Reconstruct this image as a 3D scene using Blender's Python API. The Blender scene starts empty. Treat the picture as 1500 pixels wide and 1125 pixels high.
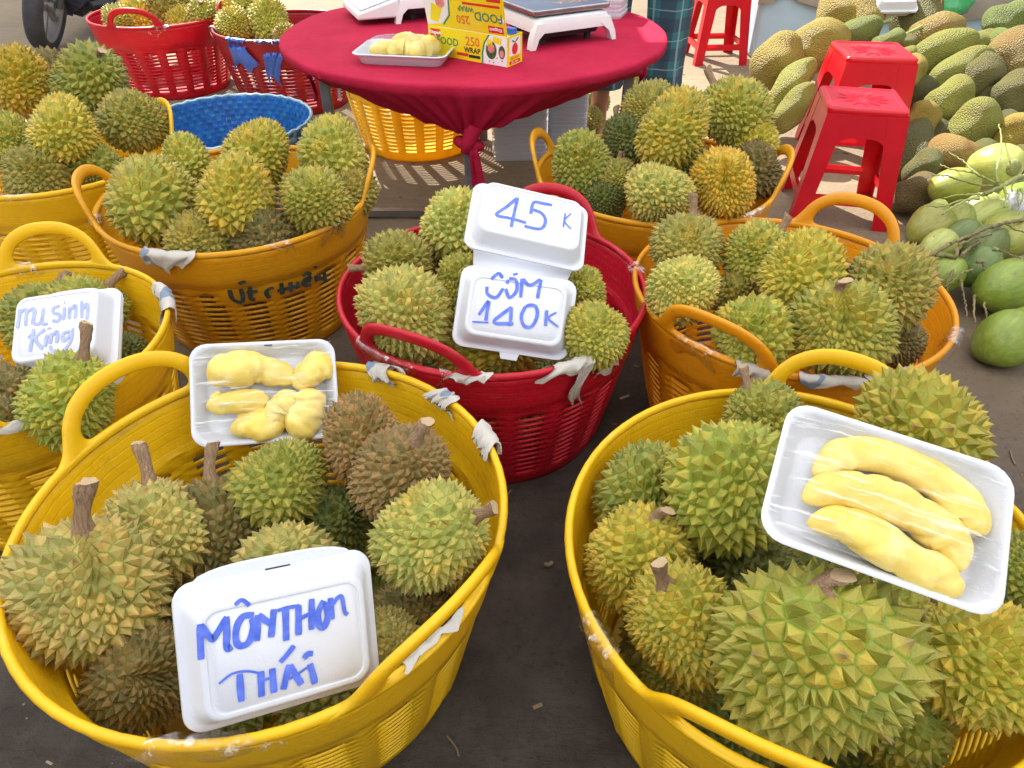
import bpy, bmesh, math, random
import numpy as np
from mathutils import Vector, Matrix, Quaternion
R = math.radians
scene = bpy.context.scene
COL = scene.collection
random.seed(7)

# ------------------------------------------------------------------ camera
cam_d = bpy.data.cameras.new('camera')
cam = bpy.data.objects.new('camera', cam_d)
COL.objects.link(cam)
cam.location = (0, 0, 1.2)
cam.rotation_euler = (R(90 - 38.5), 0, 0)
cam_d.sensor_width = 36.0
cam_d.lens = 36.0 * 1040 / 1500
cam_d.clip_end = 400
cam_d.clip_start = 0.02
scene.camera = cam

# ------------------------------------------------------------------ sky, sun, exposure
SUN_EL, SUN_H = R(46), Vector((-0.50, 0.87, 0)).normalized()
world = bpy.data.worlds.new('World')
scene.world = world
world.use_nodes = True
wn = world.node_tree
wn.nodes.clear()
wo = wn.nodes.new('ShaderNodeOutputWorld')
wb = wn.nodes.new('ShaderNodeBackground')
ws = wn.nodes.new('ShaderNodeTexSky')
ws.sky_type = 'NISHITA'
ws.sun_disc = False
ws.sun_elevation = SUN_EL
ws.sun_rotation = math.atan2(SUN_H.x, SUN_H.y)
ws.dust_density = 2.5
ws.air_density = 1.0
ws.ozone_density = 1.0
wb.inputs['Strength'].default_value = 0.055
wn.links.new(ws.outputs[0], wb.inputs[0])
wn.links.new(wb.outputs[0], wo.inputs[0])
sun_d = bpy.data.lights.new('sun', 'SUN')
sun_d.energy = 4.8
sun_d.angle = R(0.6)
sun_d.color = (1.0, 0.945, 0.86)
sun = bpy.data.objects.new('sun', sun_d)
COL.objects.link(sun)
sdir = SUN_H * math.cos(SUN_EL) + Vector((0, 0, math.sin(SUN_EL)))
sun.rotation_euler = sdir.to_track_quat('Z', 'Y').to_euler()
vs = scene.view_settings
vs.view_transform = 'Standard'
vs.look = 'None'
vs.exposure = 1.24
vs.gamma = 1.0
vs.use_curve_mapping = False
scene.cycles.max_bounces = 10
scene.cycles.transparent_max_bounces = 12
scene.cycles.sample_clamp_indirect = 6.0
scene.cycles.caustics_reflective = False
scene.cycles.caustics_refractive = False

# ------------------------------------------------------------------ node helpers
def new_mat(name):
    m = bpy.data.materials.new(name)
    m.use_nodes = True
    nt = m.node_tree
    for n in list(nt.nodes):
        if n.type != 'OUTPUT_MATERIAL':
            nt.nodes.remove(n)
    out = [n for n in nt.nodes if n.type == 'OUTPUT_MATERIAL'][0]
    b = nt.nodes.new('ShaderNodeBsdfPrincipled')
    nt.links.new(b.outputs[0], out.inputs[0])
    return m, nt, b, out

def N(nt, t, **kw):
    n = nt.nodes.new('ShaderNode' + t)
    for k, v in kw.items():
        if k.startswith('i_'):
            key = k[2:].replace('_', ' ')
            n.inputs[key].default_value = v
        else:
            setattr(n, k, v)
    return n

def L(nt, a, b):
    nt.links.new(a, b)

def mixc(nt, fac, a, b, blend='MIX'):
    n = nt.nodes.new('ShaderNodeMix')
    n.data_type = 'RGBA'
    n.blend_type = blend
    n.clamp_factor = True
    for sock, v in ((n.inputs[0], fac), (n.inputs[6], a), (n.inputs[7], b)):
        if isinstance(v, bpy.types.NodeSocket):
            L(nt, v, sock)
        elif isinstance(v, (int, float)):
            sock.default_value = v
        else:
            sock.default_value = (*v[:3], 1)
    return n.outputs[2]

def mth(nt, op, a, b=0.0):
    n = nt.nodes.new('ShaderNodeMath')
    n.operation = op
    for i, v in enumerate((a, b)):
        if isinstance(v, bpy.types.NodeSocket):
            L(nt, v, n.inputs[i])
        else:
            n.inputs[i].default_value = v
    return n.outputs[0]

def ramp(nt, fac, lo, hi):
    n = nt.nodes.new('ShaderNodeMapRange')
    n.clamp = True
    L(nt, fac, n.inputs[0])
    n.inputs[1].default_value = lo
    n.inputs[2].default_value = hi
    return n.outputs[0]

def noise(nt, scale, vec=None, detail=4.0, rough=0.6):
    n = N(nt, 'TexNoise')
    n.inputs['Scale'].default_value = scale
    n.inputs['Detail'].default_value = detail
    n.inputs['Roughness'].default_value = rough
    if vec is not None:
        L(nt, vec, n.inputs['Vector'])
    return n.outputs[0]

def bump(nt, b, height, strength=0.3, dist=0.01):
    n = N(nt, 'Bump')
    n.inputs['Strength'].default_value = strength
    n.inputs['Distance'].default_value = dist
    L(nt, height, n.inputs['Height'])
    L(nt, n.outputs[0], b.inputs['Normal'])
    return n

def simple(name, col, rough=0.5, var=0.12, scale=8.0, spec=0.5, metal=0.0, bmp=0.0, bscale=60.0, bdist=0.003):
    m, nt, b, out = new_mat(name)
    tc = N(nt, 'TexCoord').outputs['Object']
    f = ramp(nt, noise(nt, scale, tc), 0.3, 0.7)
    c = mixc(nt, f, [v * (1 - var) for v in col], [min(1, v * (1 + var)) for v in col])
    L(nt, c, b.inputs['Base Color'])
    b.inputs['Roughness'].default_value = rough
    b.inputs['Metallic'].default_value = metal
    b.inputs['Specular IOR Level'].default_value = spec
    if bmp:
        bump(nt, b, noise(nt, bscale, tc, 3.0), bmp, bdist)
    return m

def add_translucent(nt, b, out, color, fac):
    t = N(nt, 'BsdfTranslucent')
    if isinstance(color, bpy.types.NodeSocket):
        L(nt, color, t.inputs[0])
    else:
        t.inputs[0].default_value = (*color, 1)
    mx = N(nt, 'MixShader')
    mx.inputs[0].default_value = fac
    L(nt, b.outputs[0], mx.inputs[1])
    L(nt, t.outputs[0], mx.inputs[2])
    L(nt, mx.outputs[0], out.inputs[0])

# ------------------------------------------------------------------ materials
def mat_plastic(name, weave):
    m, nt, b, out = new_mat(name)
    oi = N(nt, 'ObjectInfo')
    geo = N(nt, 'TexCoord').outputs['Object']
    mp = N(nt, 'Mapping')
    mp.inputs['Scale'].default_value = (1, 1, 5)
    L(nt, geo, mp.inputs[0])
    n1 = noise(nt, 5.0, geo, 5)
    n2 = noise(nt, 14.0, mp.outputs[0], 6, 0.7)
    dark = mixc(nt, 1.0, oi.outputs['Color'], (0.62, 0.48, 0.42), 'MULTIPLY')
    c = mixc(nt, mth(nt, 'MULTIPLY', ramp(nt, n1, 0.45, 0.8), 0.38), oi.outputs['Color'], dark)
    c = mixc(nt, mth(nt, 'MULTIPLY', ramp(nt, n2, 0.60, 0.80), 0.55), c, (0.24, 0.14, 0.06))
    n3 = noise(nt, 90.0, mp.outputs[0], 4, 0.7)
    c = mixc(nt, mth(nt, 'MULTIPLY', ramp(nt, n3, 0.62, 0.72), 0.22), c, (0.16, 0.10, 0.05))
    mp2 = N(nt, 'Mapping')
    mp2.inputs['Scale'].default_value = (1, 1, 16)
    mp2.inputs['Rotation'].default_value = (0.05, 0.08, 0)
    L(nt, geo, mp2.inputs[0])
    n4 = noise(nt, 13.0, mp2.outputs[0], 6, 0.75)
    c = mixc(nt, mth(nt, 'MULTIPLY', ramp(nt, n4, 0.60, 0.70), 0.28), c, mixc(nt, 0.55, c, (0.85, 0.78, 0.60)))
    n5 = noise(nt, 3.2, geo, 6, 0.7)
    c = mixc(nt, mth(nt, 'MULTIPLY', ramp(nt, n5, 0.56, 0.70), 0.35), c, mixc(nt, 1.0, c, (0.55, 0.46, 0.42), 'MULTIPLY'))
    L(nt, c, b.inputs['Base Color'])
    L(nt, mth(nt, 'ADD', mth(nt, 'MULTIPLY', n2, 0.35), 0.20), b.inputs['Roughness'])
    if weave:
        uv = N(nt, 'UVMap').outputs[0]
        br = N(nt, 'TexBrick')
        br.inputs['Scale'].default_value = 1.0
        br.inputs['Mortar Size'].default_value = 0.0026
        br.inputs['Mortar Smooth'].default_value = 1.0
        br.inputs['Brick Width'].default_value = 0.0245
        br.inputs['Row Height'].default_value = 0.0175
        L(nt, uv, br.inputs[0])
        h = mth(nt, 'ADD', mth(nt, 'MULTIPLY', br.outputs['Fac'], -1.0), mth(nt, 'MULTIPLY', n3, 0.5))
        bump(nt, b, h, 0.30, 0.0020)
    else:
        bump(nt, b, mth(nt, 'ADD', n3, n2), 0.25, 0.002)
    add_translucent(nt, b, out, c, 0.28)
    return m

def mat_durian():
    m, nt, b, out = new_mat('durian_rind')
    at = N(nt, 'VertexColor')
    at.layer_name = 'thorn'
    sp = N(nt, 'SeparateColor')
    L(nt, at.outputs[0], sp.inputs[0])
    tip, rnd = sp.outputs[0], sp.outputs[1]
    oi = N(nt, 'ObjectInfo')
    base = oi.outputs['Color']
    tc = N(nt, 'TexCoord').outputs['Object']
    sepv = N(nt, 'VectorMath', operation='ADD')
    L(nt, tc, sepv.inputs[0])
    cm = N(nt, 'CombineXYZ')
    L(nt, mth(nt, 'MULTIPLY', oi.outputs['Random'], 37.0), cm.inputs[0])
    L(nt, cm.outputs[0], sepv.inputs[1])
    vec = sepv.outputs[0]
    groove = mixc(nt, 1.0, base, (0.52, 0.80, 0.42), 'MULTIPLY')
    mid = mixc(nt, rnd, mixc(nt, 1.0, base, (0.62, 0.70, 0.58), 'MULTIPLY'), mixc(nt, 1.0, base, (1.30, 1.16, 1.10), 'MULTIPLY'))
    c = mixc(nt, ramp(nt, tip, 0.0, 0.15), groove, mid)
    patch = ramp(nt, noise(nt, 1.1, vec, 3), 0.50, 0.72)
    c = mixc(nt, mth(nt, 'MULTIPLY', patch, 0.5), c, mixc(nt, 1.0, c, (1.38, 0.98, 0.5), 'MULTIPLY'))
    patch2 = ramp(nt, noise(nt, 1.7, vec, 3), 0.58, 0.75)
    c = mixc(nt, mth(nt, 'MULTIPLY', patch2, 0.45), c, mixc(nt, 1.0, c, (0.62, 0.78, 0.55), 'MULTIPLY'))
    tipc = mixc(nt, 0.22, (0.33, 0.22, 0.10), base)
    c = mixc(nt, mth(nt, 'MULTIPLY', ramp(nt, tip, 0.66, 0.97), 0.9), c, tipc)
    spots = ramp(nt, noise(nt, 7.0, vec, 5, 0.7), 0.66, 0.74)
    c = mixc(nt, mth(nt, 'MULTIPLY', spots, 0.75), c, (0.13, 0.075, 0.03))
    sick = ramp(nt, rnd, 0.955, 0.965)
    c = mixc(nt, mth(nt, 'MULTIPLY', mth(nt, 'MULTIPLY', sick, ramp(nt, tip, 0.2, 0.6)), 0.7), c, (0.24, 0.16, 0.07))
    scar = ramp(nt, noise(nt, 2.6, vec, 5, 0.65), 0.69, 0.73)
    c = mixc(nt, mth(nt, 'MULTIPLY', scar, 0.8), c, (0.19, 0.11, 0.05))
    grime = ramp(nt, noise(nt, 22.0, vec, 5, 0.75), 0.55, 0.75)
    c = mixc(nt, mth(nt, 'MULTIPLY', grime, 0.35), c, (0.22, 0.16, 0.06))
    L(nt, c, b.inputs['Base Color'])
    L(nt, mth(nt, 'ADD', mth(nt, 'MULTIPLY', rnd, 0.20), 0.25), b.inputs['Roughness'])
    b.inputs['Specular IOR Level'].default_value = 0.45
    bump(nt, b, noise(nt, 45.0, vec, 4), 0.35, 0.012)
    return m

def mat_jack():
    m, nt, b, out = new_mat('jackfruit_skin')
    oi = N(nt, 'ObjectInfo')
    tc = N(nt, 'TexCoord').outputs['Object']
    ad = N(nt, 'VectorMath', operation='ADD')
    cm = N(nt, 'CombineXYZ')
    L(nt, mth(nt, 'MULTIPLY', oi.outputs['Random'], 29.0), cm.inputs[1])
    L(nt, tc, ad.inputs[0])
    L(nt, cm.outputs[0], ad.inputs[1])
    vec = ad.outputs[0]
    vo = N(nt, 'TexVoronoi')
    vo.inputs['Scale'].default_value = 19.0
    L(nt, vec, vo.inputs['Vector'])
    d = vo.outputs['Distance']
    base = oi.outputs['Color']
    c = mixc(nt, ramp(nt, d, 0.1, 0.6), mixc(nt, 1.0, base, (1.15, 1.12, 1.1), 'MULTIPLY'), mixc(nt, 1.0, base, (0.78, 0.80, 0.70), 'MULTIPLY'))
    p = ramp(nt, noise(nt, 1.3, vec, 4), 0.52, 0.74)
    c = mixc(nt, mth(nt, 'MULTIPLY', p, 0.75), c, mixc(nt, 1.0, c, (0.95, 0.68, 0.60), 'MULTIPLY'))
    s = ramp(nt, noise(nt, 4.0, vec, 5), 0.64, 0.72)
    c = mixc(nt, mth(nt, 'MULTIPLY', s, 0.6), c, (0.12, 0.07, 0.03))
    L(nt, c, b.inputs['Base Color'])
    b.inputs['Roughness'].default_value = 0.55
    inv = mth(nt, 'SUBTRACT', 1.0, d)
    bump(nt, b, inv, 0.55, 0.03)
    return m

def mat_coco():
    m, nt, b, out = new_mat('green_coconut_husk')
    oi = N(nt, 'ObjectInfo')
    tc = N(nt, 'TexCoord').outputs['Object']
    mp = N(nt, 'Mapping')
    mp.inputs['Scale'].default_value = (3, 3, 0.5)
    L(nt, tc, mp.inputs[0])
    base = oi.outputs['Color']
    c = mixc(nt, ramp(nt, noise(nt, 2.2, mp.outputs[0], 5), 0.35, 0.7), mixc(nt, 1.0, base, (0.8, 0.85, 0.8), 'MULTIPLY'), mixc(nt, 1.0, base, (1.3, 1.15, 1.2), 'MULTIPLY'))
    c = mixc(nt, mth(nt, 'MULTIPLY', ramp(nt, noise(nt, 3.0, tc, 6, 0.7), 0.62, 0.70), 0.7), c, (0.17, 0.12, 0.05))
    L(nt, c, b.inputs['Base Color'])
    b.inputs['Roughness'].default_value = 0.27
    bump(nt, b, noise(nt, 9.0, mp.outputs[0], 4), 0.15, 0.02)
    return m

def mat_foam():
    m, nt, b, out = new_mat('white_foam')
    tc = N(nt, 'TexCoord').outputs['Object']
    vo = N(nt, 'TexVoronoi')
    vo.inputs['Scale'].default_value = 320.0
    L(nt, tc, vo.inputs['Vector'])
    dirt = ramp(nt, noise(nt, 22.0, tc, 6, 0.7), 0.66, 0.8)
    c = mixc(nt, mth(nt, 'MULTIPLY', dirt, 0.25), (0.635, 0.655, 0.715), (0.49, 0.44, 0.36))
    L(nt, c, b.inputs['Base Color'])
    b.inputs['Roughness'].default_value = 0.34
    b.inputs['Specular IOR Level'].default_value = 0.5
    b.inputs['Subsurface Weight'].default_value = 0.15
    b.inputs['Subsurface Radius'].default_value = (0.01, 0.01, 0.01)
    bump(nt, b, mth(nt, 'ADD', vo.outputs['Distance'], mth(nt, 'MULTIPLY', noise(nt, 25.0, tc), 1.5)), 0.12, 0.0015)
    return m

def mat_film(name, tint=(1, 1, 1), alpha=0.16, stretch=(6, 60, 6)):
    m, nt, b, out = new_mat(name)
    nt.nodes.remove(b)
    tc = N(nt, 'TexCoord').outputs['Object']
    mp = N(nt, 'Mapping')
    mp.inputs['Rotation'].default_value = (0, 0, R(35))
    mp.inputs['Scale'].default_value = stretch
    L(nt, tc, mp.inputs[0])
    nz = noise(nt, 2.0, mp.outputs[0], 6, 0.65)
    g = N(nt, 'BsdfGlossy')
    g.inputs['Roughness'].default_value = 0.09
    tr = N(nt, 'BsdfTransparent')
    tr.inputs[0].default_value = (*tint, 1)
    bp = N(nt, 'Bump')
    bp.inputs['Strength'].default_value = 0.5
    bp.inputs['Distance'].default_value = 0.006
    L(nt, nz, bp.inputs['Height'])
    L(nt, bp.outputs[0], g.inputs['Normal'])
    fr = N(nt, 'Fresnel')
    fr.inputs['IOR'].default_value = 1.45
    L(nt, bp.outputs[0], fr.inputs['Normal'])
    f = mth(nt, 'ADD', mth(nt, 'MULTIPLY', fr.outputs[0], 0.28), mth(nt, 'MULTIPLY', ramp(nt, nz, 0.55, 0.67), alpha))
    mx = N(nt, 'MixShader')
    L(nt, f, mx.inputs[0])
    L(nt, tr.outputs[0], mx.inputs[1])
    L(nt, g.outputs[0], mx.inputs[2])
    L(nt, mx.outputs[0], out.inputs[0])
    return m

def mat_ground():
    m, nt, b, out = new_mat('market_floor')
    tc = N(nt, 'TexCoord').outputs['Object']
    mp = N(nt, 'Mapping')
    mp.inputs['Rotation'].default_value = (0, 0, R(24))
    mp.inputs['Scale'].default_value = (1.0, 3.0, 1.0)
    L(nt, tc, mp.inputs[0])
    n1 = noise(nt, 0.9, tc, 6, 0.6)
    n2 = noise(nt, 6.0, mp.outputs[0], 8, 0.7)
    n3 = noise(nt, 60.0, tc, 5, 0.7)
    n4 = noise(nt, 300.0, tc, 3, 0.7)
    c = mixc(nt, ramp(nt, n2, 0.3, 0.72), (0.235, 0.176, 0.110), (0.36, 0.285, 0.180))
    c = mixc(nt, mth(nt, 'MULTIPLY', ramp(nt, n1, 0.42, 0.62), 0.45), c, (0.185, 0.132, 0.095))
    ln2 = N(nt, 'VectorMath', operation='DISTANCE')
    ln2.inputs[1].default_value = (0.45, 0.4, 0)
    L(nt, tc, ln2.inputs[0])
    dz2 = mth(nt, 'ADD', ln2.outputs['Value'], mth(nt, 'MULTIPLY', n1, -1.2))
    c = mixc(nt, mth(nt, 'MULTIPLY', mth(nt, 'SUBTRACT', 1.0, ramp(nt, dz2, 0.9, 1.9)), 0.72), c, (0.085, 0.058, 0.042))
    # floor darkens towards the front baskets, with a noisy outline
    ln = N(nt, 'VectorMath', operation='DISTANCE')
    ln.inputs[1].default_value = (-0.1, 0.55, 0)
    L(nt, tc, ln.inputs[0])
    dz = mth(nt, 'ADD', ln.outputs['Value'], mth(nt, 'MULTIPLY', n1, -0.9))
    dark_zone = mth(nt, 'SUBTRACT', 1.0, ramp(nt, dz, 0.40, 1.35))
    c = mixc(nt, mth(nt, 'MULTIPLY', dark_zone, 0.94), c, mixc(nt, ramp(nt, noise(nt, 4.5, tc, 6, 0.65), 0.42, 0.62), (0.038, 0.031, 0.026), (0.075, 0.064, 0.055)))
    c = mixc(nt, mth(nt, 'MULTIPLY', ramp(nt, n3, 0.54, 0.70), 0.7), c, mixc(nt, 1.0, c, (0.40, 0.37, 0.35), 'MULTIPLY'))
    c = mixc(nt, mth(nt, 'MULTIPLY', ramp(nt, n4, 0.64, 0.76), 0.6), c, mixc(nt, 0.35, c, (0.36, 0.30, 0.23)))
    L(nt, c, b.inputs['Base Color'])
    L(nt, mth(nt, 'ADD', 0.55, mth(nt, 'MULTIPLY', n2, 0.4)), b.inputs['Roughness'])
    b.inputs['Specular IOR Level'].default_value = 0.3
    h = mth(nt, 'ADD', mth(nt, 'MULTIPLY', n2, 1.0), mth(nt, 'ADD', mth(nt, 'MULTIPLY', n3, 0.35), mth(nt, 'MULTIPLY', n4, 0.12)))
    bump(nt, b, h, 0.6, 0.02)
    return m

def mat_paper():
    m, nt, b, out = new_mat('newsprint')
    tc = N(nt, 'TexCoord').outputs['Object']
    uv = N(nt, 'UVMap').outputs[0]
    mp = N(nt, 'Mapping')
    mp.inputs['Scale'].default_value = (1.0, 9.0, 1)
    L(nt, uv, mp.inputs[0])
    lines = noise(nt, 22.0, mp.outputs[0], 2)
    c = mixc(nt, mth(nt, 'MULTIPLY', ramp(nt, lines, 0.50, 0.62), 0.45), (0.50, 0.47, 0.42), (0.20, 0.20, 0.22))
    pic = ramp(nt, noise(nt, 14.0, tc, 2), 0.60, 0.62)
    c = mixc(nt, mth(nt, 'MULTIPLY', pic, 0.8), c, (0.09, 0.16, 0.27))
    c = mixc(nt, mth(nt, 'MULTIPLY', ramp(nt, noise(nt, 30.0, tc, 5), 0.55, 0.75), 0.5), c, (0.42, 0.35, 0.26))
    L(nt, c, b.inputs['Base Color'])
    b.inputs['Roughness'].default_value = 0.8
    return m

def mat_plaid():
    m, nt, b, out = new_mat('plaid_cotton')
    uv = N(nt, 'UVMap').outputs[0]
    sx = N(nt, 'SeparateXYZ')
    L(nt, uv, sx.inputs[0])
    def band(v, per, lo, hi):
        f = mth(nt, 'FRACT', mth(nt, 'MULTIPLY', v, 1.0 / per))
        return mth(nt, 'MULTIPLY', mth(nt, 'GREATER_THAN', f, lo), mth(nt, 'LESS_THAN', f, hi))
    u, v = sx.outputs[0], sx.outputs[1]
    c = mixc(nt, mth(nt, 'MULTIPLY', band(u, 0.12, 0.0, 0.5), 0.65), (0.035, 0.16, 0.19), (0.035, 0.035, 0.07))
    c = mixc(nt, mth(nt, 'MULTIPLY', band(v, 0.12, 0.0, 0.45), 0.60), c, (0.030, 0.040, 0.075))
    c = mixc(nt, mth(nt, 'MULTIPLY', band(u, 0.12, 0.72, 0.80), 0.6), c, (0.30, 0.42, 0.45))
    c = mixc(nt, mth(nt, 'MULTIPLY', band(v, 0.12, 0.68, 0.72), 0.6), c, (0.30, 0.42, 0.45))
    L(nt, c, b.inputs['Base Color'])
    b.inputs['Roughness'].default_value = 0.85
    tc = N(nt, 'TexCoord').outputs['Object']
    bump(nt, b, noise(nt, 30, tc, 4), 0.3, 0.01)
    return m

def mat_cloth_red():
    m, nt, b, out = new_mat('crimson_cloth')
    tc = N(nt, 'TexCoord').outputs['Object']
    wv = N(nt, 'TexNoise')
    wv.inputs['Scale'].default_value = 420.0
    L(nt, tc, wv.inputs['Vector'])
    c = mixc(nt, ramp(nt, noise(nt, 5.0, tc, 5), 0.35, 0.7), (0.43, 0.008, 0.042), (0.55, 0.016, 0.065))
    c = mixc(nt, mth(nt, 'MULTIPLY', ramp(nt, noise(nt, 130.0, tc, 3), 0.66, 0.74), 0.3), c, (0.60, 0.20, 0.24))
    L(nt, c, b.inputs['Base Color'])
    b.inputs['Roughness'].default_value = 0.8
    b.inputs['Specular IOR Level'].default_value = 0.2
    bump(nt, b, mth(nt, 'ADD', mth(nt, 'MULTIPLY', wv.outputs[0], 0.12), mth(nt, 'ADD', noise(nt, 6.0, tc, 4), mth(nt, 'MULTIPLY', noise(nt, 19.0, tc, 3), 0.3))), 0.45, 0.02)
    add_translucent(nt, b, out, c, 0.2)
    return m

def mat_flesh():
    m, nt, b, out = new_mat('durian_flesh')
    tc = N(nt, 'TexCoord').outputs['Object']
    c = mixc(nt, ramp(nt, noise(nt, 26.0, tc, 4), 0.35, 0.7), (0.80, 0.58, 0.095), (0.85, 0.68, 0.22))
    c = mixc(nt, mth(nt, 'MULTIPLY', ramp(nt, noise(nt, 14.0, tc, 4), 0.56, 0.68), 0.5), c, (0.88, 0.77, 0.40))
    c = mixc(nt, mth(nt, 'MULTIPLY', ramp(nt, noise(nt, 40.0, tc, 5), 0.64, 0.72), 0.35), c, (0.72, 0.45, 0.06))
    L(nt, c, b.inputs['Base Color'])
    b.inputs['Roughness'].default_value = 0.36
    b.inputs['Subsurface Weight'].default_value = 0.3
    b.inputs['Subsurface Radius'].default_value = (0.012, 0.008, 0.003)
    b.inputs['Subsurface Scale'].default_value = 0.6
    bump(nt, b, mth(nt, 'ADD', noise(nt, 35.0, tc, 5), mth(nt, 'MULTIPLY', noise(nt, 110.0, tc, 3), 0.4)), 0.35, 0.004)
    return m

def mat_marker(name, col):
    m, nt, b, out = new_mat(name)
    tc = N(nt, 'TexCoord').outputs['Object']
    n = noise(nt, 55.0, tc, 5, 0.7)
    c = mixc(nt, ramp(nt, n, 0.32, 0.70), [v * 0.8 for v in col], [min(1, v * 1.0 + 0.09) for v in col])
    L(nt, c, b.inputs['Base Color'])
    b.inputs['Roughness'].default_value = 0.4
    return m

M = {}
M['plastic'] = mat_plastic('basket_plastic', False)
M['weave'] = mat_plastic('basket_plastic_weave', True)
M['durian'] = mat_durian()
M['jack'] = mat_jack()
M['coco'] = mat_coco()
M['foam'] = mat_foam()
M['film'] = mat_film('cling_film', (1, 1, 1), 0.42, (5, 70, 5))
M['tape'] = mat_film('clear_tape', (0.97, 0.95, 0.9), 0.45, (20, 20, 20))
M['ground'] = mat_ground()
M['paper'] = mat_paper()
M['plaid'] = mat_plaid()
M['cloth'] = mat_cloth_red()
M['flesh'] = mat_flesh()
M['ink'] = mat_marker('blue_marker_ink', (0.055, 0.13, 0.72))
M['ink_pale'] = mat_marker('pale_blue_marker_ink', (0.30, 0.36, 0.78))
M['ink_dark'] = mat_marker('dark_green_paint', (0.010, 0.030, 0.022))
M['bark'] = simple('stem_bark', (0.32, 0.205, 0.12), 0.8, 0.4, 4, 0.3, bmp=0.5, bscale=5, bdist=0.12)
M['stemcut'] = simple('stem_cut', (0.42, 0.30, 0.17), 0.8, 0.3, 10)
M['green_stem'] = simple('green_stem', (0.24, 0.30, 0.07), 0.6, 0.3, 20, bmp=0.4, bscale=80)
M['stalk'] = simple('coconut_stalk', (0.24, 0.27, 0.08), 0.6, 0.5, 9, bmp=0.5, bscale=70, bdist=0.01)
M['calyx'] = simple('coconut_calyx', (0.20, 0.21, 0.06), 0.7, 0.4, 12)
M['stool'] = simple('red_stool_plastic', (0.66, 0.008, 0.022), 0.28, 0.12, 7, 0.5, bmp=0.15, bscale=30)
_st = M['stool'].node_tree
add_translucent(_st, [n for n in _st.nodes if n.type == 'BSDF_PRINCIPLED'][0], [n for n in _st.nodes if n.type == 'OUTPUT_MATERIAL'][0], (0.75, 0.02, 0.03), 0.22)
M['steel'] = simple('dull_steel', (0.34, 0.36, 0.38), 0.38, 0.2, 20, metal=0.85)
M['leg'] = simple('painted_steel_leg', (0.20, 0.215, 0.235), 0.45, 0.35, 14, metal=0.4)
M['wood'] = simple('plywood', (0.30, 0.20, 0.11), 0.7, 0.2, 6)
M['white_pl'] = simple('white_plastic', (0.74, 0.74, 0.75), 0.32, 0.05, 9)
M['grey_pl'] = simple('grey_plastic', (0.38, 0.40, 0.43), 0.4, 0.08, 9)
M['black'] = simple('black_rubber', (0.018, 0.018, 0.02), 0.6, 0.3, 20)
M['platter'] = simple('slate_scale_plate', (0.13, 0.16, 0.225), 0.42, 0.12, 6, spec=0.3)
M['orange_print'] = simple('orange_print', (0.62, 0.30, 0.17), 0.5, 0.1)
M['clear_panel'] = simple('display_panel', (0.58, 0.65, 0.68), 0.12, 0.10, 14)
M['box_yellow'] = simple('yellow_carton', (0.85, 0.66, 0.01), 0.32, 0.05, 10)
M['box_white'] = simple('white_print', (0.80, 0.80, 0.82), 0.35, 0.03, 10)
M['p_red'] = simple('red_print', (0.66, 0.03, 0.025), 0.35, 0.06, 10)
M['p_green'] = simple('green_print', (0.02, 0.24, 0.14), 0.35, 0.1, 10)
M['p_dgreen'] = simple('dark_green_print', (0.04, 0.12, 0.03), 0.35, 0.3, 60)
M['p_orange'] = simple('orange_lettering', (0.72, 0.17, 0.03), 0.35, 0.05, 10)
M['p_pink'] = simple('pink_print', (0.70, 0.22, 0.22), 0.35, 0.3, 60)
M['p_black'] = simple('black_print', (0.03, 0.03, 0.03), 0.35, 0.05, 10)
M['p_blue'] = simple('blue_plastic_clip', (0.03, 0.13, 0.62), 0.3, 0.1, 10)
M['card'] = simple('brown_cardboard', (0.30, 0.19, 0.09), 0.8, 0.2, 10)
M['wall_blue'] = simple('pale_blue_painted_wall', (0.46, 0.60, 0.70), 0.6, 0.08, 3, bmp=0.2, bscale=20)
M['wall_white'] = simple('cream_sheet', (0.70, 0.66, 0.60), 0.7, 0.06, 3, bmp=0.2, bscale=12)
M['green_bag'] = simple('green_plastic_bag', (0.07, 0.42, 0.14), 0.25, 0.2, 14)
M['white_bag'] = simple('white_plastic_bag', (0.52, 0.52, 0.54), 0.25, 0.05, 14, bmp=0.6, bscale=18, bdist=0.01)
M['skin'] = simple('skin', (0.33, 0.15, 0.085), 0.5, 0.12, 14)
M['hair'] = simple('black_hair', (0.012, 0.01, 0.009), 0.5, 0.3, 60)
M['shirt'] = simple('dark_cotton_shirt', (0.06, 0.07, 0.10), 0.9, 0.2, 8)
M['sandal'] = simple('brown_sandal', (0.08, 0.045, 0.03), 0.6, 0.2, 8)
M['tyre'] = simple('tyre_rubber', (0.045, 0.045, 0.052), 0.75, 0.4, 9, bmp=0.5, bscale=40)
M['bike'] = simple('navy_bike_paint', (0.035, 0.05, 0.10), 0.3, 0.2, 6)
M['bike_dark'] = simple('dark_engine_metal', (0.05, 0.05, 0.055), 0.5, 0.3, 12, metal=0.4)
M['rimmetal'] = simple('wheel_alloy', (0.26, 0.25, 0.24), 0.4, 0.15, 12, metal=0.5)
M['blue_a'] = simple('blue_strap_dark', (0.022, 0.15, 0.45), 0.42, 0.25, 14)
M['blue_b'] = simple('blue_strap_mid', (0.03, 0.20, 0.46), 0.42, 0.25, 14)
M['blue_c'] = simple('blue_strap_pale', (0.34, 0.52, 0.60), 0.42, 0.2, 14)
M['blue_tape'] = simple('blue_plastic_film', (0.035, 0.10, 0.42), 0.3, 0.35, 9)
M['jflesh'] = simple('jackfruit_flesh', (0.66, 0.22, 0.05), 0.5, 0.3, 12)
M['leaf'] = simple('leaf_green', (0.07, 0.16, 0.03), 0.5, 0.3, 20)
M['litter'] = simple('dry_litter', (0.24, 0.17, 0.11), 0.8, 0.7, 6)
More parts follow.
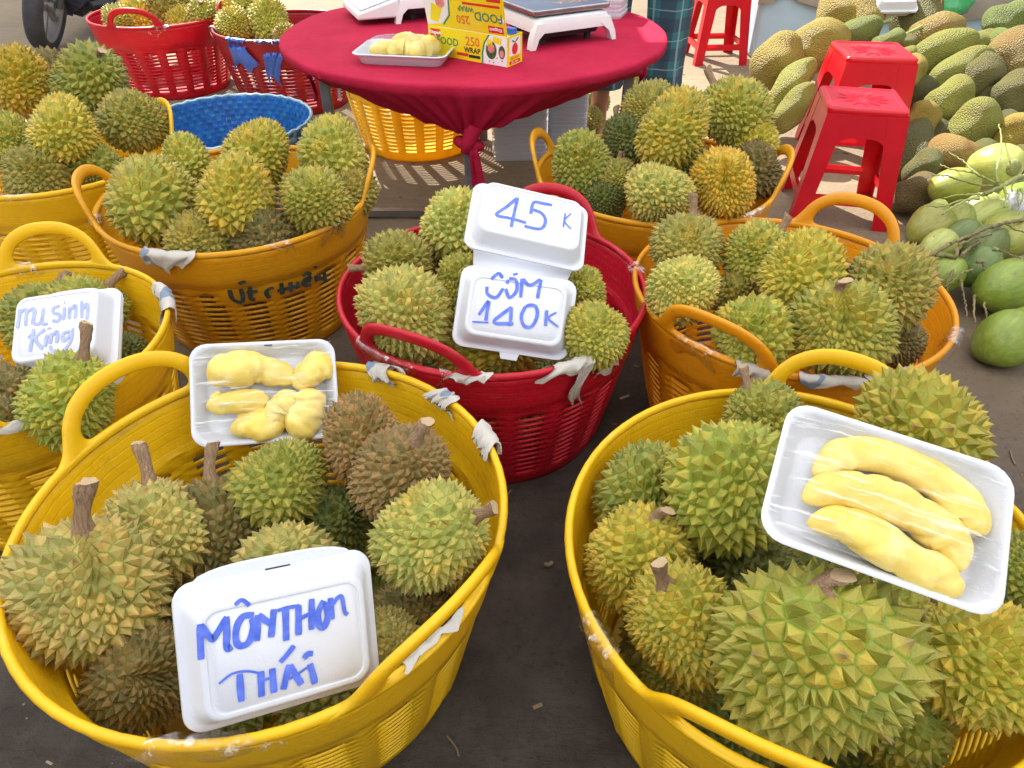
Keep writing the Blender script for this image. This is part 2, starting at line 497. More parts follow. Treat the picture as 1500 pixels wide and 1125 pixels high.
def mat_tarp():
    m, nt, b, out = new_mat('white_tarpaulin')
    b.inputs['Base Color'].default_value = (0.80, 0.80, 0.80, 1)
    b.inputs['Roughness'].default_value = 0.6
    add_translucent(nt, b, out, (0.90, 0.935, 0.98), 0.80)
    return m
M['tarp'] = mat_tarp()

# ------------------------------------------------------------------ mesh helpers
class MB:
    def __init__(self):
        self.v, self.f, self.mi, self.uv = [], [], [], None
    def add(self, verts, faces, mi=0):
        o = len(self.v)
        self.v += [tuple(p) for p in verts]
        self.f += [tuple(i + o for i in f) for f in faces]
        self.mi += [mi] * len(faces)
    def box(self, lo, hi, mi=0, xf=None):
        x0, y0, z0 = lo
        x1, y1, z1 = hi
        p = [(x0, y0, z0), (x1, y0, z0), (x1, y1, z0), (x0, y1, z0), (x0, y0, z1), (x1, y0, z1), (x1, y1, z1), (x0, y1, z1)]
        if xf is not None:
            p = [xf @ Vector(q) for q in p]
        self.add(p, [(3, 2, 1, 0), (4, 5, 6, 7), (0, 1, 5, 4), (1, 2, 6, 5), (2, 3, 7, 6), (3, 0, 4, 7)], mi)
    def tube(self, pts, rad, n=10, caps=True, mi=0, flat=1.0, up=None, closed=False):
        pts = [Vector(p) for p in pts]
        k = len(pts)
        if not isinstance(rad, (list, tuple)):
            rad = [rad] * k
        V, F = [], []
        ref = Vector(up) if up is not None else None
        prev = None
        for i, p in enumerate(pts):
            if closed:
                t = pts[(i + 1) % k] - pts[i - 1]
            else:
                t = pts[min(i + 1, k - 1)] - pts[max(i - 1, 0)]
            t.normalize()
            r0 = ref if ref is not None else (prev if prev is not None else (Vector((0, 0, 1)) if abs(t.z) < 0.9 else Vector((1, 0, 0))))
            a = r0 - t * r0.dot(t)
            if a.length < 1e-6:
                a = t.orthogonal()
            a.normalize()
            prev = a
            b = t.cross(a)
            for j in range(n):
                w = 2 * math.pi * j / n
                V.append(p + a * (math.cos(w) * rad[i]) + b * (math.sin(w) * rad[i] * flat))
        for i in range(k if closed else k - 1):
            for j in range(n):
                i2 = (i + 1) % k
                F.append((i * n + j, i * n + (j + 1) % n, i2 * n + (j + 1) % n, i2 * n + j))
        if caps and not closed:
            F.append(tuple(range(n - 1, -1, -1)))
            F.append(tuple((k - 1) * n + j for j in range(n)))
        self.add(V, F, mi)
    def lathe(self, prof, n=24, mi=0, cap0=False, cap1=False, sx=1, sy=1):
        V, F = [], []
        for r, z in prof:
            for j in range(n):
                w = 2 * math.pi * j / n
                V.append((r * math.cos(w) * sx, r * math.sin(w) * sy, z))
        for i in range(len(prof) - 1):
            for j in range(n):
                F.append((i * n + j, i * n + (j + 1) % n, (i + 1) * n + (j + 1) % n, (i + 1) * n + j))
        if cap0:
            F.append(tuple(range(n - 1, -1, -1)))
        if cap1:
            F.append(tuple((len(prof) - 1) * n + j for j in range(n)))
        self.add(V, F, mi)
    def loft(self, loops, cap0=True, cap1=True, mi=0):
        n = len(loops[0])
        V = [p for l in loops for p in l]
        F = []
        for i in range(len(loops) - 1):
            for j in range(n):
                F.append((i * n + j, i * n + (j + 1) % n, (i + 1) * n + (j + 1) % n, (i + 1) * n + j))
        if cap0:
            F.append(tuple(range(n - 1, -1, -1)))
        if cap1:
            F.append(tuple((len(loops) - 1) * n + j for j in range(n)))
        self.add(V, F, mi)
    def mesh(self, name, mats, smooth=35):
        me = bpy.data.meshes.new(name)
        me.from_pydata(self.v, [], self.f)
        for m in (mats if isinstance(mats, (list, tuple)) else [mats]):
            me.materials.append(m)
        if len(set(self.mi)) > 1:
            me.polygons.foreach_set('material_index', self.mi)
        if smooth is not None:
            me.polygons.foreach_set('use_smooth', [True] * len(me.polygons))
            me.update()
            me.set_sharp_from_angle(angle=R(smooth))
        me.update()
        return me
    def build(self, name, mats, parent=None, smooth=35, loc=None):
        return obj(name, self.mesh(name, mats, smooth), parent, loc)

def obj(name, me, parent=None, loc=None):
    o = bpy.data.objects.new(name, me)
    COL.objects.link(o)
    if parent is not None:
        o.parent = parent
    if loc is not None:
        o.location = loc
    return o

def empty(name, loc=(0, 0, 0), rz=0.0):
    o = bpy.data.objects.new(name, None)
    o.empty_display_size = 0.05
    COL.objects.link(o)
    o.location = loc
    o.rotation_euler = (0, 0, rz)
    return o

def tag(o, label, cat, group=None, kind=None):
    o['label'] = label
    o['category'] = cat
    if group:
        o['group'] = group
    if kind:
        o['kind'] = kind
    return o

def rrect(w, h, r, z, n=5):
    r = min(r, w / 2 - 1e-4, h / 2 - 1e-4)
    out = []
    for cx, cy, a0 in ((w / 2 - r, h / 2 - r, 0), (-w / 2 + r, h / 2 - r, 90), (-w / 2 + r, -h / 2 + r, 180), (w / 2 - r, -h / 2 + r, 270)):
        for k in range(n + 1):
            a = R(a0 + 90 * k / n)
            out.append((cx + r * math.cos(a), cy + r * math.sin(a), z))
    return out

def catmull(pts, n=6):
    pts = [Vector(p) for p in pts]
    P = [pts[0] * 2 - pts[1]] + pts + [pts[-1] * 2 - pts[-2]]
    out = []
    for i in range(1, len(P) - 2):
        a, b, c, d = P[i - 1], P[i], P[i + 1], P[i + 2]
        for k in range(n):
            t = k / n
            out.append(0.5 * ((2 * b) + (c - a) * t + (2 * a - 5 * b + 4 * c - d) * t * t + (3 * b - 3 * c + d - a) * t ** 3))
    out.append(pts[-1])
    return out

def text_mesh(s, size, mat, name='lettering', bold=0.0):
    cu = bpy.data.curves.new(name, 'FONT')
    cu.body = s
    cu.size = size
    cu.align_x = 'CENTER'
    cu.align_y = 'CENTER'
    cu.offset = bold
    cu.resolution_u = 2
    o = bpy.data.objects.new(name, cu)
    COL.objects.link(o)
    dg = bpy.context.evaluated_depsgraph_get()
    me = bpy.data.meshes.new_from_object(o.evaluated_get(dg))
    bpy.data.objects.remove(o)
    me.materials.clear()
    me.materials.append(mat)
    me.name = name
    return me

def jit(p, a, rng):
    return Vector((p[0] + rng.uniform(-a, a), p[1] + rng.uniform(-a, a), p[2] + rng.uniform(-a, a)))

# ------------------------------------------------------------------ data tables (metres, world space)
TARPS = [  # unseen tarps overhead, outlines laid out from the shade wanted on the ground
    (-5.3, -0.48, -3.2, 4.95),
    (-0.8, 4.2, -3.2, 4.2),
    (-7.3, -3.67, 5.2, 9.3),
]

BASKETS = [
    ('A', -0.373, 0.735, 1.0687, 1.0687, 1.0, 2.4943, 0, 0, (0.95, 0.61, 0.01), 'large yellow slotted basket holding the MONTHON THAI box', 'market baskets of durian', [(-1.281, 0.055, 0.02, 'p', 0), (-1.692, 0.05, 0.012, 'p', 0), (-2.077, 0.05, 0.02, 'p', 0), (-3.995, 0.13, 0.012, 't', 0), (-3.212, 0.09, -0.012, 'p', 0)]),
    ('B', 0.425, 0.664, 1.0392, 1.009, 1.0, 1.1029, 0, 0, (0.95, 0.61, 0.01), 'large yellow slotted basket holding the tray of three flesh segments', 'market baskets of durian', [(-3.781, 0.06, 0.055, 't', 0)]),
    ('C', -1.03, 1.18, 0.9254, 0.9254, 1.0, 1.7149, 0, 0, (0.95, 0.61, 0.01), 'yellow slotted basket holding the small Musinh King box', 'market baskets of durian', [(-1.218, 0.16, 0.03, 'p', 0), (-2.347, 0.12, 0.01, 'p', 0), (0.236, 0.05, 0.02, 't', 0), (-2.619, 0.1, 0.01, 'p', 0)]),
    ('D', -0.77, 1.895, 1.0806, 1.0806, 1.0, -2.9253, 0, 0, (0.84, 0.42, 0.01), 'orange yellow basket with dark painted letters on its side', 'market baskets of durian', [(1.174, 0.1, 0.05, 'p', 0), (0.282, 0.05, 0.02, 't', 0), (2.297, 0.09, 0.05, 't', 0), (1.927, 0.05, 0.03, 't', 0)]),
    ('E', -1.43, 2.2, 1.0, 1.0, 1.0, 0.6632, 0, 0, (0.95, 0.61, 0.01), 'yellow basket of durians next to the blue woven basket', 'market baskets of durian', [(-2.02, 0.1, 0.02, 't', 0), (-0.845, 0.05, 0.01, 't', 0)]),
    ('F', -0.043, 1.397, 1.0149, 1.0149, 1.0, 1.1228, 0, 0, (0.62, 0.01, 0.032), 'dark red slotted basket under the opened price box', 'market baskets of durian', [(-2.239, 0.1, 0.02, 'p', 0), (-2.164, 0.035, 0.13, 'p', 0), (-1.932, 0.06, 0.075, 'p', 0), (-2.798, 0.06, 0.012, 'p', 0), (-2.957, 0.022, 0.055, 't', 0), (-3.347, 0.12, 0.03, 't', 0), (-0.943, 0.05, 0.01, 't', 0)]),
    ('G', 0.62, 1.386, 1.009, 1.009, 1.0, 0.8333, 0, 0, (0.86, 0.38, 0.008), 'orange yellow basket between the coconuts and the dark red basket', 'market baskets of durian', [(-2.901, 0.05, 0.03, 'p', 0), (-2.467, 0.11, 0.016, 'p', 0), (-2.118, 0.08, 0.012, 'p', 0), (-1.47, 0.09, 0.05, 't', 0), (-3.213, 0.12, 0.04, 't', 0)]),
    ('H', 0.425, 2.04, 1.0299, 1.0299, 1.0, 2.9442, 0, 0, (0.84, 0.42, 0.01), 'orange yellow basket beside the crimson table, in front of the stools', 'market baskets of durian', [(-5.487, 0.06, 0.04, 't', 0), (-3.866, 0.07, 0.02, 't', 0)]),
    ('I', -1.907, 4.261, 1.0657, 1.0657, 1.0, -1.5418, 0, 0, (0.62, 0.006, 0.022), 'bright red slotted basket of durians near the motorbike', 'market baskets of durian', [(0.311, 0.1, 0.05, 't', 0)]),
    ('J', -1.16, 3.98, 1.0448, 1.0448, 1.0, 2.618, 0, 0, (0.36, 0.008, 0.02), 'dark red basket patched with blue film behind the woven basket', 'market baskets of durian', [(-4.616, 0.13, 0.16, 'b', 0), (-4.165, 0.09, 0.22, 'b', 0), (-4.053, 0.2, 0.03, 't', 0), (-5.559, 0.03, 0.05, 'p', 0)]),
    ('L', -0.44, 3.36, 0.9851, 0.9851, 1.0, 0.5236, 0, 0, (0.95, 0.61, 0.01), 'empty yellow slotted basket standing under the table', 'market baskets of durian', []),
]

BASKET_LETTERS = [
    [(0.0146, 0.324, 0.2784), (0.0159, 0.3139, 0.2465), (0.0057, 0.3119, 0.2328), (-0.0047, 0.312, 0.2349), (-0.0086, 0.3158, 0.2551), (-0.0096, 0.3241, 0.2772)],
    [(-0.0085, 0.327, 0.2939), (-0.0255, 0.3271, 0.298)],
    [(-0.0301, 0.3235, 0.2817), (-0.0241, 0.3121, 0.2396), (-0.0326, 0.31, 0.2327)],
    [(-0.0187, 0.3164, 0.2605), (-0.043, 0.3138, 0.2589)],
    [(-0.0783, 0.3074, 0.2616), (-0.064, 0.3095, 0.2563), (-0.0597, 0.3078, 0.2428), (-0.0636, 0.3045, 0.2291)],
    [(-0.0972, 0.3082, 0.2725), (-0.0928, 0.2975, 0.2316)],
    [(-0.1156, 0.2959, 0.2645), (-0.113, 0.29, 0.2306)],
    [(-0.0839, 0.3031, 0.2473), (-0.1242, 0.2888, 0.2459)],
    [(-0.1315, 0.2879, 0.2588), (-0.1283, 0.2848, 0.2363)],
    [(-0.1635, 0.2702, 0.2547), (-0.1475, 0.2802, 0.2585), (-0.1432, 0.2793, 0.2432), (-0.1579, 0.2682, 0.2308)],
    [(-0.1453, 0.2795, 0.2492), (-0.1605, 0.2705, 0.2469)],
    [(-0.146, 0.2886, 0.2734), (-0.1569, 0.2836, 0.2775), (-0.1632, 0.2725, 0.2636)],
    [(-0.175, 0.2743, 0.2839), (-0.1783, 0.2736, 0.2891)],
    [(-0.1727, 0.2654, 0.2581), (-0.1726, 0.2599, 0.2348)],
    [(-0.173, 0.2646, 0.2553), (-0.1887, 0.2476, 0.231)],
    [(-0.1921, 0.2519, 0.2584), (-0.1914, 0.2443, 0.2249)],
]

DURIAN_KINDS = [
    ('c1', 270, 1, 1.02, 0.07, 3, 0.0),
    ('c2', 340, 2, 1.12, 0.08, 2, 0.06),
    ('m1', 360, 3, 1.12, 0.08, 3, 0.0),
    ('m2', 370, 4, 1.28, 0.09, 2, 0.0),
    ('m3', 380, 5, 1.0, 0.07, 4, 0.0),
    ('m4', 340, 15, 1.18, 0.1, 2, 0.1),
    ('m5', 410, 16, 1.08, 0.09, 3, 0.0),
    ('m6', 320, 17, 1.2, 0.08, 2, 0.12),
    ('f1', 500, 6, 1.12, 0.1, 2, 0.36),
    ('f2', 460, 7, 1.18, 0.1, 3, 0.0),
    ('f3', 420, 8, 1.24, 0.09, 2, 0.06),
    ('f4', 480, 18, 1.1, 0.1, 2, 0.14),
]

DURIANS = [
    (-0.6087, 0.6191, 0.33, 0.0908, (0.0478, 0.371, 0.9274), None, 'f1', (0.4051, 0.3341, 0.0984), 0.0671, 'huge tan two lobed durian with a tall stem, left of the MONTHON THAI box', 'durians in the MONTHON THAI basket'),
    (-0.5671, 0.7413, 0.31, 0.0811, (-0.099, 0.5389, 0.8365), 3.19, 'f4', (0.442, 0.3673, 0.1081), 0.06, 'tan durian with a short stem tucked behind the huge two lobed one', 'durians in the MONTHON THAI basket'),
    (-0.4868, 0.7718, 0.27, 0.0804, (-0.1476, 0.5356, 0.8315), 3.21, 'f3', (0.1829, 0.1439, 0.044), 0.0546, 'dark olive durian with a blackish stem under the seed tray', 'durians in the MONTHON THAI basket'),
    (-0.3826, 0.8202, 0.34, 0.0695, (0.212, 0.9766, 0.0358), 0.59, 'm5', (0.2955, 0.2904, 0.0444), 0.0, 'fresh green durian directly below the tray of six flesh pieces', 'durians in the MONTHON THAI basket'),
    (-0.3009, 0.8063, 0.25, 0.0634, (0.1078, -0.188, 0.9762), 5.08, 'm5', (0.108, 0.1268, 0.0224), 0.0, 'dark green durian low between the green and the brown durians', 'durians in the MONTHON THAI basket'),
    (-0.3454, 0.675, 0.3, 0.0642, (0.0, 0.3431, 0.9393), 6.17, 'm4', (0.4083, 0.351, 0.1034), 0.0, 'tan durian peeping over the top edge of the MONTHON THAI box', 'durians in the MONTHON THAI basket'),
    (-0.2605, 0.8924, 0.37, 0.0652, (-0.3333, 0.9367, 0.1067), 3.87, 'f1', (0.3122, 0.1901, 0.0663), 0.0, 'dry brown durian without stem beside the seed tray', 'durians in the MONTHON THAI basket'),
    (-0.1709, 0.7933, 0.39, 0.0704, (0.3249, -0.0026, 0.9457), 3.32, 'f4', (0.2511, 0.1609, 0.0562), 0.0325, 'dry brown durian with a cut stem near the rim', 'durians in the MONTHON THAI basket'),
    (-0.1139, 0.6412, 0.42, 0.0671, (0.8574, 0.0266, 0.5139), 1.52, 'f3', (0.4123, 0.3893, 0.0942), 0.0323, 'pale tan green durian whose thick stem points at the rim', 'durians in the MONTHON THAI basket'),
    (-0.0848, 0.675, 0.32, 0.0404, (0.5774, 0.0924, -0.8112), 2.77, 'f1', (0.3663, 0.3044, 0.0896), 0.0, 'tan durian squeezed against the rim under the pale one', 'durians in the MONTHON THAI basket'),
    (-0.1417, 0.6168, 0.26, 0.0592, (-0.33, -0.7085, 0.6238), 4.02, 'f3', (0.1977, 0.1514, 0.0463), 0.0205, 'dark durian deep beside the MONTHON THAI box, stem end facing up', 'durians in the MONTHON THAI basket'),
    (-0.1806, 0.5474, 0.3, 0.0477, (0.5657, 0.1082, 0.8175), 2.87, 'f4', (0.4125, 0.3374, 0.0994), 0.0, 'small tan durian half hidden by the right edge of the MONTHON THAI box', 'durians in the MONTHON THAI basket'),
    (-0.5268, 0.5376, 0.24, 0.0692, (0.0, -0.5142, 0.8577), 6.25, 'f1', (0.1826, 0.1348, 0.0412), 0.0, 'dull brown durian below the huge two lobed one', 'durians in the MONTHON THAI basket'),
    (-0.258, 0.7993, 0.2, 0.0379, (0.2074, -0.3265, 0.9222), 1.98, 'm5', (0.3061, 0.3028, 0.0463), 0.0, 'small green durian deep in the gap beside the pale one', 'durians in the MONTHON THAI basket'),
    (0.2217, 0.796, 0.33, 0.0729, (0.0, 0.4569, 0.8895), 0.44, 'm2', (0.2609, 0.2668, 0.0408), 0.0, 'green durian against the inner wall of the three segment basket', 'durians in the three segment tray basket'),
    (0.3265, 0.7355, 0.42, 0.0835, (0.0999, 0.3562, 0.9291), 5.32, 'm6', (0.3655, 0.3706, 0.0502), 0.0, 'tall bright green durian left of the three segment tray', 'durians in the three segment tray basket'),
    (0.4435, 0.9327, 0.37, 0.0647, (-0.445, 0.4767, 0.7581), 5.32, 'm2', (0.2845, 0.276, 0.0422), 0.0312, 'green durian with a dark stem under the top of the handle', 'durians in the three segment tray basket'),
    (0.6288, 0.8157, 0.46, 0.0826, (0.0, 0.9393, -0.3431), 5.72, 'c1', (0.3904, 0.335, 0.0387), 0.0, 'yellow green coarse durian behind the upper edge of the three segment tray', 'durians in the three segment tray basket'),
    (0.1878, 0.6646, 0.34, 0.0717, (0.2572, 0.2223, 0.9405), 2.5, 'f3', (0.4601, 0.3716, 0.0429), 0.0142, 'yellow green durian with a stubby stem near the left wall', 'durians in the three segment tray basket'),
    (0.2284, 0.5395, 0.37, 0.0705, (-0.4494, 0.1847, 0.874), 4.89, 'f4', (0.4105, 0.3407, 0.0394), 0.0415, 'yellow green fine thorned durian with a straight brown stem', 'durians in the three segment tray basket'),
    (0.3449, 0.4449, 0.45, 0.0962, (-0.0826, 0.2955, 0.9518), 2.09, 'c2', (0.3393, 0.3299, 0.0494), 0.0039, 'biggest coarse thorned durian below the three segment tray', 'durians in the three segment tray basket'),
    (0.5832, 0.4709, 0.38, 0.0723, (-0.8552, 0.515, 0.0587), 0.74, 'f3', (0.4991, 0.4101, 0.0474), 0.0, 'yellowish fine thorned durian at the corner under the three segment tray', 'durians in the three segment tray basket'),
    (0.699, 0.5989, 0.4, 0.0484, (0.4082, 0.8278, 0.3849), 0.38, 'm5', (0.2579, 0.2678, 0.0409), 0.0, 'green durian cut by the picture edge behind the tray corner', 'durians in the three segment tray basket'),
    (0.5214, 0.5643, 0.34, 0.0629, (0.2481, 0.9685, 0.0221), 3.51, 'm4', (0.3813, 0.368, 0.055), 0.0, 'yellow green durian mostly covered by the three segment tray', 'durians in the three segment tray basket'),
    (0.5066, 0.4492, 0.28, 0.0579, (0.381, -0.5376, 0.7522), 4.6, 'm1', (0.2713, 0.2796, 0.0427), 0.0, 'green durian under the biggest coarse one, near the bare wall', 'durians in the three segment tray basket'),
    (0.3713, 0.7037, 0.26, 0.067, (0.0, -0.5456, 0.8381), 0.73, 'm5', (0.1086, 0.1221, 0.0215), 0.0, 'shade toned filler durian deep in the middle of the three segment basket', 'durians in the three segment tray basket'),  # dark colour stands for the shade in the gap
    (0.2403, 0.5295, 0.26, 0.0447, (0.5121, -0.3621, 0.7788), 1.69, 'm4', (0.2703, 0.2781, 0.0425), 0.0, 'green durian wedged under the fine thorned one with straight stem', 'durians in the three segment tray basket'),
    (0.6187, 0.5827, 0.26, 0.0466, (-0.5698, -0.2514, 0.7824), 1.91, 'm6', (0.1308, 0.1452, 0.0256), 0.03, 'dark green durian with a stem in the gap beside the biggest one', 'durians in the three segment tray basket'),
    (-0.7868, 0.9743, 0.39, 0.0657, (0.3811, 0.4049, 0.8312), 2.48, 'm2', (0.3684, 0.3793, 0.0513), 0.056, 'bright green durian with a tall stem before the Musinh King box', 'durians in the Musinh King basket'),
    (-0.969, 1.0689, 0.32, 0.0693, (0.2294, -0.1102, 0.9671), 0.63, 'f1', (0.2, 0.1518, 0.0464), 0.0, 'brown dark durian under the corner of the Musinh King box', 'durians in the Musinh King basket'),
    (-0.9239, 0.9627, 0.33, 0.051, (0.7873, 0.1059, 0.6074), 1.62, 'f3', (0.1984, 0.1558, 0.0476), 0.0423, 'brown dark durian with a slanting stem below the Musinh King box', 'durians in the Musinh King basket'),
    (-0.9842, 1.3869, 0.3, 0.0795, (0.5191, 0.6027, 0.606), 1.86, 'm5', (0.2931, 0.2988, 0.0457), 0.0538, 'green durian hidden behind the Musinh King box, stem past its corner', 'durians in the Musinh King basket'),
    (-1.0793, 1.3792, 0.29, 0.0736, (0.2545, 0.602, 0.7568), 3.66, 'm4', (0.2479, 0.2576, 0.0394), 0.0348, 'green durian behind the Musinh King box with a shrivelled stem tip', 'durians in the Musinh King basket'),
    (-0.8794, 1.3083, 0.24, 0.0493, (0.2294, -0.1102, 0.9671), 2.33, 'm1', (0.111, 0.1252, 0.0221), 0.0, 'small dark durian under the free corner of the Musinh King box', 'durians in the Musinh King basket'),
    (-0.9243, 1.7217, 0.44, 0.0977, (0.0, 0.9997, 0.0228), 3.04, 'm2', (0.3781, 0.3432, 0.0513), 0.0, 'large yellow green durian beside the strap handle of the lettered basket', 'durians in the lettered orange basket'),
    (-0.7017, 1.7116, 0.45, 0.0888, (0.1041, 0.6972, 0.7093), 1.15, 'm4', (0.4661, 0.3797, 0.0439), 0.0, 'yellow green egg shaped durian in the middle of the lettered basket', 'durians in the lettered orange basket'),
    (-0.5107, 1.7359, 0.43, 0.0855, (-0.212, 0.428, 0.8786), 5.14, 'm3', (0.353, 0.3216, 0.0481), 0.0, 'round yellow green durian on the side of the red basket in the lettered basket', 'durians in the lettered orange basket'),
    (-0.7235, 1.9879, 0.45, 0.0904, (0.2182, 0.9548, -0.2018), None, 'm5', (0.4124, 0.3544, 0.0409), 0.0, 'two lobed durian at the back of the lettered basket by the woven one', 'durians in the lettered orange basket'),
    (-0.5049, 1.9823, 0.46, 0.0864, (-0.212, 0.7598, 0.6146), 1.23, 'm2', (0.4003, 0.3638, 0.0544), 0.0, 'upright durian at the back of the lettered basket near the table leg', 'durians in the lettered orange basket'),
    (-0.7967, 1.6333, 0.36, 0.0773, (-0.8729, -0.2057, 0.4425), 3.79, 'm5', (0.3387, 0.2793, 0.052), 0.0, 'olive durian lying low by the front rim of the lettered basket', 'durians in the lettered orange basket'),
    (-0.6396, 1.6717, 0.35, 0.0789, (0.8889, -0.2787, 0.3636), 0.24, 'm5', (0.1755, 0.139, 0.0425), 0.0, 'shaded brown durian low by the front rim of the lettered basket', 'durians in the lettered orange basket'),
    (-0.9638, 2.0656, 0.4, 0.0719, (-0.3906, 0.9147, 0.1042), 4.42, 'm4', (0.3956, 0.38, 0.0568), 0.0, 'durian mostly hidden behind the two foremost ones of the lettered basket', 'durians in the lettered orange basket'),
    (-0.4561, 1.8944, 0.38, 0.0677, (0.3906, 0.9147, 0.1042), 3.75, 'm1', (0.2927, 0.2424, 0.0451), 0.0, 'olive durian squeezed against the free strap of the lettered basket', 'durians in the lettered orange basket'),
    (-1.6738, 2.5325, 0.5, 0.0995, (0.0, 0.8381, 0.5456), 4.52, 'f1', (0.4701, 0.3316, 0.0289), 0.0, 'golden yellow durian on top of the basket nearest the motorbike', 'durians in the yellow basket by the woven one'),
    (-1.447, 2.5641, 0.48, 0.1098, (0.4992, -0.1756, 0.8485), 3.51, 'm2', (0.2504, 0.2573, 0.0393), 0.0236, 'deep green durian with a stub stem nearest the red baskets', 'durians in the yellow basket by the woven one'),
    (-1.3196, 2.0923, 0.48, 0.0933, (0.2074, -0.972, 0.1107), 1.76, 'm1', (0.4831, 0.4014, 0.0464), 0.0, 'yellow green durian with a dark brown scar at its tip', 'durians in the yellow basket by the woven one'),
    (-1.2189, 2.3273, 0.43, 0.0885, (0.6509, 0.7526, -0.0996), 0.1, 'f3', (0.3191, 0.2776, 0.0517), 0.0, 'olive durian touching the yellow handle next to the woven basket', 'durians in the yellow basket by the woven one'),
    (-1.5106, 2.13, 0.43, 0.0844, (-0.3419, 0.3892, 0.8554), 0.38, 'f1', (0.3492, 0.3299, 0.0493), 0.0, 'pale green durian cut by the picture edge under the golden one', 'durians in the yellow basket by the woven one'),
    (-1.3899, 2.002, 0.39, 0.0815, (-0.9435, -0.1809, 0.2778), 3.59, 'm3', (0.2774, 0.2381, 0.0443), 0.0, 'olive durian lying along the front rim under the scarred one', 'durians in the yellow basket by the woven one'),
    (-1.2691, 2.1046, 0.37, 0.0735, (0.1078, -0.0365, 0.9935), 5.6, 'm5', (0.2568, 0.261, 0.0399), 0.025, 'small green durian with a paper tag on its stem', 'durians in the yellow basket by the woven one'),
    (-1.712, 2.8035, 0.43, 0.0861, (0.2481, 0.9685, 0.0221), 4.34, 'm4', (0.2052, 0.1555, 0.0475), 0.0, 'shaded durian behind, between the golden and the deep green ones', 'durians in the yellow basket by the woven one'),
    (-0.2596, 1.4086, 0.42, 0.0667, (-0.9793, -0.2023, -0.0006), 0.22, 'm6', (0.2972, 0.2599, 0.0484), 0.0305, 'olive durian lying on its side with its stem over the red rim', 'durians in the dark red basket'),
    (-0.2178, 1.1965, 0.43, 0.0861, (-0.4216, -0.2494, 0.8718), 4.4, 'm5', (0.4323, 0.3856, 0.0933), 0.0, 'large pale durian against the red strap handle', 'durians in the dark red basket'),
    (-0.1308, 1.5312, 0.46, 0.0742, (0.0, 0.5372, 0.8435), 4.0, 'c2', (0.4909, 0.47, 0.1137), 0.0, 'upright pale coarse durian behind the price box', 'durians in the dark red basket'),
    (0.1652, 1.1635, 0.4, 0.0579, (0.5774, 0.4128, 0.7045), 2.0, 'm1', (0.3738, 0.3453, 0.0516), 0.0, 'yellow green durian in the red basket beside the price box corner', 'durians in the dark red basket'),
    (-0.0428, 1.2977, 0.28, 0.1023, (0.6202, -0.428, 0.6574), 3.43, 'm5', (0.4759, 0.4128, 0.0477), 0.0, 'yellow durian under the closing tab of the price box', 'durians in the dark red basket'),
    (0.1512, 1.3331, 0.4, 0.0496, (0.0, 0.4141, 0.9102), 4.63, 'm4', (0.3989, 0.3637, 0.0544), 0.0, 'durian peeping out beside the hinge of the price box', 'durians in the dark red basket'),
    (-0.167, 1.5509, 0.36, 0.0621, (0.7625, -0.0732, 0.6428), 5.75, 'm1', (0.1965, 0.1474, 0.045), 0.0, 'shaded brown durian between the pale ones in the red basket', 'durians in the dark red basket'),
    (-0.1132, 1.3811, 0.38, 0.0598, (0.0, 0.2639, 0.9646), 5.66, 'm2', (0.3623, 0.3359, 0.0502), 0.0, 'durian along the left edge of the price box lower half', 'durians in the dark red basket'),
    (0.3998, 1.4545, 0.44, 0.0648, (0.1348, 0.5323, 0.8358), 4.96, 'm6', (0.3217, 0.2751, 0.0512), 0.0434, 'conical olive durian with an upright stem by the red basket', 'durians in the coconut side basket'),
    (0.3571, 1.2858, 0.43, 0.0638, (-0.2063, 0.3357, 0.9191), 3.92, 'm1', (0.5035, 0.4611, 0.1115), 0.0, 'pale green durian behind the near strap handle', 'durians in the coconut side basket'),
    (0.5504, 1.4158, 0.44, 0.0707, (0.5726, 0.1945, 0.7964), 3.82, 'm5', (0.3618, 0.3381, 0.0506), 0.0304, 'green durian with a slanting stem near the table side rim', 'durians in the coconut side basket'),
    (0.5114, 1.379, 0.36, 0.0544, (0.0, -0.1132, 0.9936), 6.24, 'm4', (0.2773, 0.233, 0.0434), 0.0, 'small shaded durian in the centre of the coconut side basket', 'durians in the coconut side basket'),
    (0.596, 1.2784, 0.47, 0.0755, (0.1155, 0.992, -0.0513), 2.44, 'm5', (0.49, 0.4035, 0.0466), 0.0, 'golden green round durian in the centre of the coconut side basket', 'durians in the coconut side basket'),
    (0.7531, 1.2411, 0.46, 0.0768, (-0.8123, 0.5066, 0.289), 2.77, 'm5', (0.3173, 0.2679, 0.0498), 0.0138, 'dull olive durian with a dark stem end nearest the coconuts', 'durians in the coconut side basket'),
    (0.4694, 1.1537, 0.41, 0.0649, (-0.254, 0.8516, 0.4586), 4.71, 'm4', (0.3814, 0.371, 0.0555), 0.0, 'yellow green durian seen through the near strap handle', 'durians in the coconut side basket'),
    (0.6311, 1.1283, 0.44, 0.0825, (-0.2822, 0.1736, 0.9435), None, 'f1', (0.335, 0.3126, 0.0468), 0.0104, 'wide two lobed durian at the near rim of the coconut side basket', 'durians in the coconut side basket'),
    (0.8075, 1.2254, 0.34, 0.0508, (0.4575, -0.3119, 0.8327), None, 'm5', (0.1796, 0.1408, 0.043), 0.0, 'small durian under the two lobed one beside the bare orange wall', 'durians in the coconut side basket'),
    (0.1932, 1.9623, 0.44, 0.0737, (-0.1041, 0.5342, 0.8389), 3.86, 'm2', (0.2927, 0.2944, 0.045), 0.0, 'green durian next to the strap handle by the table leg', 'durians in the basket by the stools'),
    (0.299, 1.9182, 0.41, 0.0481, (0.0, 0.3431, 0.9393), 0.07, 'f3', (0.3206, 0.2777, 0.0517), 0.0153, 'narrow olive durian between the green and the pale one', 'durians in the basket by the stools'),
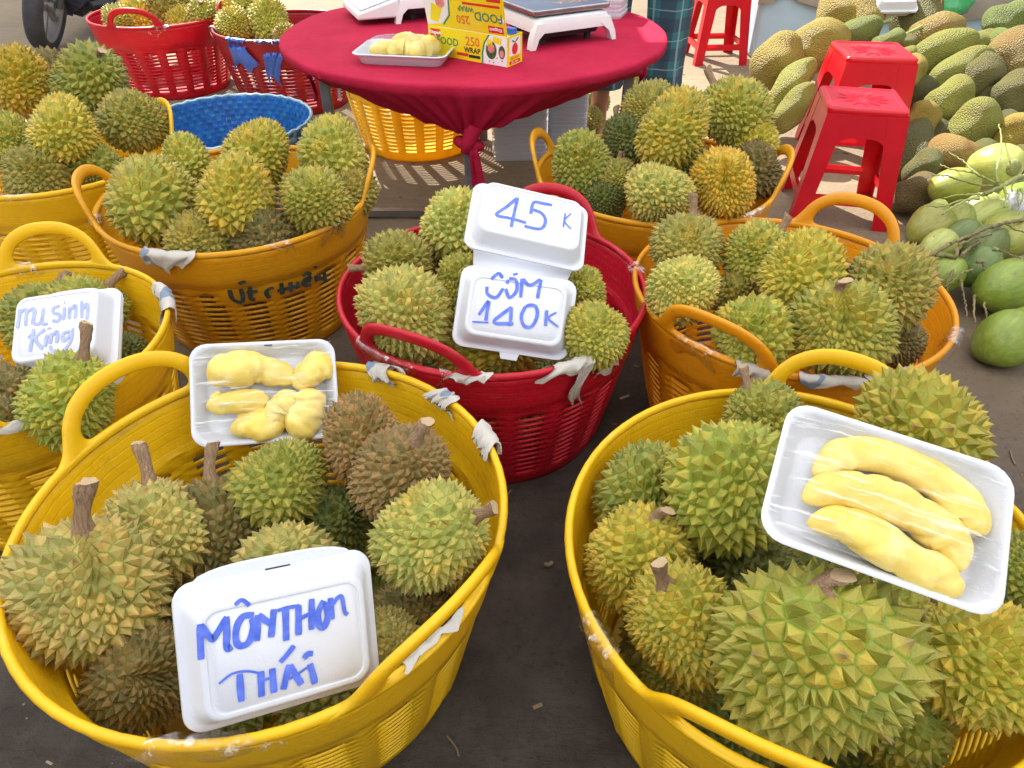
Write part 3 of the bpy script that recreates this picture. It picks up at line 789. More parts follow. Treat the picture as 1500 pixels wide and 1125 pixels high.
    (0.3765, 1.7558, 0.44, 0.0776, (-0.5488, -0.3963, 0.736), 1.27, 'm5', (0.4524, 0.4109, 0.0994), 0.0, 'pale green durian at the near rim of the basket by the stools', 'durians in the basket by the stools'),
    (0.4339, 1.9286, 0.54, 0.0927, (0.4851, 0.8714, -0.0733), 4.14, 'f1', (0.4287, 0.3482, 0.0402), 0.0, 'big golden green durian topping the heap by the stools', 'durians in the basket by the stools'),
    (0.6596, 2.1397, 0.52, 0.0863, (-0.5914, 0.502, 0.6311), 2.05, 'm2', (0.3753, 0.3424, 0.0512), 0.0484, 'tall durian with a stem leaning towards the trousers', 'durians in the basket by the stools'),
    (0.4163, 2.209, 0.5, 0.0813, (-0.4851, 0.8714, -0.0733), 2.71, 'f4', (0.3035, 0.2642, 0.0492), 0.0, 'brownish olive durian at the back below the plaid trousers', 'durians in the basket by the stools'),
    (0.553, 1.7744, 0.46, 0.0777, (-0.2481, -0.1964, 0.9486), 5.53, 'f1', (0.5539, 0.3687, 0.0322), 0.0, 'yellow durian at the rim nearest the stools', 'durians in the basket by the stools'),
    (0.7109, 2.0026, 0.4, 0.0702, (0.5774, 0.8112, 0.0924), 1.99, 'm1', (0.181, 0.138, 0.0422), 0.0, 'shaded durian between the yellow one and the strap near the stools', 'durians in the basket by the stools'),
    (0.3435, 2.1708, 0.43, 0.074, (-0.3162, 0.5906, 0.7424), 5.26, 'm5', (0.1075, 0.1222, 0.0216), 0.0293, 'dark green durian with a stem in front of the bare leg', 'durians in the basket by the stools'),
    (0.7217, 2.0973, 0.45, 0.0716, (0.4575, 0.8327, 0.3119), 5.97, 'm6', (0.4864, 0.4011, 0.0463), 0.0, 'yellowish durian below the tall one on the stool side', 'durians in the basket by the stools'),
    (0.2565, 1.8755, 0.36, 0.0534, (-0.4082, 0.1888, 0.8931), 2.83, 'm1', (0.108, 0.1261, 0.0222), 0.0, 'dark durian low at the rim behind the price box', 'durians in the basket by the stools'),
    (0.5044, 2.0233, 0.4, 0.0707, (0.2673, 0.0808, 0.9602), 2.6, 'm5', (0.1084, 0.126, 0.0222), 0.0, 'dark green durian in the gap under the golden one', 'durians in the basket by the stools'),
    (-1.8444, 4.254, 0.41, 0.1128, (0.1204, 0.788, 0.6038), 1.98, 'm2', (0.3083, 0.262, 0.0488), 0.0, 'durian topping the bright red basket', 'durians in the bright red basket'),
    (-1.9863, 4.179, 0.365, 0.1017, (-0.4286, 0.31, 0.8487), 2.84, 'm1', (0.4958, 0.4003, 0.0463), 0.0, 'sunlit yellow durian in the bright red basket beside its handle', 'durians in the bright red basket'),
    (-2.0622, 4.1061, 0.36, 0.0802, (0.7454, 0.1379, 0.6523), 5.48, 'm3', (0.3233, 0.3159, 0.0472), 0.0, 'durian seen through the handle of the bright red basket', 'durians in the bright red basket'),
    (-1.6474, 4.1698, 0.38, 0.0844, (0.3015, -0.5202, 0.7991), 3.58, 'm4', (0.3388, 0.3135, 0.0469), 0.0218, 'durian with a brown stem end in the bright red basket, far from its handle', 'durians in the bright red basket'),
    (-1.7523, 4.155, 0.35, 0.0811, (-0.3906, -0.1042, 0.9147), 0.12, 'm1', (0.4382, 0.359, 0.0415), 0.0, 'small durian under the topping one in the bright red basket', 'durians in the bright red basket'),
    (-1.4231, 4.0016, 0.375, 0.0848, (-0.254, 0.2552, 0.9329), 0.16, 'm5', (0.4107, 0.3456, 0.0399), 0.0, 'yellow durian at the edge of the basket patched with blue film', 'durians in the film patched basket'),
    (-1.2613, 4.0468, 0.385, 0.092, (0.1204, 0.4111, 0.9036), 0.88, 'm2', (0.3856, 0.3704, 0.0554), 0.0, 'green durian beside the white scale in the film patched basket', 'durians in the film patched basket'),
    (-1.3773, 4.1618, 0.44, 0.0934, (0.2857, 0.869, 0.404), 2.8, 'm1', (0.3371, 0.3138, 0.0469), 0.0, 'durian at the back of the film patched basket', 'durians in the film patched basket'),
    (-1.4765, 4.1653, 0.42, 0.067, (-0.2857, 0.869, 0.404), 5.07, 'f3', (0.5242, 0.3559, 0.0311), 0.0, 'small golden durian at the back rim of the film patched basket', 'durians in the film patched basket'),
    (-1.1473, 3.928, 0.33, 0.0647, (0.2857, 0.1982, 0.9376), 1.25, 'm4', (0.3341, 0.2798, 0.0521), 0.0, 'durian half hidden by the table edge in the film patched basket', 'durians in the film patched basket'),
    (-1.2533, 3.0983, 0.11, 0.0777, (0.954, -0.0339, 0.2979), 0.07, 'm1', (0.2914, 0.254, 0.0473), 0.0, 'olive durian lying deep in the blue woven basket', 'durians in the woven basket'),
    (0.4018, 3.6503, 0.1, 0.076, (0.2722, -0.1089, 0.9561), 1.12, 'm5', (0.3725, 0.3446, 0.0515), 0.0, 'durian on the floor between foam trays and bare leg', 'durians on the floor behind the table'),
    (0.362, 3.4045, 0.08, 0.0661, (0.6509, -0.2663, 0.7109), 4.38, 'f3', (0.3832, 0.3214, 0.0946), 0.0, 'tan durian on the floor touching the foam tray stack', 'durians on the floor behind the table'),
    (0.7404, 4.0607, 0.12, 0.0895, (0.1302, 0.873, 0.4701), 4.75, 'm6', (0.4716, 0.4305, 0.1041), 0.0, 'pale durian on the floor between table knot and plaid trousers', 'durians on the floor behind the table'),
]

FILLER_FRUIT = [
    (-0.373, 0.735, 1.0687, 'filler durian added at the bottom of the MONTHON THAI basket', 'filler durians added at the bottom of the MONTHON THAI basket'),
    (0.425, 0.664, 1.009, 'filler durian added at the bottom of the three segment tray basket', 'filler durians added at the bottom of the three segment tray basket'),
    (-0.77, 1.895, 1.0806, 'filler durian added at the bottom of the lettered orange basket', 'filler durians added at the bottom of the lettered orange basket'),
    (-0.043, 1.397, 1.0149, 'filler durian added at the bottom of the dark red basket', 'filler durians added at the bottom of the dark red basket'),
]

JACKS = [  # the darkest fruit carry the shade of the heap's gaps in their colour
    (1.2274, 3.5104, 0.3145, 0.1398, 0.116, (0.4789, 0.7413, 0.4703), 5.86, (0.3086, 0.2235, 0.0233), 0.0, 'yellow brown jackfruit at the end of the heap touching the wall foot'),
    (1.4652, 3.6727, 0.3534, 0.1593, 0.1042, (0.9397, 0.2129, 0.2677), 5.71, (0.3157, 0.2337, 0.0269), 0.0, 'smooth yellow jackfruit above the leftmost one, leaning on the wall'),
    (1.6934, 4.0005, 0.4321, 0.161, 0.1147, (0.766, 0.4001, 0.5031), 5.93, (0.3005, 0.2219, 0.0249), 0.0, 'big golden jackfruit at the top against the pale wall'),
    (1.75, 3.9149, 0.4116, 0.1308, 0.1049, (0.4903, 0.3752, 0.7867), 5.14, (0.3105, 0.2126, 0.0253), 0.0, 'yellow jackfruit with a corky net beside the foam sign'),
    (1.6913, 3.7911, 0.3819, 0.1241, 0.0671, (0.935, 0.134, 0.3283), 6.16, (0.1684, 0.2022, 0.0316), 0.0535, 'slim pale green jackfruit behind the rear stool seat'),
    (1.2305, 3.279, 0.259, 0.1688, 0.0679, (0.6126, 0.4102, 0.6756), 5.71, (0.2655, 0.2674, 0.0297), 0.0, 'long pale green jackfruit beside the rear stool leg'),
    (1.2166, 3.1393, 0.2254, 0.123, 0.0556, (0.5624, 0.3465, 0.7507), 3.46, (0.2528, 0.2416, 0.0292), 0.0, 'long slim jackfruit half hidden by the stool legs'),
    (1.8031, 3.6856, 0.3565, 0.0875, 0.058, (0.8887, 0.1045, 0.4464), 0.4, (0.1702, 0.2051, 0.0324), 0.0852, 'green jackfruit with a long upright stalk behind the stool seat'),
    (1.874, 3.6727, 0.3534, 0.0493, 0.0579, (0.5, 0.5391, 0.6778), 0.88, (0.1574, 0.1467, 0.0279), 0.0, 'small jackfruit end behind the long stalked green one'),
    (2.0422, 3.9574, 0.4218, 0.1598, 0.1097, (0.3354, 0.4201, 0.8432), 4.33, (0.136, 0.1272, 0.0234), 0.0, 'large cut open jackfruit showing orange flesh under the foam sign'),
    (2.059, 3.7643, 0.3754, 0.1466, 0.106, (0.9659, 0.1611, 0.2026), 1.39, (0.2904, 0.2008, 0.0404), 0.0, 'round brownish jackfruit under the cut open one'),
    (2.0336, 3.6028, 0.3367, 0.1685, 0.0952, (0.935, 0.134, 0.3283), 3.28, (0.2306, 0.2366, 0.0273), 0.0, 'long yellow green jackfruit lying across the middle of the heap'),
    (1.8559, 3.584, 0.3322, 0.0597, 0.0342, (0.9799, 0.0297, 0.1972), 5.31, (0.2575, 0.2466, 0.0289), 0.0, 'slender jackfruit tip beside the rear stool'),
    (1.8143, 3.4211, 0.2931, 0.0868, 0.0736, (0.4903, 0.3752, 0.7867), 3.29, (0.333, 0.2543, 0.0291), 0.0, 'yellow jackfruit right behind the front stool seat edge'),
    (2.0512, 3.4446, 0.2987, 0.1671, 0.0702, (0.8617, 0.2318, 0.4513), 3.8, (0.2314, 0.2351, 0.0273), 0.0, 'curved yellow green jackfruit with a dry stalk end, mid heap'),
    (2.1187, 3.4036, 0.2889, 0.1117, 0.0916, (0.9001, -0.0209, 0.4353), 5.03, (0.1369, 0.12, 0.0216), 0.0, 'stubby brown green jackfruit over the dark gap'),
    (1.8598, 3.3929, 0.2172, 0.0984, 0.0667, (0.9611, 0.0824, 0.2635), 3.38, (0.0849, 0.0822, 0.0179), 0.0, 'shade toned green jackfruit behind the front stool corner'),
    (1.9017, 3.1814, 0.2355, 0.1241, 0.0877, (0.5624, 0.3465, 0.7507), 2.97, (0.2387, 0.2337, 0.0255), 0.0, 'yellow green egg shaped jackfruit leaning at a steep slant'),
    (2.4948, 3.9219, 0.4133, 0.135, 0.0808, (0.9611, 0.0824, 0.2635), 2.99, (0.1414, 0.1855, 0.0273), 0.0, 'green jackfruit at the top corner above the stalky one'),
    (2.2648, 3.6921, 0.3581, 0.0761, 0.062, (-0.9001, -0.4288, -0.0775), 0.81, (0.2152, 0.2206, 0.0265), 0.0328, 'small jackfruit whose cut stalk points at the pale wall'),
    (2.3197, 3.6598, 0.3504, 0.0833, 0.0731, (0.6303, 0.3141, 0.71), 4.31, (0.1627, 0.2092, 0.0306), 0.0, 'pale green jackfruit beside the orange brown one'),
    (2.3434, 3.5593, 0.3262, 0.1411, 0.1096, (0.3276, 0.3354, 0.8833), 4.59, (0.2426, 0.1647, 0.0343), 0.032, 'orange brown jackfruit with a stalk standing upright'),
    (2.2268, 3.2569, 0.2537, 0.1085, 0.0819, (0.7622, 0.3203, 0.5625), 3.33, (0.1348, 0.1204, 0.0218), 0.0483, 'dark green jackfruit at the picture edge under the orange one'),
    (1.7337, 3.0471, 0.2033, 0.0804, 0.0682, (0.1663, 0.3623, 0.9171), 1.0, (0.2998, 0.2155, 0.0247), 0.0, 'yellow jackfruit touching the front stool seat'),
    (1.93, 2.9973, 0.1914, 0.1227, 0.0911, (0.4789, 0.2915, 0.8281), 5.35, (0.2176, 0.2138, 0.0246), 0.0, 'jackfruit with a long dry twig lying over it'),
    (1.8237, 3.0566, 0.1365, 0.0886, 0.0728, (0.9397, 0.2129, 0.2677), 5.09, (0.0891, 0.0796, 0.0194), 0.0, 'brown shade toned jackfruit behind the two front ones'),
    (1.6718, 2.935, 0.1073, 0.1428, 0.0878, (0.3403, 0.5042, 0.7937), 1.37, (0.0911, 0.0865, 0.0213), 0.0, 'shade toned jackfruit seen through the front stool leg opening'),
    (1.7755, 2.8084, 0.146, 0.105, 0.0777, (0.7846, -0.5669, -0.2511), 4.56, (0.3058, 0.1875, 0.0416), 0.0, 'brown jackfruit sloping down to the coconuts'),
    (1.6168, 2.7196, 0.1247, 0.0843, 0.054, (0.6773, 0.1967, 0.7089), 4.96, (0.1347, 0.1329, 0.0232), 0.0, 'olive jackfruit tucked under the sloping brown one'),
    (1.5365, 2.5641, 0.0874, 0.0933, 0.0766, (0.8041, -0.0017, 0.5945), 1.26, (0.1483, 0.1068, 0.0285), 0.0, 'dark brown jackfruit lowest on the floor beside the stool'),
    (2.0826, 2.9486, 0.1797, 0.0853, 0.0801, (0.1612, 0.2786, 0.9468), 3.18, (0.3378, 0.2433, 0.0253), 0.0, 'yellow round jackfruit above the coconut with open calyx'),
    (2.104, 3.0867, 0.1437, 0.096, 0.0837, (0.866, 0.3113, 0.3913), 0.44, (0.0895, 0.0865, 0.0191), 0.0, 'shade toned jackfruit deep behind the upright coconut twig'),
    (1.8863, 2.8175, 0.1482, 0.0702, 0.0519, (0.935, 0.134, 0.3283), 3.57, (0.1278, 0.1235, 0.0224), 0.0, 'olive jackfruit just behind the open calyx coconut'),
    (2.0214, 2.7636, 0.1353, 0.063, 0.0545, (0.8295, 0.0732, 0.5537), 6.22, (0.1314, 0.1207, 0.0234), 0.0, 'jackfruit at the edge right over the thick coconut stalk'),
    (2.2002, 3.3087, 0.197, 0.1004, 0.0839, (0.9397, 0.2129, 0.2677), 2.9, (0.0895, 0.0848, 0.0215), 0.0, 'shade toned green jackfruit in the deep gap of the heap'),
    (1.9275, 3.0666, 0.1389, 0.0751, 0.0625, (0.9806, 0.1535, -0.1221), 2.7, (0.088, 0.0848, 0.0197), 0.0, 'shade toned jackfruit under the dry twig one'),
]

COCOS = [
    (1.3954, 2.1866, 0.1334, 0.0863, 0.0666, (-0.8151, -0.4332, -0.3847), 5.3, (0.2642, 0.2674, 0.0516), 'olive coconut at the near end of the pile by the front stool'),
    (1.5, 2.2112, 0.1363, 0.0725, 0.0547, (-0.5624, -0.6535, -0.5065), 2.55, (0.2467, 0.2879, 0.0519), 'olive coconut behind the pale sunlit one'),
    (1.6015, 2.2363, 0.1394, 0.0973, 0.0601, (-0.9214, -0.3623, -0.1404), 0.1, (0.3615, 0.4164, 0.1002), 'pale sunlit coconut in the middle of the pile'),
    (1.6219, 2.1225, 0.1257, 0.1035, 0.0798, (-0.8887, -0.4115, -0.2022), 5.41, (0.2764, 0.304, 0.0516), 'big olive coconut with brown bruises under the twigs'),
    (1.3749, 2.0684, 0.1192, 0.0763, 0.05, (-0.8295, -0.523, -0.1959), 3.17, (0.3675, 0.4037, 0.1016), 'pale coconut just above the orange basket rim'),
    (1.3238, 1.9233, 0.1018, 0.0685, 0.0659, (-0.5968, -0.7334, -0.3254), 5.72, (0.2047, 0.2832, 0.0336), 'green coconut half hidden by the orange basket rim'),
    (1.4895, 1.8621, 0.0945, 0.104, 0.0802, (-0.9116, -0.3964, -0.1087), 2.55, (0.1974, 0.282, 0.0368), 'large green coconut with a ribbed tip above the lowest one'),
    (1.3747, 1.6285, 0.0664, 0.096, 0.074, (-0.7846, -0.5669, -0.2511), 4.82, (0.2021, 0.2864, 0.0361), 'lowest large green coconut lying on the floor'),
    (1.561, 1.8488, 0.0929, 0.0647, 0.0621, (-0.9001, -0.4288, -0.0775), 0.44, (0.1981, 0.2659, 0.0362), 'coconut cut by the picture edge between the two large ones'),
    (1.4726, 1.663, 0.0706, 0.0688, 0.0749, (-0.4789, -0.7413, -0.4703), 2.23, (0.2534, 0.2886, 0.0461), 'yellowish coconut cut by the picture edge beside the lowest one'),
    (1.5919, 2.446, 0.1645, 0.0956, 0.0664, (-0.9799, -0.1854, -0.0733), 5.93, (0.2658, 0.2958, 0.0479), 'olive coconut resting against the brown jackfruit'),
    (1.8008, 2.5786, 0.1804, 0.0964, 0.0882, (-0.1336, 0.9209, -0.3663), 3.58, (0.3901, 0.4286, 0.1026), 'sunlit coconut with its calyx and stalk facing out'),
    (1.622, 2.3049, 0.1476, 0.0745, 0.0511, (-0.935, -0.2897, -0.2044), 4.03, (0.3619, 0.4028, 0.108), 'pale coconut partly covered by the sunlit middle one'),
    (1.781, 2.3672, 0.1551, 0.0708, 0.052, (-0.935, -0.2897, -0.2044), 0.14, (0.1961, 0.2813, 0.0377), 'green coconut under the thick stalk by the white bag'),
    (1.4633, 2.2875, 0.1455, 0.0395, 0.0356, (-0.8492, -0.4587, -0.2616), 2.52, (0.3666, 0.4257, 0.0961), 'small pale coconut tip behind the olive end one'),
    (1.4706, 2.1147, 0.1248, 0.0704, 0.0579, (-0.8151, -0.2774, -0.5086), 0.62, (0.1114, 0.1617, 0.0392), 'added shade toned coconut low between the two pale ones near the rim'),  # from here on: filler fruit added, coloured dark for the shadowed gaps
    (1.4516, 1.9583, 0.106, 0.0715, 0.0598, (-0.6773, -0.1967, -0.7089), 3.19, (0.1152, 0.181, 0.0403), 'added shade toned coconut under the drooping dry stalks, behind the ribbed one'),
    (1.5204, 2.0684, 0.1192, 0.0787, 0.0666, (-0.7512, -0.2389, -0.6154), 4.01, (0.129, 0.1718, 0.0432), 'added shade toned coconut below the tangled stalks'),
]

STALKS = [
    ('coconut_stalk', [([(1.7944, 2.3534, 0.2534), (1.7395, 2.3264, 0.2502), (1.6855, 2.2999, 0.247), (1.6196, 2.2545, 0.2415), (1.5488, 2.2104, 0.2362)], 0.01, 0.006), ([(1.6261, 2.2637, 0.2376), (1.5551, 2.2193, 0.2323), (1.4915, 2.1884, 0.2286), (1.4238, 2.1459, 0.2235), (1.3648, 2.0988, 0.2179)], 0.006, 0.0025), ([(1.6258, 2.2674, 0.2431), (1.6042, 2.3065, 0.2478), (1.5749, 2.3534, 0.2534), (1.5222, 2.3738, 0.2559), (1.4887, 2.4085, 0.26)], 0.0045, 0.002), ([(1.6191, 2.2674, 0.2431), (1.569, 2.2674, 0.2431), (1.5205, 2.2934, 0.2462), (1.4824, 2.3298, 0.2506), (1.4293, 2.3331, 0.251)], 0.0045, 0.002), ([(1.6124, 2.2554, 0.2516), (1.5836, 2.3075, 0.2579), (1.5714, 2.3545, 0.2635), (1.5652, 2.4169, 0.271), (1.5449, 2.4743, 0.2779)], 0.004, 0.0018), ([(1.5503, 2.2135, 0.2366), (1.5094, 2.2104, 0.2362), (1.4573, 2.2041, 0.2355), (1.4093, 2.1918, 0.234)], 0.0035, 0.002), ([(1.527, 2.1945, 0.2293), (1.4659, 2.1822, 0.2279), (1.3928, 2.1489, 0.2239), (1.3399, 2.1459, 0.2235)], 0.0045, 0.002), ([(1.6053, 2.2496, 0.261), (1.6303, 2.3151, 0.2688), (1.6871, 2.4111, 0.2803), (1.7527, 2.5279, 0.2943), (1.8141, 2.6689, 0.3113)], 0.005, 0.0022), ([(1.6393, 2.261, 0.2423), (1.618, 2.2041, 0.2355), (1.5787, 2.1373, 0.2275)], 0.005, 0.003), ([(1.6764, 2.2418, 0.24), (1.6481, 2.1856, 0.2333), (1.6209, 2.1254, 0.226), (1.5984, 2.0903, 0.2218)], 0.0035, 0.002), ([(1.6896, 2.2482, 0.2408), (1.6738, 2.2041, 0.2355), (1.6424, 2.1552, 0.2296)], 0.0035, 0.002)], 'thick pale green coconut stalk with thin branches over the upper coconuts'),
    ('coconut_stalk', [([(1.6272, 2.0889, 0.2067), (1.5471, 2.0629, 0.2036), (1.4758, 2.0332, 0.2), (1.4002, 1.9917, 0.195), (1.3329, 1.9552, 0.1906)], 0.006, 0.005), ([(1.3383, 1.9631, 0.1866), (1.272, 1.9156, 0.1809), (1.2289, 1.8886, 0.1776), (1.1896, 1.8863, 0.1774)], 0.007, 0.002), ([(1.4827, 2.0082, 0.197), (1.4244, 1.9835, 0.194), (1.3588, 1.9512, 0.1901)], 0.004, 0.003), ([(1.4171, 2.0157, 0.1829), (1.3616, 1.9547, 0.1756), (1.3315, 1.9076, 0.1699), (1.303, 1.9154, 0.1708), (1.2739, 1.9115, 0.1704)], 0.008, 0.004), ([(1.3527, 1.9379, 0.1535), (1.321, 1.8764, 0.1462), (1.2762, 1.81, 0.1382), (1.2586, 1.7744, 0.1339)], 0.004, 0.002), ([(1.3692, 1.8617, 0.1544), (1.3232, 1.8394, 0.1517), (1.2804, 1.803, 0.1474), (1.2498, 1.7781, 0.1444)], 0.004, 0.002), ([(1.4415, 1.9869, 0.1794), (1.3987, 1.9547, 0.1756), (1.3533, 1.9154, 0.1708)], 0.006, 0.005), ([(1.3411, 1.853, 0.1234), (1.3196, 1.795, 0.1164), (1.3032, 1.7392, 0.1097), (1.2823, 1.6855, 0.1033)], 0.004, 0.0015), ([(1.3486, 1.7809, 0.1147), (1.3209, 1.7256, 0.1081), (1.2895, 1.6529, 0.0993)], 0.004, 0.002), ([(1.3587, 1.7461, 0.1105), (1.3471, 1.7121, 0.1064), (1.3347, 1.6724, 0.1017)], 0.003, 0.002), ([(1.4392, 1.9119, 0.1904), (1.4717, 1.9042, 0.1895), (1.4918, 1.8811, 0.1867), (1.5213, 1.8773, 0.1863)], 0.003, 0.002), ([(1.3792, 1.8771, 0.1713), (1.3982, 1.8696, 0.1703), (1.3842, 1.8397, 0.1668)], 0.005, 0.003), ([(1.5442, 2.0464, 0.2116), (1.5557, 2.0127, 0.2075), (1.58, 1.9961, 0.2055)], 0.003, 0.0018)], 'dark tangled coconut stalk beside the orange basket'),
]

BOX_M = {'frame': ((-0.2817, 0.4884, 0.4144), (0.8745, 0.4269, -0.2301), (-0.0827, 0.5988, 0.7966), (0.4779, -0.6777, 0.559)), 'w': 0.235, 'h': 0.1762, 'd': 0.036, 'strokes': [(0.0078, [(-0.0918, 0.0498), (-0.0933, 0.031), (-0.0945, 0.01)]), (0.0078, [(-0.0919, 0.0487), (-0.0832, 0.0326), (-0.0787, 0.0315), (-0.0637, 0.051)]), (0.0078, [(-0.0642, 0.0516), (-0.0655, 0.0324), (-0.0668, 0.0154), (-0.0613, 0.0165)]), (0.0051, [(-0.0542, 0.0626), (-0.0461, 0.0664), (-0.0386, 0.058)]), (0.0078, [(-0.0349, 0.0461), (-0.0468, 0.0473), (-0.0547, 0.0361), (-0.0563, 0.0202), (-0.0507, 0.0141), (-0.0422, 0.0176), (-0.037, 0.0317), (-0.0369, 0.0427)]), (0.0078, [(-0.0306, 0.0455), (-0.0324, 0.0305), (-0.0341, 0.0155)]), (0.0078, [(-0.0304, 0.045), (-0.0228, 0.0369), (-0.0165, 0.0314)]), (0.0078, [(-0.0123, 0.0478), (-0.0151, 0.0328), (-0.0183, 0.0158)]), (0.0046, [(-0.0087, 0.0451), (0.0037, 0.0457), (0.0172, 0.0448)]), (0.0078, [(0.0006, 0.0478), (-0.0004, 0.0292), (-0.0019, 0.0075)]), (0.0078, [(0.0157, 0.0456), (0.0143, 0.0278), (0.0128, 0.0104)]), (0.0078, [(0.0316, 0.0498), (0.0301, 0.0307), (0.0283, 0.0129)]), (0.0051, [(0.0142, 0.0289), (0.0244, 0.0317), (0.0335, 0.0333)]), (0.0078, [(0.0458, 0.0442), (0.0378, 0.0311), (0.0376, 0.0162), (0.0429, 0.0126), (0.0485, 0.0239), (0.0478, 0.0414)]), (0.0078, [(0.0539, 0.0458), (0.0534, 0.032), (0.0534, 0.0192)]), (0.0051, [(0.0549, 0.0363), (0.0618, 0.0435), (0.0676, 0.0438), (0.0695, 0.0258), (0.073, 0.0203)]), (0.0028, [(-0.0787, -0.0218), (-0.0644, -0.0146), (-0.0483, -0.0159), (-0.0323, -0.0231)]), (0.0078, [(-0.0561, -0.017), (-0.0567, -0.0332), (-0.0569, -0.0489)]), (0.0078, [(-0.0331, -0.0202), (-0.034, -0.0355), (-0.0349, -0.0497)]), (0.0078, [(-0.0205, -0.0205), (-0.0207, -0.0349), (-0.0209, -0.0494)]), (0.0032, [(-0.0309, -0.0313), (-0.0246, -0.0311), (-0.017, -0.0317)]), (0.0078, [(-0.0008, -0.0215), (-0.0057, -0.0347), (-0.0103, -0.0485)]), (0.0078, [(-0.0006, -0.0222), (0.0052, -0.0356), (0.011, -0.0486)]), (0.003, [(-0.0081, -0.0381), (0.0029, -0.0367), (0.0216, -0.0293)]), (0.006, [(0.0065, -0.0004), (-0.0022, -0.0087), (-0.0109, -0.0157)]), (0.0078, [(0.0225, -0.0268), (0.0248, -0.0389), (0.0263, -0.0522)]), (0.0069, [(0.0159, -0.0186), (0.0214, -0.0146), (0.0273, -0.0155)])]}

BOX_K = {'frame': ((-0.889, 1.1771, 0.3916), (0.9894, 0.1029, 0.1025), (-0.1414, 0.8433, 0.5186), (-0.0331, -0.5276, 0.8489)), 'w': 0.205, 'h': 0.1845, 'd': 0.045, 'strokes': [(0.0063, [(-0.0715, 0.0443), (-0.0722, 0.0244), (-0.0728, 0.005)]), (0.0063, [(-0.0712, 0.0373), (-0.0592, 0.042), (-0.057, 0.0066)]), (0.0063, [(-0.0587, 0.036), (-0.0431, 0.0415), (-0.0442, 0.008)]), (0.0063, [(-0.04, 0.0382), (-0.0423, 0.0145), (-0.0346, 0.0065), (-0.0268, 0.0131), (-0.0247, 0.0403)]), (0.0063, [(-0.0247, 0.0403), (-0.025, 0.0135), (-0.0222, 0.0055), (-0.0129, 0.0041)]), (0.0063, [(0.0075, 0.0404), (-0.0046, 0.0371), (-0.0039, 0.0273), (0.0084, 0.0202), (0.0075, 0.0077), (-0.005, 0.0096)]), (0.0063, [(0.0172, 0.0354), (0.0173, 0.0078)]), (0.0063, [(0.0149, 0.0451), (0.0177, 0.0453)]), (0.0063, [(0.0269, 0.0345), (0.0284, 0.0078)]), (0.0063, [(0.028, 0.0267), (0.0388, 0.0361), (0.0401, 0.0076)]), (0.0063, [(0.0507, 0.0446), (0.053, 0.0073)]), (0.0063, [(0.052, 0.0246), (0.0625, 0.0351), (0.0636, 0.0005)]), (0.0063, [(-0.0399, -0.0029), (-0.0416, -0.0262), (-0.0435, -0.0499)]), (0.0063, [(-0.0176, -0.0064), (-0.0352, -0.0229), (-0.0199, -0.0486)]), (0.0038, [(-0.0497, -0.0206), (-0.0435, -0.0141), (-0.0387, -0.0098)]), (0.0063, [(-0.0126, -0.019), (-0.0151, -0.0444)]), (0.0038, [(-0.0129, -0.0068), (-0.0053, -0.006)]), (0.0063, [(-0.0048, -0.0169), (-0.0049, -0.0393)]), (0.0063, [(-0.004, -0.0237), (0.0073, -0.0154), (0.0073, -0.0396)]), (0.0063, [(0.0324, -0.0194), (0.0188, -0.0223), (0.0209, -0.0377), (0.0338, -0.027)]), (0.0051, [(0.0375, -0.0134), (0.0347, -0.0399), (0.0209, -0.0593), (0.0027, -0.0588), (-0.0051, -0.0443)])]}

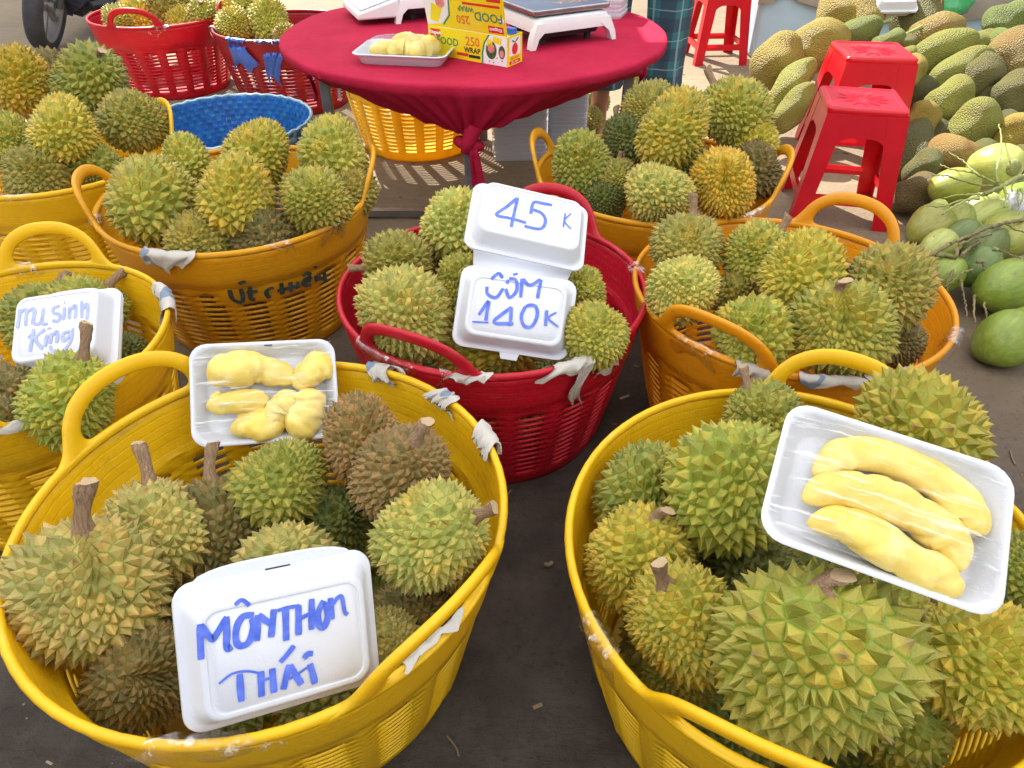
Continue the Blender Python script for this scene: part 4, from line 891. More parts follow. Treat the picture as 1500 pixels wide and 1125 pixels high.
BOX_P = {'frame': ((0.0057, 1.1805, 0.4398), (0.9876, -0.0384, -0.1522), (0.1386, 0.6681, 0.731), (0.0736, -0.7431, 0.6652)), 'w': 0.232, 'h': 0.1629, 'd': 0.036, 'strokes': [(0.0066, [(-0.0343, 0.057), (-0.0439, 0.0645), (-0.0558, 0.0519)]), (0.0066, [(-0.062, 0.0361), (-0.059, 0.0222), (-0.0421, 0.0179), (-0.0306, 0.0376)]), (0.0066, [(-0.0228, 0.0553), (-0.0259, 0.048)]), (0.0066, [(-0.0261, 0.0376), (-0.0164, 0.0219), (-0.0046, 0.0375), (-0.0094, 0.0574), (-0.0224, 0.0575)]), (0.0048, [(-0.0161, 0.0664), (-0.007, 0.0696)]), (0.0066, [(0.002, 0.0616), (0.0037, 0.0446), (0.005, 0.0251)]), (0.0066, [(0.0038, 0.0612), (0.0189, 0.0515), (0.0382, 0.0656)]), (0.0066, [(0.0392, 0.0657), (0.0382, 0.0482), (0.0372, 0.0284)]), (0.0066, [(-0.0699, -0.0207), (-0.0553, 0.008), (-0.055, -0.0109), (-0.055, -0.0297)]), (0.0035, [(-0.0803, -0.0352), (-0.0496, -0.0323)]), (0.0066, [(-0.0101, 0.0039), (-0.0398, -0.0298), (-0.0019, -0.0275)]), (0.0066, [(-0.0101, 0.0039), (-0.0086, -0.0141), (-0.0077, -0.0328)]), (0.0066, [(0.0162, 0.0093), (0.0111, -0.0111), (0.019, -0.0281), (0.0333, -0.0277), (0.0413, -0.0065), (0.0367, 0.0117), (0.0242, 0.0129), (0.0173, 0.0088)]), (0.0066, [(0.0582, 0.0081), (0.06, -0.0226)]), (0.0042, [(0.0773, 0.0069), (0.0633, -0.0066), (0.0845, -0.0206)])], 'frame2': ((0.0322, 1.3218, 0.5559), (0.9728, -0.0163, -0.2312), (0.1164, 0.897, 0.4265), (0.2005, -0.4418, 0.8744)), 'w2': 0.245, 'h2': 0.1666, 'strokes2': [(0.0064, [(-0.0342, 0.0338), (-0.0518, 0.0073), (-0.0698, -0.0185), (-0.0415, -0.0192), (-0.0093, -0.0215)]), (0.0064, [(-0.0329, 0.0351), (-0.0355, -0.0035), (-0.0376, -0.0398)]), (0.0064, [(0.0378, 0.0365), (0.0171, 0.0355), (-0.0, 0.0324), (-0.003, 0.0026)]), (0.0064, [(0.0011, 0.0148), (0.0197, 0.0099), (0.0286, -0.0075), (0.02, -0.0282), (-0.0118, -0.0305)]), (0.0036, [(0.0664, 0.0231), (0.0654, -0.0113)]), (0.0032, [(0.0782, 0.0264), (0.0666, 0.0045), (0.081, -0.0114)])]}

TRAYS = [
    {'frame': ((-0.4498, 1.0055, 0.383), (0.9646, 0.2395, -0.1107), (-0.1107, 0.7483, 0.654), (0.2395, -0.6186, 0.7483)), 'w': 0.255, 'h': 0.1887, 'd': 0.032, 'label': 'tilted white tray of broken flesh pieces leaning in the MONTHON THAI basket', 'pods': [([(-0.0957, 0.0228, -0.008), (-0.069, 0.041, -0.0051), (-0.0282, 0.0463, -0.0065), (0.0128, 0.0383, -0.0101), (0.0537, 0.0178, -0.0107)], 0.0345, 0.72), ([(0.0498, 0.0046, -0.008), (0.0709, 0.0235, -0.0051), (0.0978, 0.0447, -0.0065), (0.1204, 0.0595, -0.0101)], 0.0291, 0.72), ([(0.0762, 0.0019, -0.003), (0.0744, -0.0293, -0.0001), (0.0622, -0.0594, -0.0015), (0.0381, -0.0837, -0.0051)], 0.0356, 0.72), ([(-0.1033, -0.0197, -0.01), (-0.0674, -0.0158, -0.0071), (-0.0309, -0.014, -0.0085), (0.0061, -0.0121, -0.0121)], 0.0237, 0.8), ([(0.0486, -0.0002, -0.006), (0.0348, -0.0237, -0.0031), (0.0195, -0.0403, -0.0045), (0.0355, -0.0503, -0.0081)], 0.0291, 0.75), ([(-0.0647, -0.0663, -0.006), (-0.0284, -0.0606, -0.0031), (0.0041, -0.061, -0.0045), (0.0331, -0.0567, -0.0081)], 0.0281, 0.75), ([(-0.053, -0.042, -0.016), (-0.024, -0.0288, -0.0131), (0.0009, -0.024, -0.0145)], 0.013, 0.8), ([(-0.096, -0.0084, -0.016), (-0.0858, -0.0025, -0.0131), (-0.0774, 0.0079, -0.0145)], 0.0097, 0.8)], 'hump': 0.015, 'slot': (0.0089, 0.0861)},
    {'frame': ((0.4204, 0.5389, 0.6028), (0.9249, -0.3617, -0.1171), (0.3777, 0.8395, 0.3905), (-0.043, -0.4054, 0.9131)), 'w': 0.255, 'h': 0.1785, 'd': 0.032, 'label': 'white tray with three long yellow flesh segments lying on the big durians', 'pods': [([(-0.0813, 0.0076, -0.011), (-0.0562, 0.0414, -0.0081), (-0.0153, 0.0572, -0.0095), (0.0323, 0.056, -0.0131), (0.071, 0.0423, -0.0137), (0.0897, 0.0152, -0.0104), (0.0892, -0.0005, -0.008)], 0.0252, 0.68), ([(-0.0876, -0.03, -0.005), (-0.0548, -0.0037, -0.0021), (-0.0094, 0.0047, -0.0035), (0.0374, -0.0021, -0.0071), (0.0728, -0.0189, -0.0077), (0.0849, -0.0487, -0.0044)], 0.0252, 0.68), ([(-0.0778, -0.0559, -0.003), (-0.0435, -0.0437, -0.0001), (-0.0017, -0.0489, -0.0015), (0.0395, -0.0574, -0.0051), (0.066, -0.0615, -0.0057), (0.0858, -0.0761, -0.0024)], 0.0252, 0.68)], 'hump': 0.015},
    {'frame': ((-0.3358, 2.4122, 0.636), (0.9877, -0.1564, 0.0), (0.1564, 0.9877, 0.0), (0, 0, 1.0)), 'w': 0.3, 'h': 0.2, 'd': 0.034, 'label': 'white wrapped tray of pale flesh on the crimson table', 'pods': [([(-0.11, -0.03, -0.008), (-0.08, -0.01, -0.002), (-0.04, 0.0, -0.002), (-0.01, -0.03, -0.006)], 0.024, 0.9), ([(-0.04, -0.055, -0.006), (-0.02, -0.03, 0.006), (0.01, -0.02, 0.004), (0.03, -0.05, -0.004)], 0.026, 0.95), ([(0.03, -0.06, -0.004), (0.05, -0.02, 0.006), (0.08, 0.01, 0.006), (0.11, 0.02, -0.002)], 0.027, 1.0), ([(-0.06, 0.03, 0), (-0.02, 0.05, 0.008), (0.02, 0.05, 0.008), (0.05, 0.03, 0)], 0.028, 0.95), ([(0.0, 0.0, 0.0), (0.04, 0.02, 0.008), (0.07, 0.05, 0.004)], 0.028, 0.9)], 'hump': 0.032},
]

CARTON = ((-0.1173, 2.4235, 0.6045), (0.8387, -0.5446, 0.0), (0.5446, 0.8387, 0.0), (0, 0, 1.0))

SCALE_R = ((0.1404, 2.7118, 0.6045), (0.8724, 0.4889, 0.0), (-0.4889, 0.8724, 0.0), (0, 0, 1.0))

SCALE_L = ((-0.3269, 3.0923, 0.6045), (0.9272, 0.3746, 0.0), (-0.3746, 0.9272, 0.0), (0, 0, 1.0))

STACK1 = (0.0306, 3.2146, 0.0)

STACK2 = (0.2531, 3.2875, 0.0)

STACK3 = (0.3542, 3.0641, 0.6045)

BOX_J = ((1.8767, 3.9236, 0.5137), (0.9996, 0.0239, 0.0151), (-0.0283, 0.8458, 0.5328), (0.0, -0.533, 0.8461))

STOOLS = [
    ((1.255, 2.62, 0), -0.20943951023931956, (1.06, 1.06, 0.98), 'front red stool with a star patterned seat, nearest the orange basket'),
    ((1.53, 3.23, 0), -0.10471975511965978, (1.12, 1.12, 1.02), 'rear red stool with dotted seat, between front stool and jackfruits'),
    ((1.285, 4.85, 0), 0.06981317007977318, (1.0, 1.0, 1.0), 'lone red stool by the wall beside the plaid trousers'),
]

WOVEN = (-1.09, 2.76, 0.0, 0.315, 0.3)

BIKE = (-3.08, 5.05, 0, -1.3962634015954636)

PERSON = (0.55, 3.44, 0)

GREENBAG = (2.6061, 4.75, 0.3472)

WHITEBAG = (1.7235, 2.27, 0.1734)

TWIGS = [
    ((-0.1081, 0.5611, 0.004), (-0.0922, 0.5422, 0.004), (-0.0868, 0.5281, 0.004), 0.0018, 'twig', 'thin bent twig on the dark floor between the two front baskets'),
    ((0.0673, 0.9105, 0.004), (0.0741, 0.9071, 0.004), (0.0828, 0.9139, 0.004), 0.005, 'stub', 'small pale stub on the dark floor between the front baskets'),
    ((1.2074, 1.2458, 0.003), (1.1968, 1.2176, 0.003), (1.1932, 1.1993, 0.003), 0.002, 'twig', 'short dark twig on the brown floor below the coconuts'),
    ((1.4817, 4.4894, 0.006), (1.4416, 4.4316, 0.006), (1.4669, 4.3472, 0.006), 0.012, 'leaf', 'green leaf scrap at the stem of the end jackfruit'),
]


# ------------------------------------------------------------------ ground and unseen tarps overhead
g = MB()
gx = [-200, -60, -20, -8, -4, 0, 4, 8, 20, 60, 200]
gv = [(x, y, 0) for y in gx for x in gx]
gf = [(j * 11 + i, j * 11 + i + 1, (j + 1) * 11 + i + 1, (j + 1) * 11 + i) for j in range(10) for i in range(10)]
g.add(gv, gf)
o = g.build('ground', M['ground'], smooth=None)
o['kind'] = 'structure'
tarp_z = 2.55
tp = MB()
for ti, (x0, x1, y0, y1) in enumerate(TARPS):
    nx, ny = 14, 14
    V = []
    for j in range(ny + 1):
        for i in range(nx + 1):
            u, v = i / nx, j / ny
            sag = -0.12 * math.sin(u * math.pi) * math.sin(v * math.pi) + 0.015 * math.sin(u * 9 + v * 5)
            V.append((x0 + (x1 - x0) * u, y0 + (y1 - y0) * v, tarp_z - 0.07 * ti + sag))
    tp.add(V, [(j * (nx + 1) + i, j * (nx + 1) + i + 1, (j + 1) * (nx + 1) + i + 1, (j + 1) * (nx + 1) + i) for j in range(ny) for i in range(nx)])
o = tp.build('unseen_tarpaulin', M['tarp'])
o['kind'] = 'structure'

# low painted wall behind the jackfruit heap
wall = empty('painted_wall', (0, 0, 0))
tag(wall, 'pale blue low wall behind the jackfruit heap, cream sheet over its top', 'wall')
w = MB()
w.box((1.52, 4.86, 0.0), (6.5, 5.05, 0.95))
wo_ = w.build('wall_face', M['wall_blue'], wall)
bv = wo_.modifiers.new('bevel', 'BEVEL'); bv.width = 0.03; bv.segments = 3
w = MB()
n = 60
V, F = [], []
for i in range(n + 1):
    x = 1.50 + 5.0 * i / n
    hem = 0.37 - 0.16 * abs(math.sin((x - 1.66) * math.pi / 1.75)) ** 0.8 + 0.006 * math.sin(x * 31)
    for (y, z) in ((5.06, 0.955), (4.84, 0.97), (4.835, 0.75 + 0.004 * math.sin(x * 17)), (4.832 + 0.01 * math.sin(x * 23), hem)):
        V.append((x, y, z))
for i in range(n):
    for k in range(3):
        F.append((i * 4 + k, i * 4 + k + 1, (i + 1) * 4 + k + 1, (i + 1) * 4 + k))
w.add(V, F)
sh = w.build('cream_sheet', M['wall_white'], wall)
sm = sh.modifiers.new('solid', 'SOLIDIFY'); sm.thickness = 0.006; sm.offset = 1

# ------------------------------------------------------------------ baskets
RT, RB, HB = 0.335, 0.255, 0.38
def brad(z):
    u = z / HB
    return RB + (RT - RB) * (u ** 0.85) + (0.004 if z > 0.272 else 0.0)

def wall_mesh(blank=None):
    cols, segs = 20, 5          # per column: 3 slot segments then 2 rib segments
    nang = cols * segs
    z = [0.0, 0.012, 0.03]
    rows_slot = []
    zz = 0.045
    for k in range(12):
        z += [zz, zz + 0.0098]
        rows_slot.append(len(z) - 2)
        zz += 0.0175
    z += [0.262, 0.270, 0.276, 0.30, 0.33, 0.355, 0.376]
    nz = len(z)
    V, F, UV = [], [], []
    for k in range(nz):
        for a in range(nang):
            col, s = divmod(a, segs)
            frac = (0.0, 0.19, 0.38, 0.57, 0.785)[s]
            ph = 2 * math.pi * (col + frac) / cols
            rr = brad(z[k])
            if s == 4 and 0.03 < z[k] < 0.265:
                rr += 0.0035
            if z[k] > 0.28 and s == 4:
                rr += 0.0016
            V.append((rr * math.cos(ph), rr * math.sin(ph), z[k]))
    slots = set(rows_slot)
    for k in range(nz - 1):
        for a in range(nang):
            s = a % segs
            if k in slots and s < 3:
                hole = True
                if blank:                      # moulded name plate without slots
                    d_ = (2 * math.pi * (a / segs + 0.4) / cols - blank[0] + math.pi) % (2 * math.pi) - math.pi
                    hole = not (abs(d_) < blank[1] and z[k] > blank[2])
                if hole:
                    continue
            a2 = (a + 1) % nang
            F.append((k * nang + a, k * nang + a2, (k + 1) * nang + a2, (k + 1) * nang + a))
            ua, ub = a / nang * 1.95, (a + 1) / nang * 1.95
            UV += [(ua, z[k]), (ub, z[k]), (ub, z[k + 1]), (ua, z[k + 1])]
    mb = MB()
    mb.add(V, F)
    me = mb.mesh('basket_wall', M['weave'], 40)
    uvl = me.uv_layers.new(name='UVMap')
    uvl.data.foreach_set('uv', [c for p in UV for c in p])
    return me

def on_wall(s, t, bulge=0.0):
    """s metres along the rim, t metres above the rim line"""
    ph = s / RT
    r = RT + 0.22 * t + bulge
    return Vector((r * math.cos(ph), r * math.sin(ph), HB + t))

def rim_mesh():
    mb = MB()
    n = 72
    ring = []
    for i in range(n):
        ring.append(on_wall(RT * 2 * math.pi * i / n, -0.004, 0.003))
    mb.tube(ring, 0.0085, 8, closed=True, flat=0.75, up=(0, 0, 1))
    return mb.mesh('basket_rim', M['plastic'], 60)

def handle_mesh():
    """moulded strap handle: a plate that flares out of the rim, with a D-shaped hole"""
    ot = [(0.185, -0.010), (0.158, -0.002), (0.136, 0.010), (0.121, 0.030), (0.106, 0.053), (0.081, 0.076), (0.045, 0.092), (0, 0.097)]
    it = [(0.084, 0.006), (0.089, 0.010), (0.091, 0.018), (0.087, 0.031), (0.076, 0.045), (0.057, 0.057), (0.032, 0.065), (0, 0.0675)]
    def full(h, yb):
        top = h + [(-a_, b_) for a_, b_ in h[-2::-1]]
        pts = [Vector((a_, b_, 0)) for a_, b_ in top]
        up_ = catmull(pts, 4)
        e0, e1 = up_[-1], up_[0]
        low = [Vector((e0.x + (e1.x - e0.x) * q / 12, yb, 0)) for q in range(1, 12)]
        return up_ + low
    O_, I_ = full(ot, -0.012), full(it, 0.003)
    m_ = len(O_)
    loops = []
    for (f_, bl) in ((0.0, 0.0), (0.12, 0.0055), (0.30, 0.0075), (0.70, 0.0075), (0.88, 0.0055), (1.0, 0.0), (0.88, -0.0045), (0.5, -0.006), (0.12, -0.0045)):
        loops.append([on_wall(*(O_[q].lerp(I_[q], f_).xy), 0.003 + bl) for q in range(m_)])
    mb = MB()
    V = [p for l in loops for p in l]
    F = []
    k = len(loops)
    for i in range(k):
        i2 = (i + 1) % k
        for j in range(m_):
            j2 = (j + 1) % m_
            F.append((i * m_ + j, i * m_ + j2, i2 * m_ + j2, i2 * m_ + j))
    mb.add(V, F)
    return mb.mesh('basket_handle', M['plastic'], 80)

def base_mesh():
    mb = MB()
    mb.lathe([(0.002, 0.006), (RB * 0.5, 0.006), (RB - 0.006, 0.006), (RB - 0.002, 0.0), (RB - 0.03, 0.0), (RB * 0.5, 0.0005), (0.002, 0.0005)], 40)
    return mb.mesh('basket_base', M['plastic'], 40)

la = [math.atan2(p[1], p[0]) for st in BASKET_LETTERS for p in st]
lz = min(p[2] for st in BASKET_LETTERS for p in st)
lmid = math.atan2(sum(math.sin(a) for a in la), sum(math.cos(a) for a in la))
lhalf = max(abs((a - lmid + math.pi) % (2 * math.pi) - math.pi) for a in la) + 0.04
PLATE_WALL = wall_mesh((lmid, lhalf, lz - 0.012))
WALL, RIM, HANDLE, BASE = wall_mesh(), rim_mesh(), handle_mesh(), base_mesh()

def scrap(parent, ang, width, drop, mat, name, seed, up=0.03, off=0.0):
    """torn paper or tape folded over the rim: starts inside, goes over the lip, hangs outside"""
    rng = random.Random(seed)
    nu, nv = 9, 14
    V, F, UV = [], [], []
    ph0 = [rng.uniform(0, 6) for _ in range(5)]
    prof = [(-0.012, -up), (-0.013, -0.01), (-0.006, 0.007), (0.006, 0.0085), (0.0165, 0.0), (0.0175, -0.03), (0.016, -0.3)]
    def at(v):
        s = up + 0.04 + drop
        d = v * s
        acc = 0
        for (a, b) in zip(prof[:-1], prof[1:]):
            l = math.hypot(b[0] - a[0], b[1] - a[1])
            if acc + l >= d:
                q = (d - acc) / l
                return a[0] + (b[0] - a[0]) * q, a[1] + (b[1] - a[1]) * q
            acc += l
        return prof[-1]
    for i in range(nu + 1):
        u = i / nu - 0.5
        end = 1 - 0.22 * abs(math.sin(u * 5 + ph0[0])) - 0.05 * rng.random()
        beg = 0.15 * abs(math.sin(u * 6 + ph0[1])) + 0.03 * rng.random()
        for j in range(nv + 1):
            v = beg + (end - beg) * j / nv
            b, t = at(v)
            s = off + u * width * (1 + 0.25 * math.sin(v * 5 + ph0[2])) + 0.01 * math.sin(v * 9 + ph0[3])
            cr = 0.0022 * math.sin(u * 17 + v * 9 + ph0[4]) + 0.0014 * math.sin(u * 31 - v * 13)
            z = HB + t
            if t < -0.012:
                base_r = brad(max(z, 0)) - (RT + 0.22 * t)
                b = base_r + (0.012 if v > 0.4 else -0.008)
            p = on_wall(s, t, b + cr + (0.003 if v > 0.4 else 0))
            V.append(p)
    for i in range(nu):
        for j in range(nv):
            F.append((i * (nv + 1) + j, (i + 1) * (nv + 1) + j, (i + 1) * (nv + 1) + j + 1, i * (nv + 1) + j + 1))
            UV += [(i / nu, j / nv), ((i + 1) / nu, j / nv), ((i + 1) / nu, (j + 1) / nv), (i / nu, (j + 1) / nv)]
    mb = MB()
    mb.add([Matrix.Rotation(ang, 3, 'Z') @ p for p in V], F)
    me = mb.mesh(name, mat, 50)
    me.uv_layers.new(name='UVMap').data.foreach_set('uv', [c for p in UV for c in p])
    return obj(name, me, parent)

BASK = {}
for key, bx, by, sx, sy, hz, rz, tiltx, tilty, color, label, group, scr in BASKETS:
    root = empty('basket', (bx, by, 0), rz)
    root.rotation_euler = (tiltx, tilty, rz)
    root.scale = (sx, sy, hz)
    tag(root, label, 'basket', group)
    for nm, me in (('wall', WALL), ('rim', RIM), ('base', BASE), ('handle', HANDLE), ('handle', HANDLE)):
        c = obj(nm, PLATE_WALL if (nm == 'wall' and key == 'D') else me, root)
        c.color = (*color, 1)
        if nm == 'wall':
            s_ = c.modifiers.new('solid', 'SOLIDIFY'); s_.thickness = 0.0045; s_.offset = 0
        BASK.setdefault(key, []).append(c)
    BASK[key][-1].rotation_euler = (0, 0, math.pi)
    for i, (ang, width, drop, kind, off) in enumerate(scr):
        mt, nm = {'p': (M['paper'], 'newspaper_scrap'), 't': (M['tape'], 'tape_strip'), 'b': (M['blue_tape'], 'blue_film_strip')}[kind]
        scrap(root, ang, width, drop, mt, nm, 31 * i + 7 * ord(key[0]), off=off)
    BASK[key].append(root)

# painted lettering on the orange basket
def ribbon(mb, pts, width, lift, k=0, normal=None, mi=0, taper=0.85):
    """flat stroke through 3D points; normal: callable giving the surface normal"""
    pts = catmull(pts, 5) if len(pts) > 2 else [Vector(pts[0]).lerp(Vector(pts[1]), q / 6) for q in range(7)]
    n = len(pts)
    V, F = [], []
    for i, p in enumerate(pts):
        t = (pts[min(i + 1, n - 1)] - pts[max(i - 1, 0)]).normalized()
        nn = normal(p) if callable(normal) else normal
        s = nn.cross(t).normalized()
        w_ = width * 0.5 * (1 + 0.06 * math.sin(i * 0.7 + k * 2.1))
        if i in (0, n - 1):
            w_ *= taper
        q = p + nn * (lift + 0.00004 * k)
        V += [q - s * w_, q + s * w_]
    for i in range(n - 1):
        F.append((2 * i, 2 * i + 1, 2 * i + 3, 2 * i + 2))
    mb.add(V, F, mi)

lt = MB()
for k, st in enumerate(BASKET_LETTERS):
    ribbon(lt, [Vector(p) for p in st], 0.0110, 0.0088, k, lambda p: Vector((p.x, p.y, -0.18 * math.hypot(p.x, p.y))).normalized())
lo = lt.build('painted_lettering', M['ink_dark'], BASK['D'][-1])

# ------------------------------------------------------------------ durians
def durian_mesh(name, n, seed, elong, lob, nl, cleft=0.0, hk=0.68):
    rng = random.Random(seed)
    bm = bmesh.new()
    ga = math.pi * (3 - math.sqrt(5))
    ph = [rng.uniform(0, 6.28) for _ in range(8)]
    sp = math.sqrt(4 * math.pi / n)
    for i in range(n):
        u = (i + 0.5) / n
        u = u + 0.055 * math.sin(2 * math.pi * u)        # smaller, denser thorns near both poles
        z = 1 - 2 * min(max(u, 0.0005), 0.9995)
        r = math.sqrt(max(0, 1 - z * z))
        a = ga * i
        d = Vector((r * math.cos(a), r * math.sin(a), z))
        d = jit(d, sp * 0.27, rng).normalized()
        bm.verts.new(d)
    bmesh.ops.convex_hull(bm, input=bm.verts[:])
    bm.verts.ensure_lookup_table()
    bm.faces.ensure_lookup_table()
    bm.normal_update()
    def deform(d):
        a = math.atan2(d.y, d.x)
        s2 = max(0.0, 1 - d.z * d.z)
        rad = 1 + lob * math.cos(nl * a + ph[0]) * s2 + 0.07 * math.sin(2 * a + ph[1]) * s2 + 0.075 * math.sin(2.6 * d.z + a + ph[2]) + 0.045 * math.sin(4 * d.z - 2 * a + ph[3]) - cleft * math.exp(-((math.sin(a / 2)) / 0.16) ** 2) * max(0, 0.35 + d.z)
        taper = 1 - 0.06 * d.z
        zz = d.z * elong * (1 - 0.10 * max(0, d.z - 0.75) / 0.25)
        return Vector((d.x * rad * taper, d.y * rad * taper, zz * (1 + 0.03 * math.sin(a * 2 + ph[4]))))
    V, F, C = [], [], []
    fi = {}
    for f in bm.faces:
        c = f.normal.copy()
        if c.dot(f.calc_center_median()) < 0:
            c = -c
        fi[f.index] = len(V)
        V.append(deform(c.normalized()) * 0.985)
        C.append((0.0, 0.5, 0.0))
    for v in bm.verts:
        d = v.co.normalized()
        fs = list(v.link_faces)
        t1 = d.orthogonal().normalized()
        t2 = d.cross(t1)
        fs.sort(key=lambda f: math.atan2((f.calc_center_median() - d).dot(t2), (f.calc_center_median() - d).dot(t1)))
        base = [fi[f.index] for f in fs]
        cen = deform(d)
        nrm = Vector((d.x, d.y, d.z / elong)).normalized()
        wid = sum((V[b] - cen).length for b in base) / len(base)
        pole = 0.75 + 0.25 * min(1, (1 - abs(d.z)) / 0.15)
        h = wid * 1.62 * hk * (rng.uniform(0.78, 1.2) if rng.random() > 0.04 else 0.55) * pole
        nt_ = jit(nrm, 0.15, rng).normalized()
        apex = cen + nt_ * h
        rv = rng.random()
        ring0, m_ = base, len(base)
        for (fl, fh, tp) in ((0.22, 0.135, 0.16), (0.48, 0.36, 0.36), (0.76, 0.655, 0.62)):
            ring = []
            for b in base:
                q = V[b].lerp(cen, fl) + nt_ * (h * fh)
                ring.append(len(V))
                V.append(q)
                C.append((tp, rv, 0.0))
            for k in range(m_):
                k2 = (k + 1) % m_
                F.append((ring0[k], ring0[k2], ring[k2], ring[k]))
            ring0 = ring
        ai = len(V)
        V.append(apex)
        C.append((1.0, rv, 0.0))
        for k in range(m_):
            F.append((ring0[k], ring0[(k + 1) % m_], ai))
    bm.free()
    me = bpy.data.meshes.new(name)
    me.from_pydata([tuple(p) for p in V], [], F)
    me.materials.append(M['durian'])
    ca = me.color_attributes.new('thorn', 'FLOAT_COLOR', 'POINT')
    ca.data.foreach_set('color', [x for c in C for x in (*c, 1.0)])
    me.update()
    return me

DV = {}
for nm, n_, sd, el, lo_, nl_, cl_ in DURIAN_KINDS:
    DV[nm] = (durian_mesh('durian_body', n_, sd, el, lo_, nl_, cl_), el)

def stem_mesh(seed, mats):
    rng = random.Random(seed)
    mb = MB()
    nseg = 9
    bx, by = rng.uniform(-1.6, 1.6), rng.uniform(-1.6, 1.6)
    rr = [1.9, 1.45, 1.12, 0.98, 0.92, 0.92, 0.98, 1.10, 1.22, 1.12]
    nn = 12
    V, F = [], []
    for i in range(nseg + 1):
        u = i / nseg
        cx, cy, cz = bx * u * u, by * u * u, u * 1.06 - 0.10
        for j in range(nn):
            a = 2 * math.pi * j / nn
            r_ = rr[i] * (1 + 0.09 * rng.uniform(-1, 1) + 0.06 * math.sin(3 * a + seed))
            dz = rng.uniform(-0.03, 0.03) if i == nseg else 0
            V.append((cx + r_ * math.cos(a), cy + r_ * math.sin(a), cz + dz))
    for i in range(nseg):
        for j in range(nn):
            F.append((i * nn + j, i * nn + (j + 1) % nn, (i + 1) * nn + (j + 1) % nn, (i + 1) * nn + j))
    mb.add(V, F, 0)
    top = [V[nseg * nn + j] for j in range(nn)]
    cen = (bx, by, sum(p[2] for p in top) / nn - 0.03)
    mb.add(top + [cen], [(j, (j + 1) % nn, nn) for j in range(nn)], 1)
    return mb.mesh('stem', mats, 60)
STEMS = [stem_mesh(s, [M['bark'], M['stemcut']]) for s in range(6)]

def axis_quat(axis, spin):
    return Vector(axis).normalized().to_track_quat('Z', 'Y') @ Quaternion((0, 0, 1), spin)

for i, (x, y, z, rad, ax, spin, kind, col, stem, label, group) in enumerate(DURIANS):
    me, el = DV[kind]
    o = obj('durian', me)
    o.location = (x, y, z)
    o.rotation_mode = 'QUATERNION'
    if spin is None:                                   # turn the cleft of the lobed fruit to the open side
        q0 = Vector(ax).normalized().to_track_quat('Z', 'Y')
        dv = Vector((0, 0, 1.2)) - Vector((x, y, z))
        spin = math.atan2(dv.dot(q0 @ Vector((0, 1, 0))), dv.dot(q0 @ Vector((1, 0, 0)))) + 0.25
    o.rotation_quaternion = axis_quat(ax, spin)
    rg_ = random.Random(i * 13 + 5)
    o.scale = (rad * rg_.uniform(0.93, 1.09), rad * rg_.uniform(0.93, 1.09), rad * rg_.uniform(0.96, 1.06))
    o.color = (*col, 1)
    tag(o, label, 'durian', group)
    if stem > 0:
        s = obj('stem', STEMS[i % 6], o)
        s.location = (0, 0, el * 0.86)
        rs = min(0.13, 0.0118 / rad)
        s.scale = (rs, rs, stem / rad + el * 0.12)

# filler fruit added low in some baskets, darkening what shows through the slots
for bi, (bx, by, br_, label, group) in enumerate(FILLER_FRUIT):
    rg_ = random.Random(bi + 50)
    for k in range(6):
        a = 2 * math.pi * k / 6 + bi
        rr = 0.0 if k == 6 else 0.150 * br_
        o = obj('durian', DV[('m1', 'm2', 'm5', 'm6')[(k + bi) % 4]][0])
        o.location = (bx + rr * math.cos(a), by + rr * math.sin(a), 0.105 if k < 6 else 0.14)
        o.rotation_euler = (rg_.uniform(0, 6), rg_.uniform(0, 6), rg_.uniform(0, 6))
        sc_ = rg_.uniform(0.070, 0.078)
        o.scale = (sc_, sc_, sc_)
        o.color = (0.22 * rg_.uniform(0.8, 1.1), 0.22 * rg_.uniform(0.85, 1.1), 0.045, 1)
        tag(o, label, 'durian', group)

# ------------------------------------------------------------------ jackfruit
def blob_mesh(name, mat, seed, prof, nl=0, ridge=0.0, lump=0.05, nu=28, nv=20, bend=0.0):
    rng = random.Random(seed)
    ph = [rng.uniform(0, 6.28) for _ in range(6)]
    mb = MB()
    V, F = [], []
    for i in range(nv + 1):
        u = i / nv
        a = math.pi * u
        z = -math.cos(a)
        r = math.sin(a) * prof(u)
        for j in range(nu):
            w = 2 * math.pi * j / nu
            rr = r * (1 + ridge * math.cos(nl * w + ph[0]) + lump * math.sin(2 * w + ph[1]) + lump * math.sin(z * 4 + w + ph[2]) + lump * 0.6 * math.sin(3 * w - z * 5 + ph[3]))
            V.append((rr * math.cos(w) + bend * (z * z - 0.4), rr * math.sin(w), z))
    for i in range(nv):
        for j in range(nu):
            F.append((i * nu + j, i * nu + (j + 1) % nu, (i + 1) * nu + (j + 1) % nu, (i + 1) * nu + j))
    mb.add(V, F)
    return mb.mesh(name, mat, 70)

